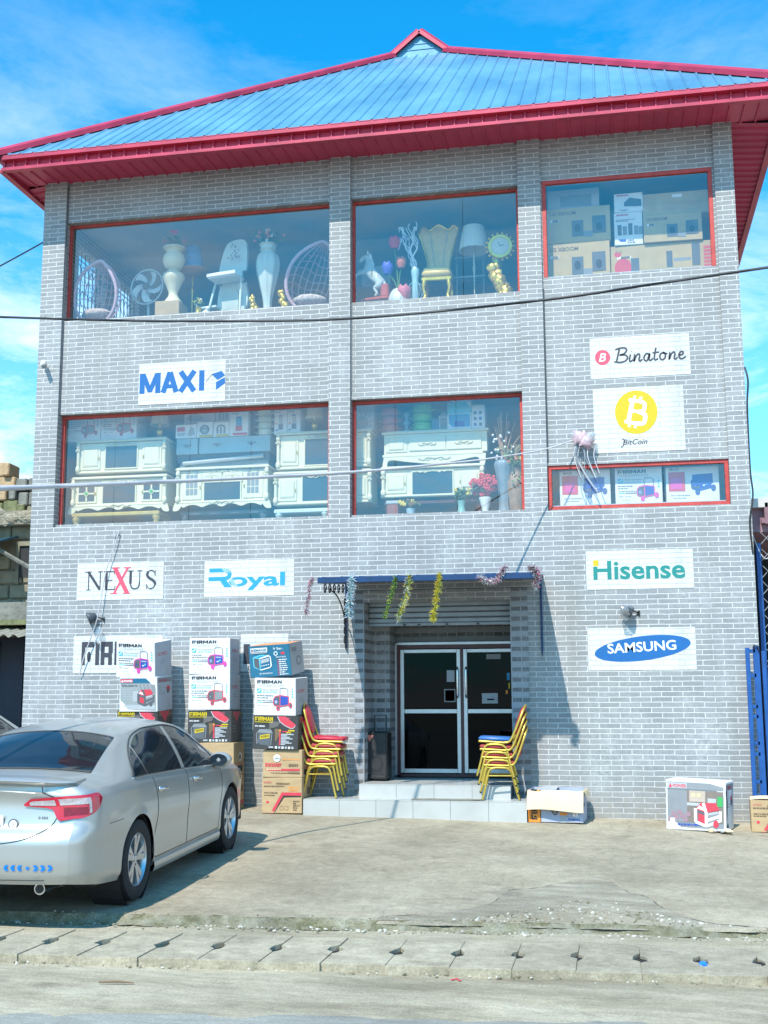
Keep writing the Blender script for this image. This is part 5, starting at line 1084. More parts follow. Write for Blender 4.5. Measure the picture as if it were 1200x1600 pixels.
wire('loose_cable', 'loose grey cable hanging from the sill across the serif sign', [(-5.30, GF-.02, 3.76), (-5.235, GF-.04, 3.84), (-5.26, GF-.05, 3.70), (-5.38, GF-.07, 3.30), (-5.46, GF-.08, 2.80), (-5.50, GF-.09, 2.55), (-5.66, GF-.08, 2.1), (-5.74, GF-.05, 1.83)], .008, pale_cable)
wire('loose_cable', 'short black cable down the right edge of the facade by the neighbour roof', [(3.37, -.02, 5.75), (3.40, -.05, 5.55), (3.375, -.03, 5.2), (3.37, -.03, 4.4), (3.385, -.05, 4.05), (3.33, -.06, 3.7), (3.345, -.06, 3.3)], .012, rubber)
b = MB(); rnd = random.Random(9)
for i in range(8): b.ball((1.16+.3*rnd.random(), -.10-.06*rnd.random(), 4.80+.14*rnd.random()), rnd.uniform(.05, .09), wrap_m if i % 2 else pm('dusty pink plastic', (.55, .38, .42), .35), 9, 6, (1, .6, 1), .7)
for i in range(9):
    x = 1.16+.3*rnd.random(); b.tube(spl([(x, -.10, 4.80), (x+rnd.uniform(-.03, .05), -.12, 4.62), (x+rnd.uniform(-.02, .14), -.12, 4.45-.12*rnd.random())], 5), .006, pale_cable if i % 2 else f_dull, 5)
b.tube(spl([(1.20, -.12, 4.55), (1.30, -.13, 4.35), (1.43, -.12, 4.15)], 5), .011, i_lgrey, 5)
tag(b.build('plastic_tangle', smooth=60), 'tangle of pinkish plastic and wire ends snagged above the small window', 'plastic scraps')
# ------------------------------------------------------------ blue gate at the right
t = thing('blue_gate', 'open blue metal gate frame standing against the right end of the wall', 'gate', (3.17, -0.30, gz(3.2, -.3)))
b = MB()
for x in (0.02, 0.115): b.tube([(x+.0, 0, 0), (x, 0, 2.12)], .0001, blue_metal, 4)
b = MB()
b.box((0.02, 0, 1.07), (.05, .05, 2.14), blue_metal, bev=.004); b.box((.125, .02, 1.08), (.075, .05, 2.16), blue_metal, bev=.004); b.box((.215, .06, 1.05), (.045, .05, 2.10), blue_metal, bev=.004)
for z in (.35, .52, .85, .98, 1.30, 1.42, 1.80, 2.1): b.box((.07, .01, z), (.09, .03, .045), blue_metal, bev=.003)
b.build('gate_frame', t)
g = MB()
for z in (.4, 1.1, 1.7): g.box((.42, .10, z), (.36, .04, .05), blue_metal)
for k in range(4): g.box((.30+.1*k, .10, 1.05), (.025, .025, 2.0), blue_metal)
g.box((.62, .1, 1.05), (.05, .05, 2.1), blue_metal); g.build('gate_leaf', t)
h = MB(); h.tube([(.09, -.02, 2.12), (.10, -.03, 2.17), (.14, -.03, 2.16), (.15, -.02, 2.10)], .010, black, 6); h.build('hinge', t)
# ------------------------------------------------------------ neighbours
block_m = pm('sandcrete block', (.255, .225, .155), .95, 0, .3, 3.5, bump=.02, bscale=14, stretch=(1, 1, 1.6))
block_tan = pm('fresh tan block', (.44, .30, .175), .95, 0, .2, 4, bump=.015, bscale=18)
block_grey = pm('grey block', (.205, .20, .175), .95, 0, .3, 4, bump=.02, bscale=16)
block_moss = pm('mossy block', (.17, .175, .085), .95, 0, .4, 5, bump=.02, bscale=16)
stain = pm('weathered render', (.25, .215, .15), .95, 0, .42, 2.2, bump=.015, bscale=8)
navy = pm('dark blue door sheet', (.008, .014, .035), .5, .2, .4, 2)
t = thing('left_neighbour_house', 'weathered block house with a dark metal front, left of the tall shop', 'building', (0, 0, 0))
w = MB(); NX0, NX1, NY = -16.0, -6.85, 1.6
w.span(NX0, NX1, NY, NY+6, -.3, 4.25, stain)
r = random.Random(3)
for row in range(7):                                  # bare block coursing proud of the render
    z = 2.60+row*.235; x = NX1-.04-(.22 if row % 2 else 0)
    while x > NX0+6:
        if not (3.42 < z+.1 < 4.0 and x > -7.62): w.box((x-.22, NY-.012, z+.11), (.425, .06+.02*r.random(), .215), block_m if r.random() < .7 else stain, bev=.02)
        x -= .44
w.build('wall', t)
w = MB(); w.span(-7.62, -6.9, NY-.05, NY-.045, 3.40, 3.92, inkblack); w.span(-7.66, -6.88, NY-.08, NY-.03, 3.90, 3.97, stain); w.box((-7.62, NY-.06, 3.6), (.05, .05, .6), stain); w.build('window', t)  # flat black sheet paints in the shade of the window opening
w = MB(); w.span(NX0, NX1+.02, NY-.25, NY+6, 4.22, 4.44, rubble); w.v = [(x, y+.03*noise.noise(Vector((x*5, z*5, 0))), z) for x, y, z in w.v]
for i in range(40):
    w.ball((-6.9-.06*i*1.6, NY-.25+.02*r.random(), 4.24+.18*r.random()), r.uniform(.05, .10), rubble, 7, 5, (1.3, .6, 1), .5)
w.build('roof_slab', t)
w = MB(); w.box((-8.3, NY-.45, 3.86), (1.35, .9, .03), pm('blue tin', (.10, .22, .32), .4, .5, .3, 3), rot=Matrix.Rotation(R(-8), 3, 'Y') @ Matrix.Rotation(R(14), 3, 'X'))
w.tube([(-7.72, NY-.55, 3.80), (-7.35, NY-.45, 3.58), (-6.88, NY-.30, 3.30)], .035, block_grey, 6); w.tube([(-8.6, NY-.55, 3.72), (-7.7, NY-.5, 3.84)], .03, block_grey, 6); w.build('tin_awning', t)
w = MB()
def ver(u, v):
    x = NX0+(NX1-.05-NX0)*u; return (x, NY-1.25+1.25*v, 2.42+.22*v+.022*math.sin(x*2*math.pi/.16)*1.0+.008*math.sin(x*3))
w.grid(ver, 700, 4, pm('pale corrugated sheet', (.36, .35, .30), .6, .2, .3, 4)); w.build('veranda_roof', t, smooth=40)
w = MB(); w.span(NX0, NX1-.02, NY-.60, NY-.05, 2.62, 2.70, block_moss); w.span(NX0, NX1-.02, NY-.45, NY-.03, 2.70, 2.98, block_grey); w.build('ledge', t)
w = MB(); w.span(NX0, NX1, NY-.08, NY-.02, -.2, 2.45, navy)
for k in range(20): w.span(NX1-.2-.42*k, NX1-.16-.42*k, NY-.11, NY-.08, -.2, 2.4, navy)
w.build('metal_front', t)
# loose blocks piled on the neighbour's slab: each one a thing
BL = [  # x, z, w, h, material, label
 (-8.02, 5.16, .30, .24, block_tan, 'tan block on top of the left pile'), (-7.86, 5.15, .13, .22, block_tan, 'thin tan block on end beside the topmost tan block'),
 (-7.93, 4.93, .40, .22, block_tan, 'tan block under the topmost tan block'), (-8.10, 4.74, .55, .19, block_tan, 'wide pale tan block in the left pile'), (-7.72, 4.735, .12, .17, block_grey, 'small dark block between the two piles'),
 (-7.60, 4.90, .20, .20, block_grey, 'grey block at the top left of the right pile'), (-7.38, 4.90, .22, .21, block_grey, 'grey block at the top of the right pile, second one'), (-7.16, 4.92, .20, .23, block_grey, 'grey block of the right pile next to the brick pillar'), (-7.27, 5.12, .17, .15, block_grey, 'grey block lying highest on the right pile'), (-7.0, 5.10, .25, .26, block_grey, 'grey block half behind the brick pillar, high up'),
 (-8.0, 4.52, .22, .20, block_moss, 'mossy block low in the left pile'), (-7.76, 4.54, .25, .22, block_moss, 'green mossy block in the middle of the piles'), (-7.55, 4.66, .17, .22, block_grey, 'upright grey block in the right pile, second row'), (-7.36, 4.66, .17, .22, block_grey, 'upright grey block in the second row, right of its twin'), (-7.13, 4.66, .20, .22, block_grey, 'grey block of the second row beside the pillar'),
 (-8.30, 4.6, .3, .25, block_moss, 'mossy block at the left frame edge'), (-7.58, 4.52, .15, .12, block_moss, 'small mossy block on the slab edge'), (-7.40, 4.50, .16, .10, block_m, 'low brown block on the slab edge'), (-7.2, 4.50, .16, .10, block_m, 'low brown block nearest the pillar'), (-8.3, 4.9, .3, .25, block_tan, 'tan block cut off by the left frame edge')]
for i, (x, z, ww, hh, m_, lab) in enumerate(BL):
    q = random.Random(i); b = MB(); b.box((0, 0, hh/2), (ww-.012, .40, hh-.004), m_, bev=.018)
    b.v = [(a+.012*noise.noise(Vector((a*9, c*9, i))), y+.015*noise.noise(Vector((y*7, c*9, i+3))), c) for a, y, c in b.v]
    o = b.build('concrete_block'); o.location = (x-.0, NY+.05+q.uniform(-.04, .05), z-hh/2-.02); o.rotation_euler = (0, 0, q.uniform(-.08, .08)); tag(o, lab, 'block', 'concrete blocks piled on the neighbour roof slab')
# right neighbour
mauve = pm('mauve wall', (.30, .17, .20), .8, 0, .25, 3); dk = pm('painted deep shade', (.012, .014, .018), .8, 0, .4, 3)  # dk: near-black colour painting in the shop's dark interior
t = thing('right_neighbour_shop', 'low dark shop with a mauve fascia at the right frame edge', 'building', (0, 0, 0))
w = MB(); w.span(3.40, 9, .65, 5, 3.66, 4.08, mauve); w.span(3.40, 9, .55, .65, 3.98, 4.10, pm('pale eave', (.55, .52, .50), .7)); w.add([(3.40, .65, 3.66), (9, .65, 3.66), (9, 1.6, 3.40), (3.40, 1.6, 3.40)], [(0, 3, 2, 1)], mauve)
w.box((3.62, .60, 3.9), (.06, .10, .30), mauve, bev=.01); w.box((3.80, .60, 3.80), (.5, .08, .06), mauve); w.build('fascia', t)
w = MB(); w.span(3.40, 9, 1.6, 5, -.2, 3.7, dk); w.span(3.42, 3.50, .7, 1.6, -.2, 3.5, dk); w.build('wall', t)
w = MB(); w.span(3.46, 3.52, .55, .61, -.2, 3.5, blue_metal); w.span(3.9, 3.96, .5, .56, -.2, 3.4, blue_metal)
for k in range(9):
    z = 1.7+.22*k; w.tube([(3.50, .58, z), (3.70, .58, z+.22)], .006, i_mid, 4); w.tube([(3.50, .58, z+.22), (3.70, .58, z)], .006, i_mid, 4); w.tube([(3.70, .58, z), (3.9, .56, z+.22)], .006, i_mid, 4); w.tube([(3.70, .58, z+.22), (3.9, .56, z)], .006, i_mid, 4)
w.tube(spl([(3.42, .5, 3.6), (3.5, .45, 3.35), (3.58, .45, 3.28), (3.66, .48, 3.4)], 5), .008, i_lgrey, 5); w.build('wire_lattice', t)
# ------------------------------------------------------------ goods behind the shop windows
F3, F2 = 6.985, 3.93       # floor tops
G3, G2_ = 'goods shown in the top floor windows', 'goods shown in the middle floor windows'
wicker = pm('pale mauve wicker', (.62, .42, .50), .6, 0, .12, 20); floral = pm('floral cushion', (.62, .50, .48), .9, 0, .5, 26, col2=(.75, .70, .70)); floral_r = pm('rosy cushion', (.60, .34, .30), .9, 0, .5, 30, col2=(.75, .66, .60))
leafm = [pm('leaf green', (.07, .17, .04), .6), pm('leaf light green', (.16, .27, .06), .6), pm('leaf dark green', (.03, .09, .025), .6)]
petal = {k: pm('petal '+k, c, .6, 0, .2, 20) for k, c in dict(red=(.62, .02, .05), white=(.75, .72, .62), yellow=(.70, .55, .08), pink=(.62, .15, .20), blue=(.10, .10, .55), coral=(.68, .20, .12)).items()}
mint = pm('mint white lacquer', (.58, .66, .62), .35, 0, .06, 3); dusk = pm('cream trim', (.60, .56, .42), .5)
def egg(x, y, z, rz, s, label, cush):
    t = thing('egg_chair', label, 'hanging chair', (x, y, z), rz, 'woven egg chairs in the top left window', (0, 0, rz))
    b = MB(); tilt = Matrix.Rotation(R(18), 3, 'Y') @ Matrix.Rotation(R(14), 3, 'X')
    def P(q): return tilt @ Vector(q)*s+Vector((0, 0, .02))
    rim = [(.44*math.sin(a)*(.72 if abs(math.sin(a)) < 2 and math.cos(a) < 0 else 1.0), -.20, .50-.52*math.cos(a) if math.cos(a) > -.2 else .50-.52*math.cos(a)) for a in [k*2*math.pi/40 for k in range(40)]]
    rim = []
    for k in range(44):
        a = 2*math.pi*k/44; hx = .46*math.sin(a)*(1-.18*(1-math.cos(a))/2-.35*max(0, -math.cos(a))**3); rim.append((hx, -.16, .5-.54*math.cos(a)*(1.04 if math.cos(a) < 0 else 1)))
    b.tube([P(q) for q in rim], .030*s, wicker, 7, closed=True)
    for k in range(-4, 5):
        u = k/4.6
        pts = []
        for j in range(13):
            a = math.pi*j/12; hx = .46*math.sin(a)*(1-.18*(1-math.cos(a))/2-.35*max(0, -math.cos(a))**3); dep = .46*math.sin(a)*math.sqrt(max(0, 1-u*u))
            pts.append(P((hx*u, -.16+dep, .5-.54*math.cos(a)*(1.04 if math.cos(a) < 0 else 1))))
        b.tube(pts, .010*s, wicker, 5)
    for j in range(2, 12):
        a = math.pi*j/12.5; hx = .46*math.sin(a)*(1-.18*(1-math.cos(a))/2-.35*max(0, -math.cos(a))**3); zz = .5-.54*math.cos(a)
        pts = [P((hx*math.cos(q), -.16+.46*math.sin(a)*math.sin(q), zz+.025*math.sin(q*6+j))) for q in [math.pi*i/14 for i in range(15)]]
        b.tube(pts, .008*s, wicker, 5)
    b.build('wicker_shell', t, 60)
    c = MB(); c.ball(P((0, .02, .14)), .27*s, cush, 14, 8, (1.05, .85, .38), .12); c.build('cushion', t, 60)
egg(-6.02, .62, F3+.16, R(-6), .88, 'woven mauve egg chair with a rosy cushion beside the barred side window', floral_r)
egg(-2.72, .72, F3+.17, R(8), .96, 'woven mauve egg chair holding a white floral cushion, right end of the top left window', floral)
def flowers(b, c, rad, cols, n, seed, sq=(1, 1, .8), leafn=60, ls=.035, fs=.04):
    r = random.Random(seed); b.leaves(c, rad, leafn, ls, leafm, seed, sq)
    for i in range(n):
        d = Vector((r.gauss(0, 1), r.gauss(0, 1)-.3, r.gauss(0, 1)+.3)).normalized()*rad*r.uniform(.6, 1.05); p = Vector(c)+Vector((d.x*sq[0], d.y*sq[1], d.z*sq[2]))
        m = cols[i % len(cols)]
        for k in range(5):
            a = k*1.257+r.random(); b.ball(p+Vector((math.cos(a), -.2, math.sin(a)))*fs*.45, fs*.42, m, 6, 4)
def vase_thing(name, label, x, y, z, prof, mat, n=24, flute=0.0, nf=8, cat='vase', group=None, fl=None, rims=()):
    t = thing(name, label, cat, (x, y, z), 0, group)
    b = MB(); b.lathe([(r_, h) for r_, h in spl(prof, 5)], mat, n=n, flute=flute, nf=nf); b.build('vase_body', t, 50)
    if rims:
        for r_, h, rr in rims: q = MB(); q.tube([(r_*math.cos(a), r_*math.sin(a), h) for a in [k*2*math.pi/24 for k in range(24)]], rr, dusk, 6, closed=True); q.build('moulding', t, 60)
    if fl:
        q = MB(); fl(q); q.build('flowers', t)
    return t
vase_thing('pedestal_vase', 'stacked cream urn with red flowers on a tan plinth in the top left window', -4.72, .45, F3+.33, [(.15, 0), (.14, .03), (.07, .14), (.10, .26), (.16, .40), (.15, .47), (.07, .52), (.13, .58), (.165, .68), (.14, .78), (.10, .82), (.17, .88), (.13, .885)], cream, group=G3, fl=lambda q: flowers(q, (0, 0, 1.0), .16, [petal['red'], petal['pink']], 9, 3, leafn=50), rims=((.08, .515, .012), (.16, .87, .012)))
b = MB(); b.box((-4.74, .45, F3+.165), (.38, .38, .33), card_brown, bev=.008); tag(b.build('vase_plinth'), 'tan box plinth under the cream urn', 'plinth')
def fan(x, y, z, s):
    t = thing('pedestal_fan', 'pale round fan with swept blades between the egg chair and the urn', 'fan', (x, y, z), R(-8))
    b = MB(); pale = pm('pale fan plastic', (.50, .62, .66), .4)
    for r_ in (.28, .27): b.tube([(r_*s*math.cos(a), -.05, .55+r_*s*math.sin(a)) for a in [k*2*math.pi/36 for k in range(36)]], .008, pale, 6, closed=True)
    for k in range(24): a = k*math.pi/12; b.tube([(.06*s*math.cos(a), -.09, .55+.06*s*math.sin(a)), (.28*s*math.cos(a), -.05, .55+.28*s*math.sin(a))], .0022, pale, 4)
    b.build('cage', t)
    b = MB()
    for k in range(5):
        a0 = k*2*math.pi/5+.3
        b.grid(lambda u, v: ((.05+.2*u)*s*math.cos(a0+u*.8+(v-.5)*.75*(1-.3*u)), -.055+.03*(v-.5), .55+(.05+.2*u)*s*math.sin(a0+u*.8+(v-.5)*.75*(1-.3*u))), 8, 5, pm('fan blade', (.68, .78, .80), .35))
    b.build('blade_set', t, 50)
    b = MB(); b.ball((0, -.08, .55), .055, i_dgrey, 12, 8); b.tube([(0, 0, .5), (0, .02, .02)], .022, pale, 8); b.lathe([(.18, 0), (.18, .02), (.03, .04)], pale, (0, .02, 0), 20); b.build('stand', t, 50)
fan(-5.28, .85, F3+.22, 1.0)
def lamp(name, label, x, y, z, h, sr, sh, shade, basem, group, pole=False):
    t = thing(name, label, 'lamp', (x, y, z), 0, group)
    b = MB(); b.lathe([(sr*.68, h), (sr*.72, h-.01), (sr, h-sh), (sr*.97, h-sh), (sr*.66, h-.012)], shade, n=28, flute=.02, nf=14); b.build('lamp_shade', t, 50)
    b = MB()
    if pole: b.lathe(spl([(.12, 0), (.11, .02), (.015, .05), (.015, h*.45), (.03, h*.5), (.015, h*.55), (.015, h-sh*.5)], 3), basem, n=14)
    else: b.lathe(spl([(.085, 0), (.08, .02), (.025, .05), (.05, .10), (.055, .16), (.02, .21), (.035, .25), (.012, .29), (.012, h-sh*.4)], 4), basem, n=16)
    b.build('lamp_base', t, 50)
pleat = pm('pleated lampshade', (.62, .64, .58), .8, 0, .05, 30); blue_shade = pm('bright blue shade', (.03, .26, .55), .6, 0, .3, 12)
lamp('floor_lamp', 'floor lamp with a bright blue patterned shade in the top left window', -4.55, .80, F3, 1.35, .16, .34, blue_shade, gold, G3, True)
b = MB(); b.lathe([(.02, 0), (.25, .03), (.27, .05), (.25, .06), (.02, .05)], pm('dull copper', (.40, .20, .10), .5, .4), (-4.50, .72, F3+.88), 24); tag(b.build('copper_bowl', smooth=50), 'shallow copper coloured dish below the blue shade', 'dish')
# high chair in white with scalloped panels
t = thing('high_chair', 'tall mint white high chair with tray and floral back in the top left window', 'high chair', (-3.86, .55, F3), R(-10), G3)
b = MB(); bk = [(-.24, .62), (-.22, .82), (-.14, 1.12), (-.05, 1.24), (.14, 1.26), (.23, 1.20), (.245, 1.05), (.235, .78), (.17, .76), (.17, .62)]
b.prism(Fr((0, .04, .06)), [tuple(p) for p in spl(bk, 4)], .05, mint); b.build('backrest', t, 40)
b = MB(); b.prism(Fr((0, .06, 0)), [tuple(p) for p in spl([(-.20, .06), (-.25, .35), (-.17, .66), (.17, .66), (.26, .38), (.17, .06)], 4)], .05, mint); b.prism(Fr((0, -.006, 0)), [tuple(p) for p in spl([(-.13, .20), (-.14, .42), (-.08, .52), (0, .55), (.09, .52), (.14, .42), (.13, .20)], 4)], .02, pm('grey green panel', (.48, .52, .46), .6)); b.build('front_panel', t, 40)  # small panel coloured greyer than the mint front
b = MB(); b.box((-.03, -.10, .68), (.48, .30, .05), i_white, bev=.018); b.box((-.03, -.25, .70), (.48, .025, .06), i_white, bev=.01); b.build('tray', t)
b = MB()
for x in (-.22, .20): b.tube([(x, -.05, .66), (x*1.35-.03, -.16, 0)], .018, mint, 8); b.tube([(x, .1, .66), (x*1.35, .25, 0)], .018, mint, 8)
b.box((-.32, -.02, .28), (.26, .14, .03), mint); b.build('leg_frame', t, 50)
b = MB(); r = random.Random(4)
for k in range(22): q = (r.gauss(.08, .05), r.gauss(1.02, .08)); b.ell(Fr((0, -.022+.02, .06)), q[0], q[1], .012, .018, i_mid if k % 3 else i_brown, .046, rot=r.random()*3, n=8)
b.build('floral_print', t)
vase_thing('tall_floor_vase', 'tall mint fluted floor vase crowned with mixed flowers in the top left window', -3.27, .50, F3, [(.14, 0), (.13, .03), (.065, .16), (.075, .34), (.13, .58), (.175, .82), (.16, .97), (.10, 1.06), (.12, 1.16), (.10, 1.17)], mint, flute=.045, nf=8, n=48, group=G3, fl=lambda q: flowers(q, (0, 0, 1.28), .21, [petal['pink'], petal['white'], petal['coral']], 14, 6, (1.15, .8, .55), 130, .035, .03), rims=((.11, 1.08, .014), (.12, 1.16, .016), (.14, .02, .016)))
def gilt(label, x, y, z, h, seed, leanx=0.0, fl=False, group=G3):
    b = MB(); r = random.Random(seed)
    for i in range(16):
        k = i/15; b.ball((x+leanx*k+r.uniform(-.04, .04)*(1-k*.5), y+r.uniform(-.03, .03), z+h*k), h*.17*(1-.45*k), gold, 8, 6, (1, .8, 1.1), .4)
    tag(b.build('gilt_ornament', smooth=60), label, 'ornament', group)
t = vase_thing('bud_vase', 'small gold vase of white flowers below the blue shaded lamp', -4.285, .35, F3+.02, [(.05, 0), (.06, .06), (.045, .15), (.055, .19)], gold, group=G3, fl=lambda q: flowers(q, (0, 0, .27), .09, [petal['white'], petal['yellow']], 10, 8, leafn=40, ls=.025, fs=.022))
gilt('small gilt figure left of the tall fluted floor vase', -3.42, .34, F3+.04, .30, 3, -.05); gilt('leaning gilt figure in front of the right egg chair', -2.93, .34, F3+.04, .34, 5, -.10)
b = MB(); b.ball((-4.16, .34, F3+.10), .07, i_white, 9, 6, (.9, .7, 1.2), .4); b.ball((-4.13, .33, F3+.19), .035, i_white, 8, 5); tag(b.build('white_figurine', smooth=60), 'little white figurine beside the bud vase', 'figurine')
# second top window
def horse():
    t = thing('horse_statue', 'pale rearing horse statue on a red base', 'statue', (-1.70, .50, F3+.30), R(-8), G3)
    me = bpy.data.meshes.new('horse_body')
    V = [(.10, 0, .18), (.06, 0, .24), (-.02, 0, .36), (-.05, 0, .44), (-.05, 0, .53), (-.09, 0, .58), (-.16, 0, .53), (-.20, 0, .50),   # pelvis..head
         (.12, .05, .10), (.05, .05, .06), (.10, .05, -.02), (.06, .05, -.06), (.12, -.05, .10), (.05, -.05, .06), (.10, -.05, -.02), (.06, -.05, -.06),
         (-.12, .05, .36), (-.20, .05, .40), (-.24, .05, .33), (-.13, -.05, .32), (-.22, -.05, .30), (-.25, -.05, .22),
         (.18, 0, .16), (.22, 0, .06), (.21, 0, -.03)]
    E_ = [(0, 1), (1, 2), (2, 3), (3, 4), (4, 5), (5, 6), (6, 7), (0, 8), (8, 9), (9, 10), (10, 11), (0, 12), (12, 13), (13, 14), (14, 15), (2, 16), (16, 17), (17, 18), (2, 19), (19, 20), (20, 21), (0, 22), (22, 23), (23, 24)]
    rad = [.085, .085, .09, .06, .05, .045, .032, .025, .05, .03, .02, .018, .05, .03, .02, .018, .03, .022, .016, .03, .022, .016, .03, .035, .012]
    me.from_pydata(V, E_, []); o = bpy.data.objects.new('horse_body', me); COL.objects.link(o); o.parent = t
    md = o.modifiers.new('skin', 'SKIN'); o.modifiers.new('sub', 'SUBSURF').levels = 2; o.modifiers['sub'].render_levels = 2
    for i, d in enumerate(me.skin_vertices[0].data): d.radius = (rad[i], rad[i]); d.use_root = (i == 0)
    for p in (pm('pale resin', (.50, .55, .55), .4),): me.materials.append(p)
    b = MB(); b.box((.06, 0, -.10), (.42, .16, .05), pm('red plinth', (.42, .06, .05), .5), bev=.015); b.add([(-.22, -.07, -.12), (.0, -.07, -.075), (.0, .07, -.075), (-.22, .07, -.12)], [(0, 1, 2, 3)], pm('red plinth', (.42, .06, .05), .5)); b.box((.2, .02, .02), (.12, .14, .2), pm('red plinth', (.42, .06, .05), .5), bev=.02); b.build('base', t)
    b = MB()
    for k in range(6): b.ball((-.03+.012*k, 0, .58-.045*k), .028, i_white, 7, 5, (1, .5, 1.2), .4)
    for s in (-1, 1): b.tube([(-.06, .02*s, .60), (-.055, .025*s, .66)], [.015, .003], i_white, 6)
    b.build('mane', t, 60)
    b = MB(); b.tube([(.03, .09*math.sin(a), .28+.09*math.cos(a)) for a in [k*.6 for k in range(11)]], .01, gold, 5); b.build('harness', t)
horse()
def tulips():
    t = thing('tulip_vase', 'white glass vase with giant red, blue and coral paper tulips', 'vase', (-1.30, .45, F3), 0, G3)
    b = MB(); b.lathe(spl([(.08, 0), (.13, .06), (.15, .16), (.11, .27), (.07, .32)], 4), pm('cloudy glass vase', (.62, .66, .66), .25), n=30, flute=.05, nf=10); b.build('vase_body', t, 50)
    b = MB(); c = MB()
    for x, z, m, s in ((-.05, 1.0, 'red', .085), (.05, .70, 'coral', .075), (-.15, .62, 'blue', .085), (.09, .22, 'pink', .10)):
        b.tube(spl([(0, 0, .28), (x*.4, -.02, .28+(z-.28)*.5), (x, -.05, z-.06)], 5), .008, leafm[1], 5)
        for k in range(6):
            a = k*math.pi/3; c.grid(lambda u, v: (x+s*(.55+.45*math.sin(v*2.4))*math.cos(a+(u-.5)*1.3), -.05+s*(.55+.45*math.sin(v*2.4))*math.sin(a+(u-.5)*1.3), z-.08+s*2.2*v*(1-.5*abs(u-.5)*v)), 4, 5, petal[m])
    b.build('stem', t); c.build('petals', t, 60)
    q = MB(); r = random.Random(2)
    for k in range(14): a = r.uniform(-1.2, 1.2); q.tube(spl([(0, 0, .9), (.09*math.sin(a), -.03, 1.06+.06*r.random()), (.17*math.sin(a)+.02, -.04, 1.0+.1*r.random())], 4), .006, i_white if k % 2 else i_dblue, 4)
    q.build('feather_spray', t)
tulips()
def twisted():
    t = thing('glass_vase', 'slim clear vase with white curled branches next to the gold throne', 'vase', (-1.055, .45, F3), 0, G3)
    b = MB(); cl = pm('pale aqua glass', (.36, .55, .62), .15)
    b.lathe(spl([(.10, 0), (.05, .05), (.035, .12), (.05, .2), (.045, .42), (.06, .56), (.05, .62)], 4), cl, n=18, flute=.05, nf=6)
    for k in range(8): a = k*math.pi/4; b.tube([(.12*math.cos(a)*math.sin(q), .12*math.sin(a)*math.sin(q), .27-.14*math.cos(q)) for q in [i*math.pi/10 for i in range(11)]], .004, cl, 4)
    b.build('vase_body', t, 50)
    q = MB(); r = random.Random(7)
    for k in range(9):
        x = r.uniform(-.22, .16); q.tube(spl([(0, 0, .58)]+[(x*j/6+.035*math.sin(j*1.9+k), -.02, .58+.11*j) for j in range(1, 7)]+[(x*1.15, -.03, 1.26+r.uniform(-.1, .06))], 4), .007, pm('white branch', (.66, .70, .74), .6), 5)
    q.build('branches', t)
twisted()
def throne():
    t = thing('throne_chair', 'ornate gold throne chair with a fan shaped back in the top middle window', 'throne chair', (-.76, .72, F3+.12), R(2), G3)
    gm = pm('antique gold upholstery', (.74, .52, .16), .45, .05, .15, 6)
    b = MB(); P = spl([(-.15, .48), (-.17, .75), (-.25, 1.06), (-.29, 1.20), (-.22, 1.28), (-.14, 1.22), (0, 1.30), (.14, 1.22), (.22, 1.28), (.29, 1.20), (.25, 1.06), (.17, .75), (.15, .48)], 5)
    b.prism(Fr((0, .15, 0)), [tuple(p) for p in P], .07, gm)
    for x in (-.055, .055): b.tube(spl([(x*.9, .145, .50), (x*1.4, .14, .85), (x*2.4, .14, 1.20)], 5), .008, cream_d, 5)
    b.tube([(p.x, .145, p.y) for p in P], .016, gold, 6); b.build('backrest', t, 50)
    b = MB(); b.box((0, -.06, .42), (.44, .44, .14), gm, bev=.05); b.box((0, -.075, .47), (.40, .40, .08), pm('pale gold seat', (.82, .64, .22), .4, .05), bev=.035); b.build('seat', t, 50)
    b = MB(); b.box((0, -.06, .33), (.44, .42, .06), gold, bev=.012); b.build('apron', t)
    for x in (-.17, .17):
        for y in (-.24, .12): b = MB(); b.tube(spl([(x, y, .33), (x*1.1, y-.01, .2), (x*.95, y, .08), (x*1.15, y-.02, 0)], 5), [.035]*5+[.025]*5+[.03]*6, gold, 8); b.build('leg', t, 50)
throne()
lamp('floor_lamp', 'floor lamp with a large pale pleated shade right of the gold throne', -.225, .66, F3, 1.26, .22, .36, pleat, pm('bamboo pole', (.50, .48, .36), .5), G3, True)
def clock():
    t = thing('sunburst_clock', 'gold cog rimmed clock carried by a twisting gilt figure', 'clock', (.17, .50, F3), R(4), G3)
    b = MB(); r = random.Random(1)
    for i in range(34):
        k = i/33; b.ball((-.02+.07*math.sin(k*6.0)+r.uniform(-.03, .03), r.uniform(-.04, .04), .02+.62*k), .10-.025*k, gold, 9, 6, (1, .8, 1.1), .5)
    b.build('figure', t, 60)
    c = Matrix.Rotation(R(90), 3, 'X'); b = MB(); b.lathe([(.12, -.03), (.185, -.03), (.19, 0), (.17, .03), (.135, .03), (.13, .015)], gold, (0, -.03, .86), 32, c)
    for k in range(18): a = k*math.pi/9; b.ball((.20*math.cos(a), -.03, .86+.20*math.sin(a)), .022, gold, 7, 5)
    b.build('clock_rim', t, 50)
    b = MB(); f = Fr((0, -.05, .86)); b.ell(f, 0, 0, .135, .135, pm('clock dial', (.66, .68, .62), .5), .0, n=32); b.ribbon(f, [(0, 0), (.05, .02)], .01, inkblack, .003); b.ribbon(f, [(0, 0), (-.03, .07)], .008, inkblack, .0035)
    for k in range(12): a = k*math.pi/6; b.ell(f, .11*math.cos(a), .11*math.sin(a), .008, .008, gold, .002, n=8)
    b.build('clock_face', t)
clock()
t = thing('glass_shelf', 'metal frame shelf in the shade behind the pleated floor lamp', 'shelf', (-.34, 1.15, F3), 0)
b = MB()
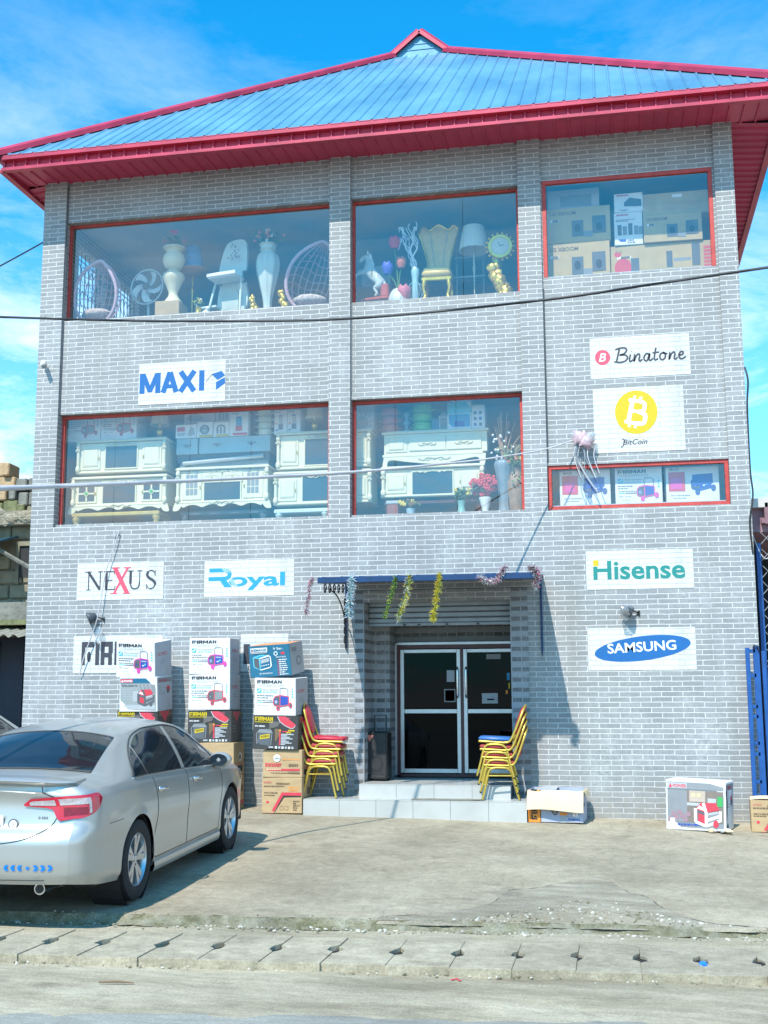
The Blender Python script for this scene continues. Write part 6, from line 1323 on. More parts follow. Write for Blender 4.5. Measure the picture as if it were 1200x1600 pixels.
for x in (-.2, .2): b.tube([(x, 0, 0), (x, 0, 1.5)], .012, i_lgrey, 6)
b.build('post', t); b = MB()
for z in (.30, .68, .98): b.box((0, .05, z), (.46, .22, .025), i_lgrey)
b.build('shelf_board', t)
b = MB(); b.box((-1.72, .95, F3+.72), (.42, .12, .30), i_lgrey, bev=.02); b.box((-1.72, .88, F3+.72), (.36, .02, .24), i_mid); tag(b.build('framed_panel'), 'dim grey framed panel behind the horse statue', 'panel')
# cartons in the third top window
def pr_spk(b, w, d, h, seed=0, name='LG XBOOM', red=False):
    F, Sd, T = fronts(w, d, h)
    b.text(F, name, .06*w, h*.80, h*.10, i_brown, bold=.02); b.rect(F, .06*w, .20*w, .60*h, .68*h, i_white); b.rect(F, .10*w, .19*w, .605*h, .675*h, i_brown, .003)
    if red:
        b.ell(F, .07*w, .75*h, .035*w, .16*h*.6, i_red, n=16); b.ell(F, .12*w, .32*h, .085*w, .30*h, i_red, n=24); b.rect(F, .20*w, .28*w, .2*h, .6*h, i_dgrey); b.rect(F, .55*w, .61*w, .25*h, .75*h, i_dgrey); b.rect(F, .80*w, .88*w, .25*h, .95*h, i_dgrey); b.rect(F, .62*w, .79*w, .42*h, .52*h, i_mid)
        for k in range(6): b.rect(F, .915*w, .985*w, (.2+.11*k)*h, (.28+.11*k)*h, i_red)
    else:
        b.rect(F, .40*w, .58*w, .16*h, .62*h, i_dgrey); b.rect(F, .72*w, .93*w, .22*h, .72*h, i_dgrey); b.rect(F, .58*w, .72*w, .14*h, .30*h, i_mid)
        for x in (.49, .825): b.ell(F, x*w, .40*h, .05*w, .12*h, inkblack, .003, n=16)
def pr_photo(b, w, d, h, seed=0):
    F, Sd, T = fronts(w, d, h); lines(b, F, .1*w, .9*w, [.85*h], .02, i_pink, 1); b.poly(F, [(.35*w, .30*h), (.95*w, .26*h), (.95*w, .62*h), (.55*w, .75*h), (.35*w, .5*h)], i_dgrey); lines(b, F, .06*w, .5*w, [.1*h, .05*h], .01, i_mid, 2)
def pr_tower(b, w, d, h, seed=0):
    F, Sd, T = fronts(w, d, h); lines(b, F, .1*w, .9*w, [.90*h], .02, i_red, 1); lines(b, F, .08*w, .9*w, [.72*h, .76*h], .012, i_mid, 1)
    for x, hh in ((.12, .4), (.3, .34), (.5, .44), (.7, .34), (.86, .3)): b.rect(F, x*w, (x+.14)*w, .30*h, (.30+hh*.8)*h, i_dgrey if hh > .35 else i_mid)
    b.rect(F, .08*w, .4*w, .10*h, .18*h, i_dblue); lines(b, F, .45*w, .95*w, [.05*h, .12*h], .02, i_mid, 3)
GB = 'speaker cartons piled in the top right window'
def wbox(x0, x1, z0, z1, y, d, label, mat, fn, group=GB, name='goods_box', **k):
    return carton(name, label, x1-x0, d, z1-z0, (x0+x1)/2, y+d/2, z0, mat, fn, cat='carton', group=group, **k)
wbox(.83, 1.70, 7.20, 7.755, .30, .5, 'brown speaker carton at the bottom left of the top right window', card_gold, pr_spk)
wbox(.84, 1.72, 7.76, 8.27, .30, .5, 'brown speaker carton second from the bottom, left side of the top right window', card_gold, pr_spk, seed=2)
wbox(.86, 1.58, 8.275, 8.58, .38, .4, 'shaded grey carton at the top left of the top right window', card_grey, lambda b, w, d, h: b.rect(fronts(w, d, h)[0], .25*w, .85*w, .15*h, .7*h, i_mid))
wbox(1.71, 3.07, 7.19, 7.66, .32, .5, 'long brown carton with red discs across the bottom right of the top right window', card_gold, lambda b, w, d, h: pr_spk(b, w, d, h, name='LG', red=True))
wbox(1.77, 2.155, 7.665, 8.14, .30, .4, 'white carton with tower speaker pictures, centre of the top right window', card_white, pr_tower)
wbox(1.78, 2.17, 8.145, 8.42, .30, .4, 'small white carton with a black printer picture, on the tower speaker carton', card_white, pr_photo)
wbox(2.165, 2.95, 7.665, 8.06, .28, .45, 'brown speaker carton right of the tower speaker carton', card_gold, pr_spk, seed=5)
wbox(2.165, 3.06, 8.065, 8.39, .32, .45, 'brown carton topmost on the right of the top right window', card_gold, lambda b, w, d, h: (b.rect(fronts(w, d, h)[0], .02*w, .2*w, .02, h-.02, card_brown), b.rect(fronts(w, d, h)[0], .3*w, .9*w, .2*h, .6*h, card_brown), b.rect(fronts(w, d, h)[0], .45*w, .6*w, .75*h, .9*h, i_white)))
# ---- middle floor
def carve(b, x, z, w, y, m=cream_d):
    for s in (-1, 1):
        b.tube(spl([(x, y, z), (x+s*w*.2, y, z+.022), (x+s*w*.35, y, z-.012), (x+s*w*.5, y, z+.012)], 4), .010, m, 5); b.tube(spl([(x+s*w*.1, y, z+.01), (x+s*w*.22, y, z-.02), (x+s*w*.3, y, z+.015)], 4), .007, m, 5)
    b.ball((x, y, z+.005), .018, m, 8, 5)
def cabinet(label, x0, x1, z0, z1, y, d, doors, opening, skirt=True, style='panel', group=None, drawers=None):
    """Classical cream TV cabinet: cornice, pilasters, doors left and right, dark glass bay between."""
    w, h, cx = x1-x0, z1-z0, (x0+x1)/2
    t = thing('tv_cabinet', label, 'cabinet', (cx, y, z0), 0, group)
    b = MB(); b.span(-w/2+.03, w/2-.03, 0, d, .05, h-.05, cream, .006); b.span(-w/2, w/2, -.045, d+.01, h-.045, h-.015, cream, .010); b.span(-w/2+.015, w/2-.015, -.025, d, h-.015, h, cream, .006); b.span(-w/2+.01, w/2-.01, -.03, d, .035, .065, cream, .008)
    b.build('carcass', t)
    c = MB()
    for x in (-w/2+.04, w/2-.04):
        c.tube([(x, -.02, .07), (x, -.02, h-.06)], .024, cream, 10); c.ball((x, -.03, h-.09), .036, cream, 8, 6, (1, .8, 1.4)); c.ball((x, -.03, .10), .038, cream, 8, 6, (1, .8, 1.5)); carve(c, x, h-.16, .06, -.045)
    carve(c, 0, h-.085, w*.32, -.012)
    if skirt:
        pts = [(-w/2, .05), (-w/2-.03, -.06), (-w/2+.05, -.06), (-w/2+.10, .0)]+[(-w/2+.12+(w-.24)*k/12, .0-.022*math.cos(k*math.pi/1.5)) for k in range(13)]+[(w/2-.10, .0), (w/2-.05, -.06), (w/2+.03, -.06), (w/2, .05)]
        c.prism(Fr((0, -.025, 0)), [tuple(p) for p in spl(pts, 3)], .03, cream); carve(c, 0, .035, w*.25, -.03)
    c.build('carving', t, 60)
    g = MB(); ox0, ox1, oz0, oz1 = -w/2+w*opening[0], -w/2+w*opening[1], h*opening[2], h*opening[3]
    g.span(ox0, ox1, -.004, -.001, oz0, oz1, tvglass); g.build('glass_bay', t)
    g = MB()
    for a in ((ox0-.02, ox0, oz0-.02, oz1+.02), (ox1, ox1+.02, oz0-.02, oz1+.02), (ox0, ox1, oz0-.02, oz0), (ox0, ox1, oz1, oz1+.02)): g.span(a[0], a[1], -.016, 0, a[2], a[3], cream, .004)
    g.build('bay_frame', t)
    for a, e in doors:
        dx0, dx1 = -w/2+w*a, -w/2+w*e; q = MB(); zt = h-.10; q.span(dx0, dx1, -.014, -.001, .09, zt, cream, .005)
        if style == 'panel':
            for k, m_ in ((.03, cream_d), (.04, cream)): q.span(dx0+k, dx1-k, -.020-(.003 if m_ is cream else 0), -.012, .09+k*1.5, zt-k*1.2, m_, .005)
        elif style == 'cross':
            q.span(dx0+.035, dx1-.035, -.016, -.012, .12, zt-.04, tvglass); xm, zm = (dx0+dx1)/2, (.12+zt-.04)/2
            q.span(xm-.012, xm+.012, -.022, -.015, .12, zt-.04, cream); q.span(dx0+.035, dx1-.035, -.024, -.016, zm-.012, zm+.012, cream); q.box((xm, -.022, zm), (.075, .012, .075), cream_d, rot=Matrix.Rotation(R(45), 3, 'Y')); q.box((xm, -.026, zm), (.045, .012, .045), i_green, rot=Matrix.Rotation(R(45), 3, 'Y'))
        else:
            xm = (dx0+dx1)/2; ww = (dx1-dx0)*.62
            for r_ in range(3):
                for c_ in range(3): q.span(xm-ww/2+ww*c_/3+.006, xm-ww/2+ww*(c_+1)/3-.006, -.018, -.013, .16+.105*r_, .16+.105*r_+.088, i_mid)
            for k in range(5):
                a0, a1 = math.pi*k/5+.06, math.pi*(k+1)/5-.06; zc = .16+.105*3
                q.add([(xm+ww*.5*math.cos(p)*rr, -.0185, zc+ww*.5*math.sin(p)*rr) for rr, p in ((1, a0), (1, a1), (.55, a1), (.55, a0))], [(0, 1, 2, 3)], i_mid)
        o = q.build('cabinet_door', t)
        k = MB(); xk = dx1-.02 if a < .5 else dx0+.02; k.tube([(xk, -.016, h*.52), (xk, -.032, h*.50), (xk, -.030, h*.45), (xk, -.016, h*.43)], .006, gold, 6); k.build('handle', o)
    if drawers:
        for a, e in drawers:
            q = MB(); q.span(-w/2+w*a, -w/2+w*e, -.018, -.001, h-.235, h-.09, cream, .005); xm = -w/2+w*(a+e)/2; q.tube([(xm+.11*math.cos(p)*1.0, -.019, h-.163+.032*math.sin(p)) for p in [i*math.pi/8 for i in range(16)]], .004, cream_d, 5, closed=True); o = q.build('drawer', t); k = MB(); k.ball((xm, -.03, h-.163), .016, gold, 8, 5); k.build('knob', o)
    return t
GT = 'cream cabinets in the middle floor windows'
DP = [(.06, .27), (.73, .94)]
def table(label, x0, x1, z1, y, d, m, group=None):
    t = thing('low_table', label, 'table', ((x0+x1)/2, y+d/2, F2), 0, group); w = x1-x0; h = z1-F2
    b = MB(); b.box((0, 0, h-.03), (w, d, .06), m, bev=.012); b.build('table_top', t)
    for x in (-w/2+.07, w/2-.07):
        for yy in (-d/2+.06, d/2-.06): b = MB(); b.tube(spl([(x, yy, h-.05), (x*1.02, yy, h*.5), (x*.97, yy, 0)], 4), [.06]*4+[.045]*4+[.05], m, 8); b.build('leg', t, 50)
table('ochre low table carrying the left cabinet pair', -6.16, -4.80, 4.185, .32, .5, pm('ochre table', (.48, .36, .10), .4), None)
cabinet('cream cabinet with cross paned doors, lower of the left pair', -6.18, -4.68, 4.235, 4.72, .34, .48, DP, (.335, .665, .17, .83), style='cross', group=GT)
cabinet('cream cabinet with plain panel doors, upper of the left pair', -6.14, -4.72, 4.74, 5.28, .38, .45, DP, (.33, .67, .20, .80), skirt=False, group=GT)
table('dark stand under the cabinet with arched glazed doors', -4.52, -3.22, 4.17, .42, .45, i_dgrey, None)
cabinet('cream cabinet with arched lattice doors and two drawers, centre of the lower left window', -4.57, -3.16, 4.235, 4.80, .36, .46, [(.07, .28), (.72, .93)], (.31, .69, .13, .60), style='arch', drawers=[(.285, .495), (.505, .715)], group=GT)
t = thing('low_dresser', 'pale blue wrapped dresser with two wide drawers above the arched cabinet', 'dresser', (-3.93, .55, 4.80), 0)
wrapb = pm('blue wrapped board', (.36, .50, .56), .5, 0, .1, 4)
b = MB(); b.span(-.70, .70, 0, .4, .12, .24, i_dgrey); b.span(-.66, .68, .02, .4, 0, .12, i_mid); b.tube([(-.6, -.02, .10), (.62, -.02, .17)], .03, i_lgrey, 8); b.build('carcass', t)
for a, e in ((-.71, -.38), (-.36, .72)):
    q = MB(); q.span(a, e, -.03, .35, .235, .47, wrapb, .006); o = q.build('drawer', t); k = MB()
    for x in ([(a+e)/2] if e < 0 else [a+.28, e-.28]): k.add([(x-.08, -.033, .38), (x+.08, -.033, .38), (x, -.040, .33)], [(0, 2, 1)], i_mid); k.tube([(x-.05, -.035, .375), (x, -.055, .35), (x+.05, -.035, .375)], .005, i_lgrey, 5)
    k.build('pull', o)
table('mint white low table under the right cabinet pair of the lower left window', -3.08, -2.28, 4.135, .30, .5, mint, None)
cabinet('cream cabinet lower of the pair cut by the central pillar', -3.10, -1.66, 4.16, 4.675, .34, .48, [(.05, .24), (.76, .95)], (.30, .70, .16, .84), skirt=False, group=GT)
cabinet('cream cabinet upper of the pair cut by the central pillar', -3.08, -1.68, 4.68, 5.26, .38, .45, [(.05, .24), (.76, .95)], (.31, .69, .16, .80), skirt=False, group=GT)
GSM = 'small goods on top of the middle floor cabinets'
wbox(-6.36, -5.81, 5.285, 5.72, .45, .4, 'generator carton at the upper left corner of the lower left window', card_white, pr_gen, group=GSM, fr_m=i_red, body_m=i_mid)
wbox(-5.80, -5.24, 5.285, 5.735, .45, .4, 'generator carton second from the left on the upper left cabinet', card_white, pr_gen, group=GSM, fr_m=i_red, body_m=i_mid, seed=8)
lamp('table_lamp', 'table lamp with a cream shade on the upper left cabinet', -4.95, .65, 5.28, .50, .145, .26, pleat, gold, 'cream shaded table lamps')
def pr_kettle(b, w, d, h, seed=0, kind=0):
    F, Sd, T = fronts(w, d, h)
    if kind == 0: b.rect(F, .08*w, .45*w, .5*h, .8*h, i_red); b.poly(F, [(.55*w, .15*h), (.92*w, .2*h), (.9*w, .7*h), (.75*w, .8*h)], i_lgrey); lines(b, F, .1*w, .5*w, [.3*h, .2*h], .012, i_mid, 2)
    else:
        b.rect(F, 0.003, w-.003, .003, .14*h, i_yel, .0012); b.ribbon(F, [(w*(.5+.26*math.cos(a)), h*(.48+.28*math.sin(a))) for a in [math.pi*k/8 for k in range(-1 if kind == 1 else 0, 10)]], .02, i_dgrey)
        if kind == 1: b.ell(F, .5*w, .42*h, .26*w, .24*h, i_mid); b.ell(F, .5*w, .42*h, .14*w, .13*h, i_lgrey, .003)
        else:
            for k in range(3): b.rect(F, (.22+.22*k)*w, (.33+.22*k)*w, .2*h, (.55+.1*k)*h, i_mid)
wbox(-4.65, -4.33, 5.275, 5.48, .50, .3, 'white kettle carton with a red patch above the blue dresser', card_white, pr_kettle, group=GSM, kind=0)
wbox(-4.325, -4.08, 5.275, 5.505, .50, .3, 'white carton with a round kettle picture above the blue dresser', card_white, pr_kettle, group=GSM, kind=1)
wbox(-4.07, -3.83, 5.275, 5.495, .50, .3, 'white carton with an upright kettle picture above the blue dresser', card_white, pr_kettle, group=GSM, kind=2)
wbox(-4.56, -4.08, 5.51, 5.72, .60, .3, 'pale pink carton lying on the kettle cartons', pm('pale pink board', (.50, .46, .48), .6), lambda b, w, d, h: b.ell(fronts(w, d, h)[0], .35*w, .4*h, .25*w, .25*h, i_mid), group=GSM)
wbox(-4.07, -3.84, 5.50, 5.72, .60, .3, 'pale pink carton on the upright kettle carton', pm('pale pink board', (.50, .46, .48), .6), lambda b, w, d, h: pr_kettle(b, w, d, h, kind=2), group=GSM)
def pr_blend(b, w, d, h, seed=0, red=True):
    F, Sd, T = fronts(w, d, h); b.rect(F, .36*w, .66*w, .42*h, .75*h, i_sky if red else i_lgrey); b.rect(F, .38*w, .62*w, .75*h, .80*h, i_dblue); b.rect(F, .34*w, .68*w, .20*h, .42*h, i_red if red else i_dgrey); lines(b, F, .1*w, .9*w, [.9*h], .014, i_mid, 1)
    if red: b.rect(F, .04*w, .96*w, .02*h, .12*h, i_pink)
    else: b.ell(F, .18*w, .45*h, .08*w, .05*h, i_orange); b.rect(F, .1*w, .3*w, .15*h, .2*h, i_dblue)
wbox(-3.825, -3.54, 5.275, 5.63, .50, .3, 'white carton with a red blender picture', card_white, pr_blend, group=GSM)
wbox(-3.145, -2.955, 5.265, 5.62, .50, .3, 'white blender carton with an orange dot, left of its twin', card_white, pr_blend, group=GSM, red=False)
wbox(-2.95, -2.755, 5.265, 5.62, .50, .3, 'white blender carton with an orange dot, right of its twin', card_white, pr_blend, group=GSM, red=False, seed=2)
def tiers(name, label, x, y, z, r, n, hh, m, cat):
    t = thing(name, label, cat, (x, y, z), 0, GSM)
    for k in range(n):
        b = MB(); b.lathe([(r*.85, k*hh), (r, k*hh+hh*.12), (r, k*hh+hh*.6), (r*1.08, k*hh+hh*.66), (r*1.08, k*hh+hh*.76), (r*.9, k*hh+hh*.96)], m, n=24); b.build('container', t, 40)
        q = MB()
        for s in (-1, 1): q.tube([(s*r, -.02, k*hh+hh*.4), (s*(r+.045), -.02, k*hh+hh*.5), (s*(r+.045), .02, k*hh+hh*.5), (s*r, .02, k*hh+hh*.4)], .007, m, 5)
        q.build('handle', t)
tiers('tiered_food_flask', 'tall stack of pale glass bowls between the blender cartons', -3.31, .60, 5.275, .10, 4, .095, pm('pale glassware', (.55, .60, .52), .2), 'bowls')
lamp('table_lamp', 'table lamp with a cream shade beside the central pillar', -2.58, .65, 5.265, .47, .14, .25, pleat, gold, 'cream shaded table lamps')
# right half of the middle floor, second window
cabinet('cream cabinet with dark bay behind the small flower pots', -1.56, -.09, 4.225, 4.70, .40, .46, [(.05, .25), (.75, .95)], (.31, .69, .10, .80), skirt=False, group=GT)
table('dark red bench under the cabinet behind the flower pots', -1.52, -.12, 4.215, .42, .42, pm('dark red bench', (.12, .025, .02), .5), None)
t = thing('long_dresser', 'long cream dresser with two carved drawers and scalloped legs under the food coolers', 'dresser', (-.80, .45, 4.71), 0, None)
b = MB(); b.span(-.72, .74, 0, .42, .17, .46, cream, .006); b.span(-.75, .77, -.03, .44, .46, .495, cream, .01); b.span(-.74, -.02+.7, -.02, .42, .13, .17, cream, .008); b.span(-.70, .30, .05, .4, .495, .52, cream); b.build('carcass', t)
for a, e in ((-.36, .16), (.17, .66)):
    q = MB(); q.span(a, e, -.016, 0, .21, .42, cream, .006); carve(q, (a+e)/2, .30, .25, -.020); q.build('drawer', t)
q = MB(); q.span(-.69, -.39, -.012, 0, .20, .44, cream, .006); q.span(-.65, -.43, -.018, -.01, .23, .41, cream_d, .004); q.span(-.64, -.44, -.022, -.012, .24, .40, cream, .004); q.build('cabinet_door', t)
c = MB(); pts = [(-.72, .14), (-.74, -.02), (-.68, -.02), (-.64, .09), (-.35, .055), (0, .02), (.35, .055), (.60, .09), (.64, -.02), (.70, -.02), (.72, .14)]; c.prism(Fr((0, -.015, 0)), [tuple(p) for p in spl(pts, 4)], .03, cream); carve(c, 0, .09, .45, -.02); c.build('carving', t, 60)
b = MB(); b.box((-1.83, .62, 5.47), (.32, .3, .43), i_lgrey, bev=.004); f = Fr((-1.99, .469, 5.25)); b.ell(f, .15, .12, .09, .09, i_mid, n=20)
for k in range(12): a = k*math.pi/6; b.ribbon(f, [(.15+.09*math.cos(a), .12+.09*math.sin(a)), (.15+.17*math.cos(a+.2), .12+.17*math.sin(a+.2))], .012, i_mid, .002)
tag(b.build('goods_box'), 'grey carton with a sunburst fan picture at the left edge of the lower middle window', 'carton', GSM)
tiers('food_cooler', 'red tiered food cooler on the long dresser', -1.46, .62, 5.23, .115, 3, .12, pm('faded red plastic', (.50, .12, .10), .4), 'cooler')
tiers('food_cooler', 'lime green tiered food cooler on the long dresser', -.99, .62, 5.23, .135, 3, .13, pm('lime green plastic', (.18, .50, .10), .4), 'cooler')
vase_thing('small_blue_vase', 'small blue grey vase between the red and the green cooler', -1.22, .60, 5.23, [(.05, 0), (.05, .02), (.02, .06), (.05, .14), (.02, .20), (.05, .26), (.02, .30)], pm('blue grey glaze', (.20, .32, .42), .3), group=GSM)
t = thing('lantern', 'pale pointed lantern left of the blue and white carton', 'lantern', (-.68, .60, 5.21), 0, GSM)
b = MB(); pl = pm('pale wood lantern', (.50, .52, .48), .6)
for x in (-.055, .055):
    for y in (-.055, .055): b.box((x, y, .11), (.018, .018, .20), pl)
b.box((0, 0, .01), (.14, .14, .02), pl); b.box((0, 0, .2), (.14, .14, .02), pl); b.lathe([(.10, .21), (.02, .29), (.012, .30)], pl, n=4); b.build('body', t); b = MB(); b.span(-.05, .05, -.05, .05, .02, .19, i_mid); b.build('glass', t)
b = MB(); b.box((-.80, .62, 5.31), (.11, .15, .17), pm('slate blue board', (.12, .20, .30), .6), bev=.006); tag(b.build('goods_box'), 'small slate blue box between the green cooler and the lantern', 'carton', GSM)
wbox(-.62, -.28, 5.215, 5.61, .50, .3, 'bright blue and white carton on the long dresser', card_white, lambda b, w, d, h: (b.rect(fronts(w, d, h)[0], .02, w-.02, .10*h, .55*h, i_sky), b.rect(fronts(w, d, h)[0], .0, w, .58*h, .98*h, i_cyan), b.rect(fronts(w, d, h)[0], .3*w, .7*w, .1*h, .3*h, i_dblue, .003)), group=GSM)
wbox(-.55, -.30, 5.615, 5.73, .55, .28, 'pale carton lying on the bright blue carton', card_white, None, group=GSM)
wbox(-.275, -.09, 5.215, 5.56, .50, .3, 'tall white carton with small appliance pictures right of the blue carton', card_white, lambda b, w, d, h: [b.rect(fronts(w, d, h)[0], (.15+.4*(k % 2))*w, (.35+.4*(k % 2))*w, (.12+.24*(k//2))*h, (.24+.24*(k//2))*h, i_dgrey if k % 3 else i_dblue) for k in range(6)], group=GSM)
GP = 'flower pots along the lower middle window'
vase_thing('flower_vase', 'white vase with a big bunch of red flowers', -.09, .34, F2+.04, [(.06, 0), (.055, .02), (.045, .06), (.085, .22), (.08, .225)], i_white, group=GP, fl=lambda q: flowers(q, (-.01, 0, .40), .17, [petal['red']], 46, 3, (1.1, .8, .85), 70, .04, .05))
vase_thing('flower_vase', 'aqua vase with yellow green flowers left of the red bunch', -.42, .34, F2+.04, [(.07, 0), (.06, .04), (.045, .12), (.06, .20)], pm('aqua glaze', (.20, .45, .42), .3), group=GP, fl=lambda q: flowers(q, (0, 0, .30), .12, [petal['yellow'], petal['white']], 14, 5, (1.1, .8, .9), 90, .035, .03))
vase_thing('flower_vase', 'small blue pot with brown and yellow flowers at the sill', -1.12, .30, F2+.04, [(.05, 0), (.065, .10), (.06, .105)], pm('pale blue pot', (.35, .50, .62), .4), group=GP, fl=lambda q: flowers(q, (-.03, 0, .17), .11, [petal['yellow'], pm('brown petal', (.25, .12, .04), .7)], 9, 7, (1.5, .8, .6), 40, .03, .035))
b = MB(); b.box((-1.37, .34, F2+.12), (.16, .16, .20), pm('brick red stand', (.28, .08, .06), .6), bev=.01); b.box((-1.37, .34, F2+.24), (.18, .18, .05), i_lgrey, bev=.01); tag(b.build('plant_stand'), 'small brick red stand with a grey top left of the blue pot', 'stand')
def twigs(q):
    r = random.Random(8)
    for k in range(10):
        x = r.uniform(-.12, .34); q.tube(spl([(0, 0, .75), (x*.4, -.02, 1.0), (x, -.04, 1.2+.3*r.random())], 5), .008, pm('dry reed', (.42, .24, .14), .8), 5)
    for k in range(24):
        a = r.uniform(-1.5, 1.5); q.tube(spl([(.12, 0, .80), (.12+.12*math.sin(a), -.03, .95), (.12+.26*math.sin(a), -.05, .92+.1*math.cos(a))], 4), .004, pm('pale grass', (.50, .42, .22), .8), 4)
    for k in range(20): q.ball((r.uniform(-.16, .2), -.06, .75+.45*r.random()), .018, i_white, 6, 4)
    q.leaves((.03, 0, .80), .18, 70, .04, leafm, 4)
vase_thing('tall_floor_vase', 'tall grey blue fluted vase of white blossom and dry reeds, right of the red flowers', .16, .45, F2, [(.11, 0), (.10, .04), (.07, .20), (.10, .55), (.13, .74), (.10, .80)], pm('grey blue glaze', (.22, .28, .34), .35), group=GP, fl=twigs, flute=.04, nf=9, n=36)
vase_thing('tall_floor_vase', 'brown figured vase with yellow blossom at the right end of the lower middle window', .33, .42, F2, [(.09, 0), (.08, .05), (.11, .30), (.12, .48), (.07, .62), (.09, .68)], pm('brown figured clay', (.34, .22, .15), .6, 0, .4, 9), group=GP, fl=lambda q: (q.leaves((0, 0, .76), .15, 90, .035, leafm, 9), flowers(q, (0, 0, .80), .12, [petal['yellow'], petal['coral']], 10, 2, leafn=20, fs=.03), q.leaves((.0, -.06, .50), .14, 40, .03, leafm, 12)))
# third window
GW = 'generator cartons in the small window above the canopy'
def pr_elep(b, w, d, h, seed=0):
    F, Sd, T = fronts(w, d, h); b.rect(F, 0, w, .0, .09*h, i_cyan, .0012); b.rect(F, .05*w, .36*w, .36*h, .86*h, i_pink); b.rect(F, .09*w, .30*w, .42*h, .70*h, i_mag, .003); b.text(F, 'MAXI', .08*w, .90*h, .07*h, i_mid, bold=.03); lines(b, F, .08*w, .45*w, [.24*h, .17*h], .012, i_mid, 2); lines(b, F, .10*w, .7*w, [.03*h], .010, i_dblue, 3)
    genset(b, F, .48*w, .34*h, .42*w, i_dblue, i_dblue, handle=False); b.poly(F, [(.50*w, .48*h), (.88*w, .55*h), (.88*w, .80*h), (.50*w, .78*h)], i_dblue, .0045)
wbox(.93, 1.60, 3.99, 4.50, .18, .4, 'carton with a pink panel and navy generator, left in the small window', card_white, pr_elep, group=GW)
wbox(1.66, 2.27, 3.985, 4.51, .18, .4, 'carton with a magenta trolley generator, middle of the small window', card_white, pr_gen, group=GW, seed=9)
wbox(2.32, 3.00, 3.985, 4.50, .20, .4, 'carton with a pink panel and navy generator, right in the small window', card_white, pr_elep, group=GW, seed=3)
# ------------------------------------------------------------ silver saloon car
car_paint = pm('champagne silver paint', (.475, .47, .445), .34, .55, .03, 2, coat=.45)
car_glass = pm('dark car glass', (.012, .018, .024), .04, 0, .2, 2, spec=.7)
tyre_m = pm('tyre rubber', (.022, .022, .023), .85, 0, .25, 20); rim_m = pm('alloy wheel', (.55, .56, .58), .28, .75, .06, 9)
under = pm('underbody black', (.015, .015, .016), .8); lens_red = pm('red lamp lens', (.50, .012, .035), .08, 0, .1, 20, coat=.5); lens_clear = pm('clear lamp lens', (.46, .40, .40), .10, .2, .25, 40); lens_dark = pm('dark red lens', (.20, .006, .02), .1, 0, .2, 30); seam = pm('panel gap', (.05, .05, .05), .8)
CL_, RA, FA, RW = 4.82, 1.055, 3.83, .332
ZTOP = [(0, 1.00), (.05, 1.045), (.14, 1.085), (.30, 1.10), (.52, 1.115), (.80, 1.215), (1.10, 1.325), (1.40, 1.405), (1.8, 1.452), (2.2, 1.468), (2.6, 1.458), (2.95, 1.405), (3.3, 1.265), (3.65, 1.10), (3.85, 1.02), (4.1, .985), (4.4, .92), (4.65, .82), (4.76, .70), (4.82, .55)]
WMAX = [(0, .735), (.03, .785), (.07, .822), (.15, .852), (.30, .882), (.6, .902), (1.1, .912), (2.4, .912), (3.6, .910), (4.1, .895), (4.4, .855), (4.62, .77), (4.75, .64), (4.82, .50)]
ZSH = [(0, .93), (.15, .985), (.5, 1.00), (1.0, 1.0), (1.8, .985), (2.6, .955), (3.3, .925), (3.7, .91), (4.1, .87), (4.4, .81), (4.65, .70), (4.82, .50)]
WRF = [(0, .58), (.3, .66), (.55, .69), (.8, .66), (1.1, .615), (1.5, .585), (2.2, .59), (2.8, .595), (3.2, .63), (3.6, .68), (3.9, .70), (4.3, .66), (4.6, .56), (4.82, .36)]
ZRD = [(0, .02), (.5, .03), (.9, .05), (1.3, .065), (2.2, .065), (2.9, .065), (3.4, .05), (3.8, .03), (4.2, .045), (4.82, .03)]
ZBT = [(0, .30), (.35, .25), (.8, .215), (1.5, .205), (3.4, .205), (4.3, .21), (4.82, .26)]
def sect(s):
    w, zs, zt, zb = slerp(WMAX, s), slerp(ZSH, s), slerp(ZTOP, s), lerp(ZBT, s); wr = slerp(WRF, s); zr = zt-lerp(ZRD, s); zs = min(zs, zr-.012)
    zm = min(.60, zs-.2)
    return w, zs, zt, zb, wr, zr, zm
def halfw(s, z):
    """Half width of the body side at height z."""
    w, zs, zt, zb, wr, zr, zm = sect(s)
    if z <= zs: return slerp([(zb, w*.945), (zb+.10, w*.985), (zm-.08, w*.988), (zm+.08, w), (zs-.06, w*.982), (zs, w*.955)], z)
    t = (z-zs)/max(zr-zs, .01); return w*.955+(wr-w*.955)*min(t, 1)+.022*math.sin(math.pi*min(t, 1))
def topz(s, y):
    w, zs, zt, zb, wr, zr, zm = sect(s); a = min(abs(y)/wr, 1); return zt-(zt-zr)*a**2.2
def rsh(z): return slerp([(.28, .05), (.38, .012), (.50, 0), (.60, .0), (.66, .018), (.74, .075), (.90, .10), (1.0, .075), (1.06, .03), (1.10, .04)], z)
def bump_(s, y, z):
    """Rear face relief, faded forwards."""
    f = max(0, 1-s/.5); return (s+rsh(z)*f*f*(1 if abs(y) < .9 else 1), y, z)
NS = 120; SS = sorted(set([round(CL_*k/NS, 4) for k in range(NS+1)]+[.02, .06, .10, 4.79, 4.81]))
def ring(s):
    w, zs, zt, zb, wr, zr, zm = sect(s); out = []
    for k in range(37): z = zb+(zs-zb)*k/36; out.append((halfw(s, z), z))
    for k in range(1, 11): z = zs+(zr-zs)*k/10; out.append((halfw(s, z), z))
    for k in range(1, 11): y = wr*(1-k/10); out.append((y, topz(s, y)))
    return out
def in_arch(s, z, r): 
    for c in (RA, FA):
        d = math.hypot(s-c, z-RW)
        if d < r: return c, d
    return None
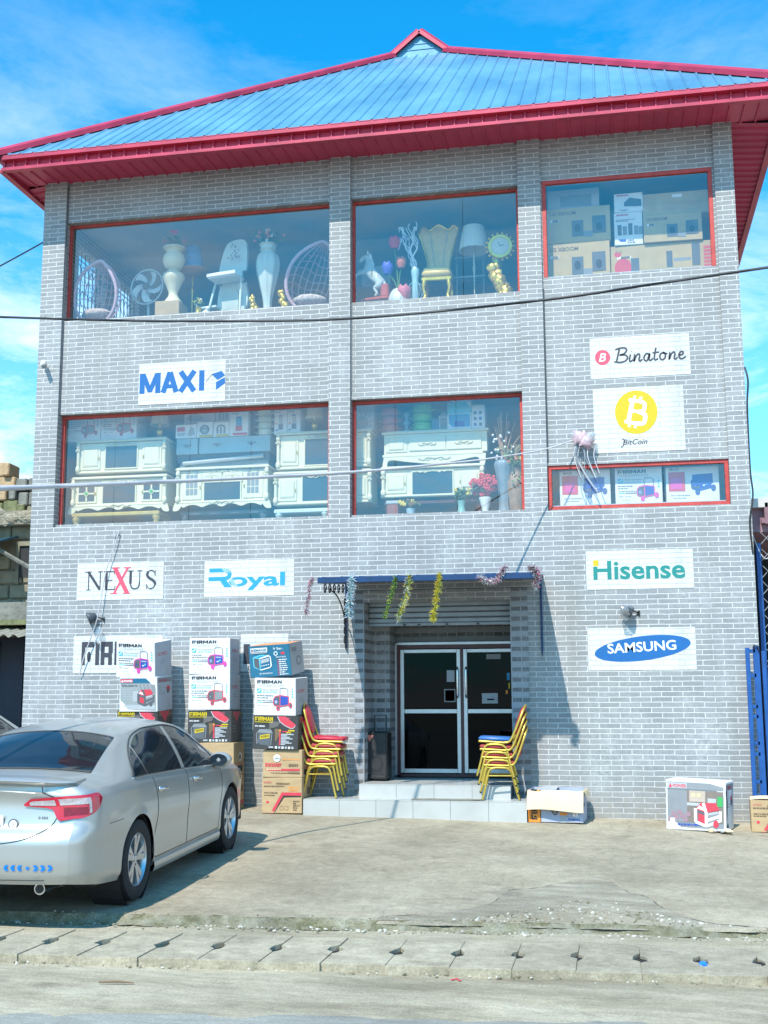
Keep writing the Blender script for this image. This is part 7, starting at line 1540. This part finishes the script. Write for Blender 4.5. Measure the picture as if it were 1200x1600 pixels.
def body_mesh():
    b = MB(); AR = .375; rows = []
    for sgn in (1, -1):
        vs = []; inside = []
        for s in SS:
            for j, (y, z) in enumerate(ring(s)):
                q = in_arch(s, z, AR) if j < 37 else None
                if q:
                    c, d = q; k = AR/max(d, 1e-4); s2, z2 = c+(s-c)*k, RW+(z-RW)*k
                    if z2 < .2: z2 = .2
                    y2 = halfw(min(max(s2, 0), CL_), z2)+.006; vs.append((s2, y2*sgn, z2)); inside.append(True)
                else:
                    q2 = in_arch(s, z, AR+.06) if j < 37 else None
                    if q2: y += .006*(1-(q2[1]-AR)/.06)
                    vs.append(bump_(s, y*sgn, z)); inside.append(False)
        n = len(ring(1)); fs = []
        for i in range(len(SS)-1):
            for j in range(n-1):
                f = (i*n+j, (i+1)*n+j, (i+1)*n+j+1, i*n+j+1)
                if all(inside[k] for k in f): continue
                fs.append(f if sgn < 0 else f[::-1])
        b.add(vs, fs, car_paint)
    for s, fl in ((0, 1), (CL_, 0)):                      # rear and nose closing faces
        R_ = ring(s); n = len(R_); nu = 24
        vs = [bump_(s, R_[j][0]*(1-2*i/nu), R_[j][1]-(0)) for j in range(n) for i in range(nu+1)]
        vs = []
        for j in range(n):
            for i in range(nu+1):
                a = 1-2*i/nu; y = R_[j][0]*a; z = R_[j][1]
                x = s+(-.055 if s == 0 else .06)*(1-abs(a)**5); vs.append(bump_(x, y, z) if s == 0 else (x, y, z))
        b.add(vs, [(j*(nu+1)+i, j*(nu+1)+i+1, (j+1)*(nu+1)+i+1, (j+1)*(nu+1)+i) if fl == 0 else (j*(nu+1)+i, (j+1)*(nu+1)+i, (j+1)*(nu+1)+i+1, j*(nu+1)+i+1) for j in range(n-1) for i in range(nu)], car_paint)
    return b
def rx(z): return bump_(-.055, 0, z)[0]
def rear_pt(p, z, off=.006):
    """Walk round the right rear corner at height z: p<0 across the rear face, p>0 forward along the side."""
    w0 = halfw(0, z)
    if p <= 0:
        y = w0+p; a = y/w0; x = bump_(-.055*(1-abs(a)**5), y, z)[0]; k = max(0, 1+p/.10)
        return (x-off*(1-.5*k), -(y+off*.7*k), z)
    x, y, _ = bump_(p, halfw(p, z), z); k = max(0, 1-p/.12); return (x-off*.6*k, -(y+off), z)
def side_pt(s, z, sgn=-1, off=.004): return (bump_(s, 0, z)[0], sgn*(halfw(s, z)+off), z)
def make_car(label):
    t = thing('parked_car', label, 'car')
    body_mesh().build('body', t, 32)
    u = MB()                                             # underbody, wells
    u.span(.40, CL_-.15, -.78, .78, .22, .42, under)
    for c in (RA, FA):
        for sg in (-1, 1): u.lathe([(.385, -.14), (.385, .14)], under, (c, sg*.74, RW), 24, Matrix.Rotation(R(90), 3, 'X'), caps=False)
    u.build('underbody', t)
    # side glass
    DLO = [(1.02, 1.01), (1.20, 1.155), (1.38, 1.255), (1.62, 1.335), (1.95, 1.375), (2.35, 1.378), (2.7, 1.345), (2.95, 1.27), (3.2, 1.14), (3.40, 1.01), (3.46, .955)]
    bot = lambda s: slerp(ZSH, s)+.022
    topl = lambda s: slerp(DLO, s)
    for sg in (-1, 1):
        for nm, a, e in (('rear_quarter_glass', 1.03, 1.36), ('rear_side_window', 1.385, 2.30), ('front_side_window', 2.40, 3.43)):
            g = MB(); g.grid(lambda q, v: side_pt(a+(e-a)*q+(.06*(v-.5) if nm != 'rear_quarter_glass' else .03*(v-.5)), bot(a+(e-a)*q)+max(0, topl(a+(e-a)*q)-bot(a+(e-a)*q))*v, sg), 24, 8, car_glass, flip=sg > 0); g.build(nm, t, 60)
        tr = MB(); P = [side_pt(1.0+2.48*k/40, bot(1.0+2.48*k/40)-.008, sg, .005) for k in range(41)]; tr.tube(P, .008, chrome, 5)
        P = [side_pt(s, topl(s)+.012, sg, .004) for s in [1.0+2.48*k/40 for k in range(41)]]; tr.tube(P, .007, seam, 5); tr.build('window_trim', t, 60)
        sm = MB()
        for pts in ([(1.43, .98), (1.50, .80), (1.50, .62), (1.44, .45), (1.42, .33), (1.5, .285)], [(2.36, .96), (2.38, .7), (2.36, .45), (2.34, .285)], [(3.45, .93), (3.48, .75), (3.44, .5), (3.38, .285)]): sm.tube([side_pt(s, z, sg, -.001) for s, z in spl(pts, 5)], .0045, seam, 5)
        sm.tube([side_pt(s, .285, sg, -.001) for s in [1.5+1.88*k/14 for k in range(15)]], .0045, seam, 5); sm.tube([side_pt(s, .70+.02*s, sg, -.001) for s in (.42, .55, .70)], .003, seam, 5); sm.build('door_seam', t)
        sk = MB(); sk.grid(lambda q, v: (RA+.40+q*(FA-RA-.80), sg*(.885+.018*math.sin(v*3.1)), .165+.11*v), 20, 6, car_paint, flip=sg > 0); sk.grid(lambda q, v: (RA+.40+q*(FA-RA-.80), sg*(.885-.2*v), .165), 8, 2, under); sk.build('side_skirt', t, 60)
        for s in (1.62, 2.62):
            h = MB(); z = .865; a = Vector(side_pt(s-.09, z+.005, sg, .0)); e = Vector(side_pt(s+.09, z-.004, sg, .0)); o_ = Vector((0, sg*.035, 0))
            h.tube(spl([a, a+(e-a)*.15+o_, a+(e-a)*.85+o_, e], 5), .013, chrome, 8); h.ball(a+(e-a)*.30+Vector((0, sg*.004, -.008)), .034, car_paint, 10, 6, (1.5, .25, .9)); h.ball(a+(e-a)*.02+Vector((0, sg*.01, 0)), .022, chrome, 8, 6, (1.1, .6, 1)); h.build('door_handle', t, 60)
        m = MB(); c = Vector(side_pt(3.30, .99, sg, .11)); m.ball(c, .105, car_paint, 14, 10, (.80, 1.15, .75)); m.tube([c+Vector((.02, -sg*.06, -.06)), Vector(side_pt(3.36, .95, sg, 0))], .022, black, 8); o = m.build('wing_mirror', t, 60)
        m = MB(); m.ell(Fr(c+Vector((-.080, 0, 0)), (0, -1, 0), (0, 0, 1)), 0, 0, .095, .062, car_glass, .0); m.build('mirror_glass', o)
        # tail lamp wrapping the corner
        def tl(pa, pb, zt, zb_, mat, off, nm, par, nu=24):
            g = MB()
            def fn(q, v):
                p = pa+(pb-pa)*q; z = zb_(p)+(zt(p)-zb_(p))*v; x, y, z = rear_pt(p, z, off); return (x, y if sg < 0 else -y, z)
            g.grid(fn, nu, 6, mat, flip=sg > 0); return g.build(nm, par, 60)
        ZT_ = lambda p: lerp([(-.38, .895), (-.31, .935), (-.1, .950), (.05, .962), (.20, .972), (.245, .965), (.265, .93)], p)
        ZB_ = lambda p: lerp([(-.38, .882), (-.20, .868), (-.15, .855), (-.12, .79), (-.10, .772), (.02, .79), (.14, .82), (.22, .86), (.265, .92)], p)
        L = tl(-.38, .265, ZT_, ZB_, lens_red, .018, 'tail_light', t, 48)
        tl(-.33, -.12, lambda p: lerp([(-.33, .908), (-.30, .918), (-.12, .928)], p), lambda p: .886, lens_clear, .022, 'reversing_lens', L, 10)
        tl(-.09, .075, lambda p: .938+.05*p, lambda p: .892+.05*p, lens_clear, .022, 'indicator_lens', L, 10); tl(.075, .10, lambda p: .942, lambda p: .825, lens_clear, .023, 'indicator_lens', L, 4); tl(-.07, .065, lambda p: .872, lambda p: .812+.1*p, lens_dark, .021, 'brake_lens', L, 8)
        for c in (RA, FA):
            w = thing('wheel', None, None); w.parent = t; w.location = (c, sg*.795, RW)
            T = Matrix.Rotation(R(90 if sg < 0 else -90), 3, 'X')       # lathe axis out of the car
            q = MB(); q.lathe([(.218, -.10), (.30, -.108), (.326, -.095), (RW, -.06), (RW, .06), (.326, .095), (.305, .108), (.26, .112), (.222, .10), (.215, .08)], tyre_m, n=48, T=T, caps=False)
            for k in range(-2, 3): q.tube([T @ Vector(((RW-.001)*math.cos(a), (RW-.001)*math.sin(a), .025*k)) for a in [i*2*math.pi/48 for i in range(48)]], .004, under, 4, closed=True)
            q.build('tyre', w, 35)
            q = MB(); q.lathe([(.222, .095), (.214, .100), (.205, .085), (.198, .02), (.198, -.05)], rim_m, n=48, T=T, caps=False); q.lathe([(.19, -.06), (.19, -.055), (.02, -.05)], under, n=32, T=T)
            q.lathe([(.06, .0), (.058, .075), (.045, .082), (.01, .083)], rim_m, n=24, T=T)
            for k in range(5):
                for d in (-.15, .15):
                    a = k*2*math.pi/5+d*.6+.2; a2 = k*2*math.pi/5+d*1.35+.2; hw = .019
                    pin = Vector((math.cos(a), math.sin(a), 0)); po = Vector((math.cos(a2), math.sin(a2), 0)); tn = Vector((-math.sin(a), math.cos(a), 0))
                    P0, P1 = pin*.045, po*.205
                    vs = [T @ (P0+tn*hw+Vector((0, 0, .076))), T @ (P0-tn*hw+Vector((0, 0, .076))), T @ (P1-tn*hw*1.35+Vector((0, 0, .088))), T @ (P1+tn*hw*1.35+Vector((0, 0, .088))), T @ (P0+tn*hw+Vector((0, 0, .03))), T @ (P0-tn*hw+Vector((0, 0, .03))), T @ (P1-tn*hw*1.35+Vector((0, 0, .05))), T @ (P1+tn*hw*1.35+Vector((0, 0, .05)))]
                    q.add(vs, [(0, 1, 2, 3), (0, 4, 5, 1), (3, 2, 6, 7), (1, 5, 6, 2), (0, 3, 7, 4)], rim_m)
                a = k*2*math.pi/5+.2+math.pi/5; q.ball(T @ Vector((.042*math.cos(a), .042*math.sin(a), .08)), .008, inkblack, 6, 4)
            q.build('rim', w, 40)
            q = MB(); q.lathe([(.02, -.02), (.15, -.02), (.15, .0), (.02, .0)], pm('brake disc', (.22, .21, .20), .4, .7), n=28, T=T); q.build('brake_disc', w, 40)
    # rear and front screens
    g = MB(); g.grid(lambda q, v: ((.555+.74*v), -(.665-.10*v)*(1-2*q), topz(.555+.74*v, (.665-.10*v)*(1-2*q))+.006), 20, 14, car_glass, flip=True); o = g.build('rear_screen', t, 60)
    g = MB(); g.tube([(.56, -.66+1.32*k/16, topz(.56, -.66+1.32*k/16)+.007) for k in range(17)], .008, seam, 5); g.tube([(1.30, -.56+1.12*k/16, topz(1.30, -.56+1.12*k/16)+.006) for k in range(17)], .007, seam, 5); g.build('screen_seal', o)
    g = MB(); g.grid(lambda q, v: ((3.02+.76*v), (.58+.09*v)*(1-2*q), topz(3.02+.76*v, (.58+.09*v)*(1-2*q))+.006), 20, 14, car_glass); g.build('windscreen', t, 60)
    g = MB(); vs = []; nq = 40                           # boot lip spoiler
    for i in range(nq+1):
        a = 2*i/nq-1; y = .72*a; e = max(.02, 1-abs(a)**5); b0 = -.05*(1-abs(a)**5); zd = topz(.14, y)
        vs += [(.34, y, topz(.34, y)-.004), (.16+b0, y, zd+.012*e), (.075+b0+.06*(1-e), y, zd+.010*e), (.055+b0+.08*(1-e), y, zd-.006), (.10+b0+.05*(1-e), y, zd-.040*e-.006), (.20, y, zd-.07)]
    g.add(vs, [(6*i+k, 6*i+k+1, 6*i+k+7, 6*i+k+6) for i in range(nq) for k in range(5)]+[(5, 4, 3, 2, 1, 0), tuple(6*nq+k for k in range(6))], car_paint); g.build('boot_lip', t, 50)
    g = MB()
    for sg in (-1, 1): g.tube([(lambda q: (q[0], q[1] if sg < 0 else -q[1], q[2]))(rear_pt(p, z, .001)) for p, z in spl([(-.085, 1.03), (-.105, .95), (-.125, .80), (-.20, .71), (-.34, .645), (-.52, .612), (-.72, .605)], 6)], .0045, seam, 5)
    g.build('boot_seam', t)
    g = MB(); f = Fr((rx(.74)-.012, .175, .685), (0, -1, 0), (.12, 0, 1)); g.box((rx(.74)-.006, 0, .745), (.012, .36, .135), i_white, bev=.003); g.rect(f, 0, .35, 0, .022, i_green, .008)
    g.text(f, 'Z', .285, .045, .058, i_dblue, bold=.02, l=.009); g.build('number_plate', t)
    g = MB(); xb = rear_pt(-.50, .74, .004)[0]; f = Fr((xb-.004, -.262, .745), (0, -1, 0), (.1, 0, 1)); g.ell(f, 0, 0, .042, .042, i_dgrey, .001); g.ell(f, 0, 0, .031, .031, i_white, .002); g.ribbon(f, [(-.008, .015), (.004, 0), (-.004, -.015)], .006, i_dgrey, .003); g.build('round_sticker', t)
    g = MB()
    for k, p in enumerate((-.265, -.24, -.225, -.205)): q = rear_pt(p, .795, .006); g.box(q, (.006, .015 if k != 1 else .010, .018), chrome, bev=.003)
    g.build('badge', t)
    g = MB(); f0 = .43                                    # blue arrow reflectors on the bumper
    def chev(y, d):
        pts = [(-.020, .022), (.008, .022), (.022, 0), (.008, -.022), (-.020, -.022), (-.004, 0)]
        P = []
        for a, c in pts: P.append(rear_pt(-(halfw(0, f0+c)-(-y))-d*a*1.0 if False else y+d*a-0.0, f0+c, .006))
        g.add(P, [tuple(range(6)) if d > 0 else tuple(range(5, -1, -1))], i_sky2)
    i_sky2 = ink('bright blue reflector', (.0, .19, .75))
    for k in range(3): chev(-.315-.055*k*1.0-.045, -1); chev(-.235+.055*k, 1)
    P = [rear_pt(-.298+a, f0+c, .006) for a, c in ((-.018, 0), (0, .014), (.018, 0), (0, -.014))]; g.add(P, [(0, 1, 2, 3)], i_sky2); g.build('arrow_sticker', t)
    g = MB(); g.tube([rear_pt(-.12-1.23*k/30, .335, .001) for k in range(1, 30)], .004, seam, 5); g.build('bumper_seam', t)
    g = MB(); g.tube([(.45, -.47, .26), (.08, -.47, .255)], .045, chrome, 16); g.lathe([(.034, -.004), (.034, .03)], inkblack, (.078, -.47, .255), 14, Matrix.Rotation(R(90), 3, 'Y')); g.ball((.55, -.44, .27), .11, pm('dull silencer', (.20, .19, .17), .6, .5), 12, 8, (2.2, 1.4, .7)); g.build('exhaust', t, 50)
    g = MB(); hl = lens_clear
    for sg in (-1, 1): g.grid(lambda q, v: (4.70-.38*q, sg*(halfw(4.70-.38*q, .70+.08*v)+.008), .66+.05*q+.11*v), 10, 4, hl, flip=sg > 0)
    g.build('headlight', t, 60)
    g = MB(); g.grid(lambda q, v: (CL_+.064*(1-(1-2*q)**2)*.9+.004, .42*(1-2*q), .30+.22*v), 12, 4, under, flip=False); g.build('grille', t)
    return t
car = make_car('silver saloon car with dark windows and blue arrow stickers, parked facing the shop')
# local +X is the nose, local -Y the right side; wheels on the forecourt
hd = R(92.0)
def place(o, x, y, h):
    o.location = (x, y, gz(x, y)+.004); o.rotation_euler = (0, -math.atan(.03), h)
place(car, -3.07, -7.33, hd)
car2 = copy_tree(car); car2['label'] = 'second silver car showing only its roof corner at the left frame edge'
for o in (car, car2): o.scale = (.95, .95, .95)
place(car2, -6.50, -4.80, R(91))
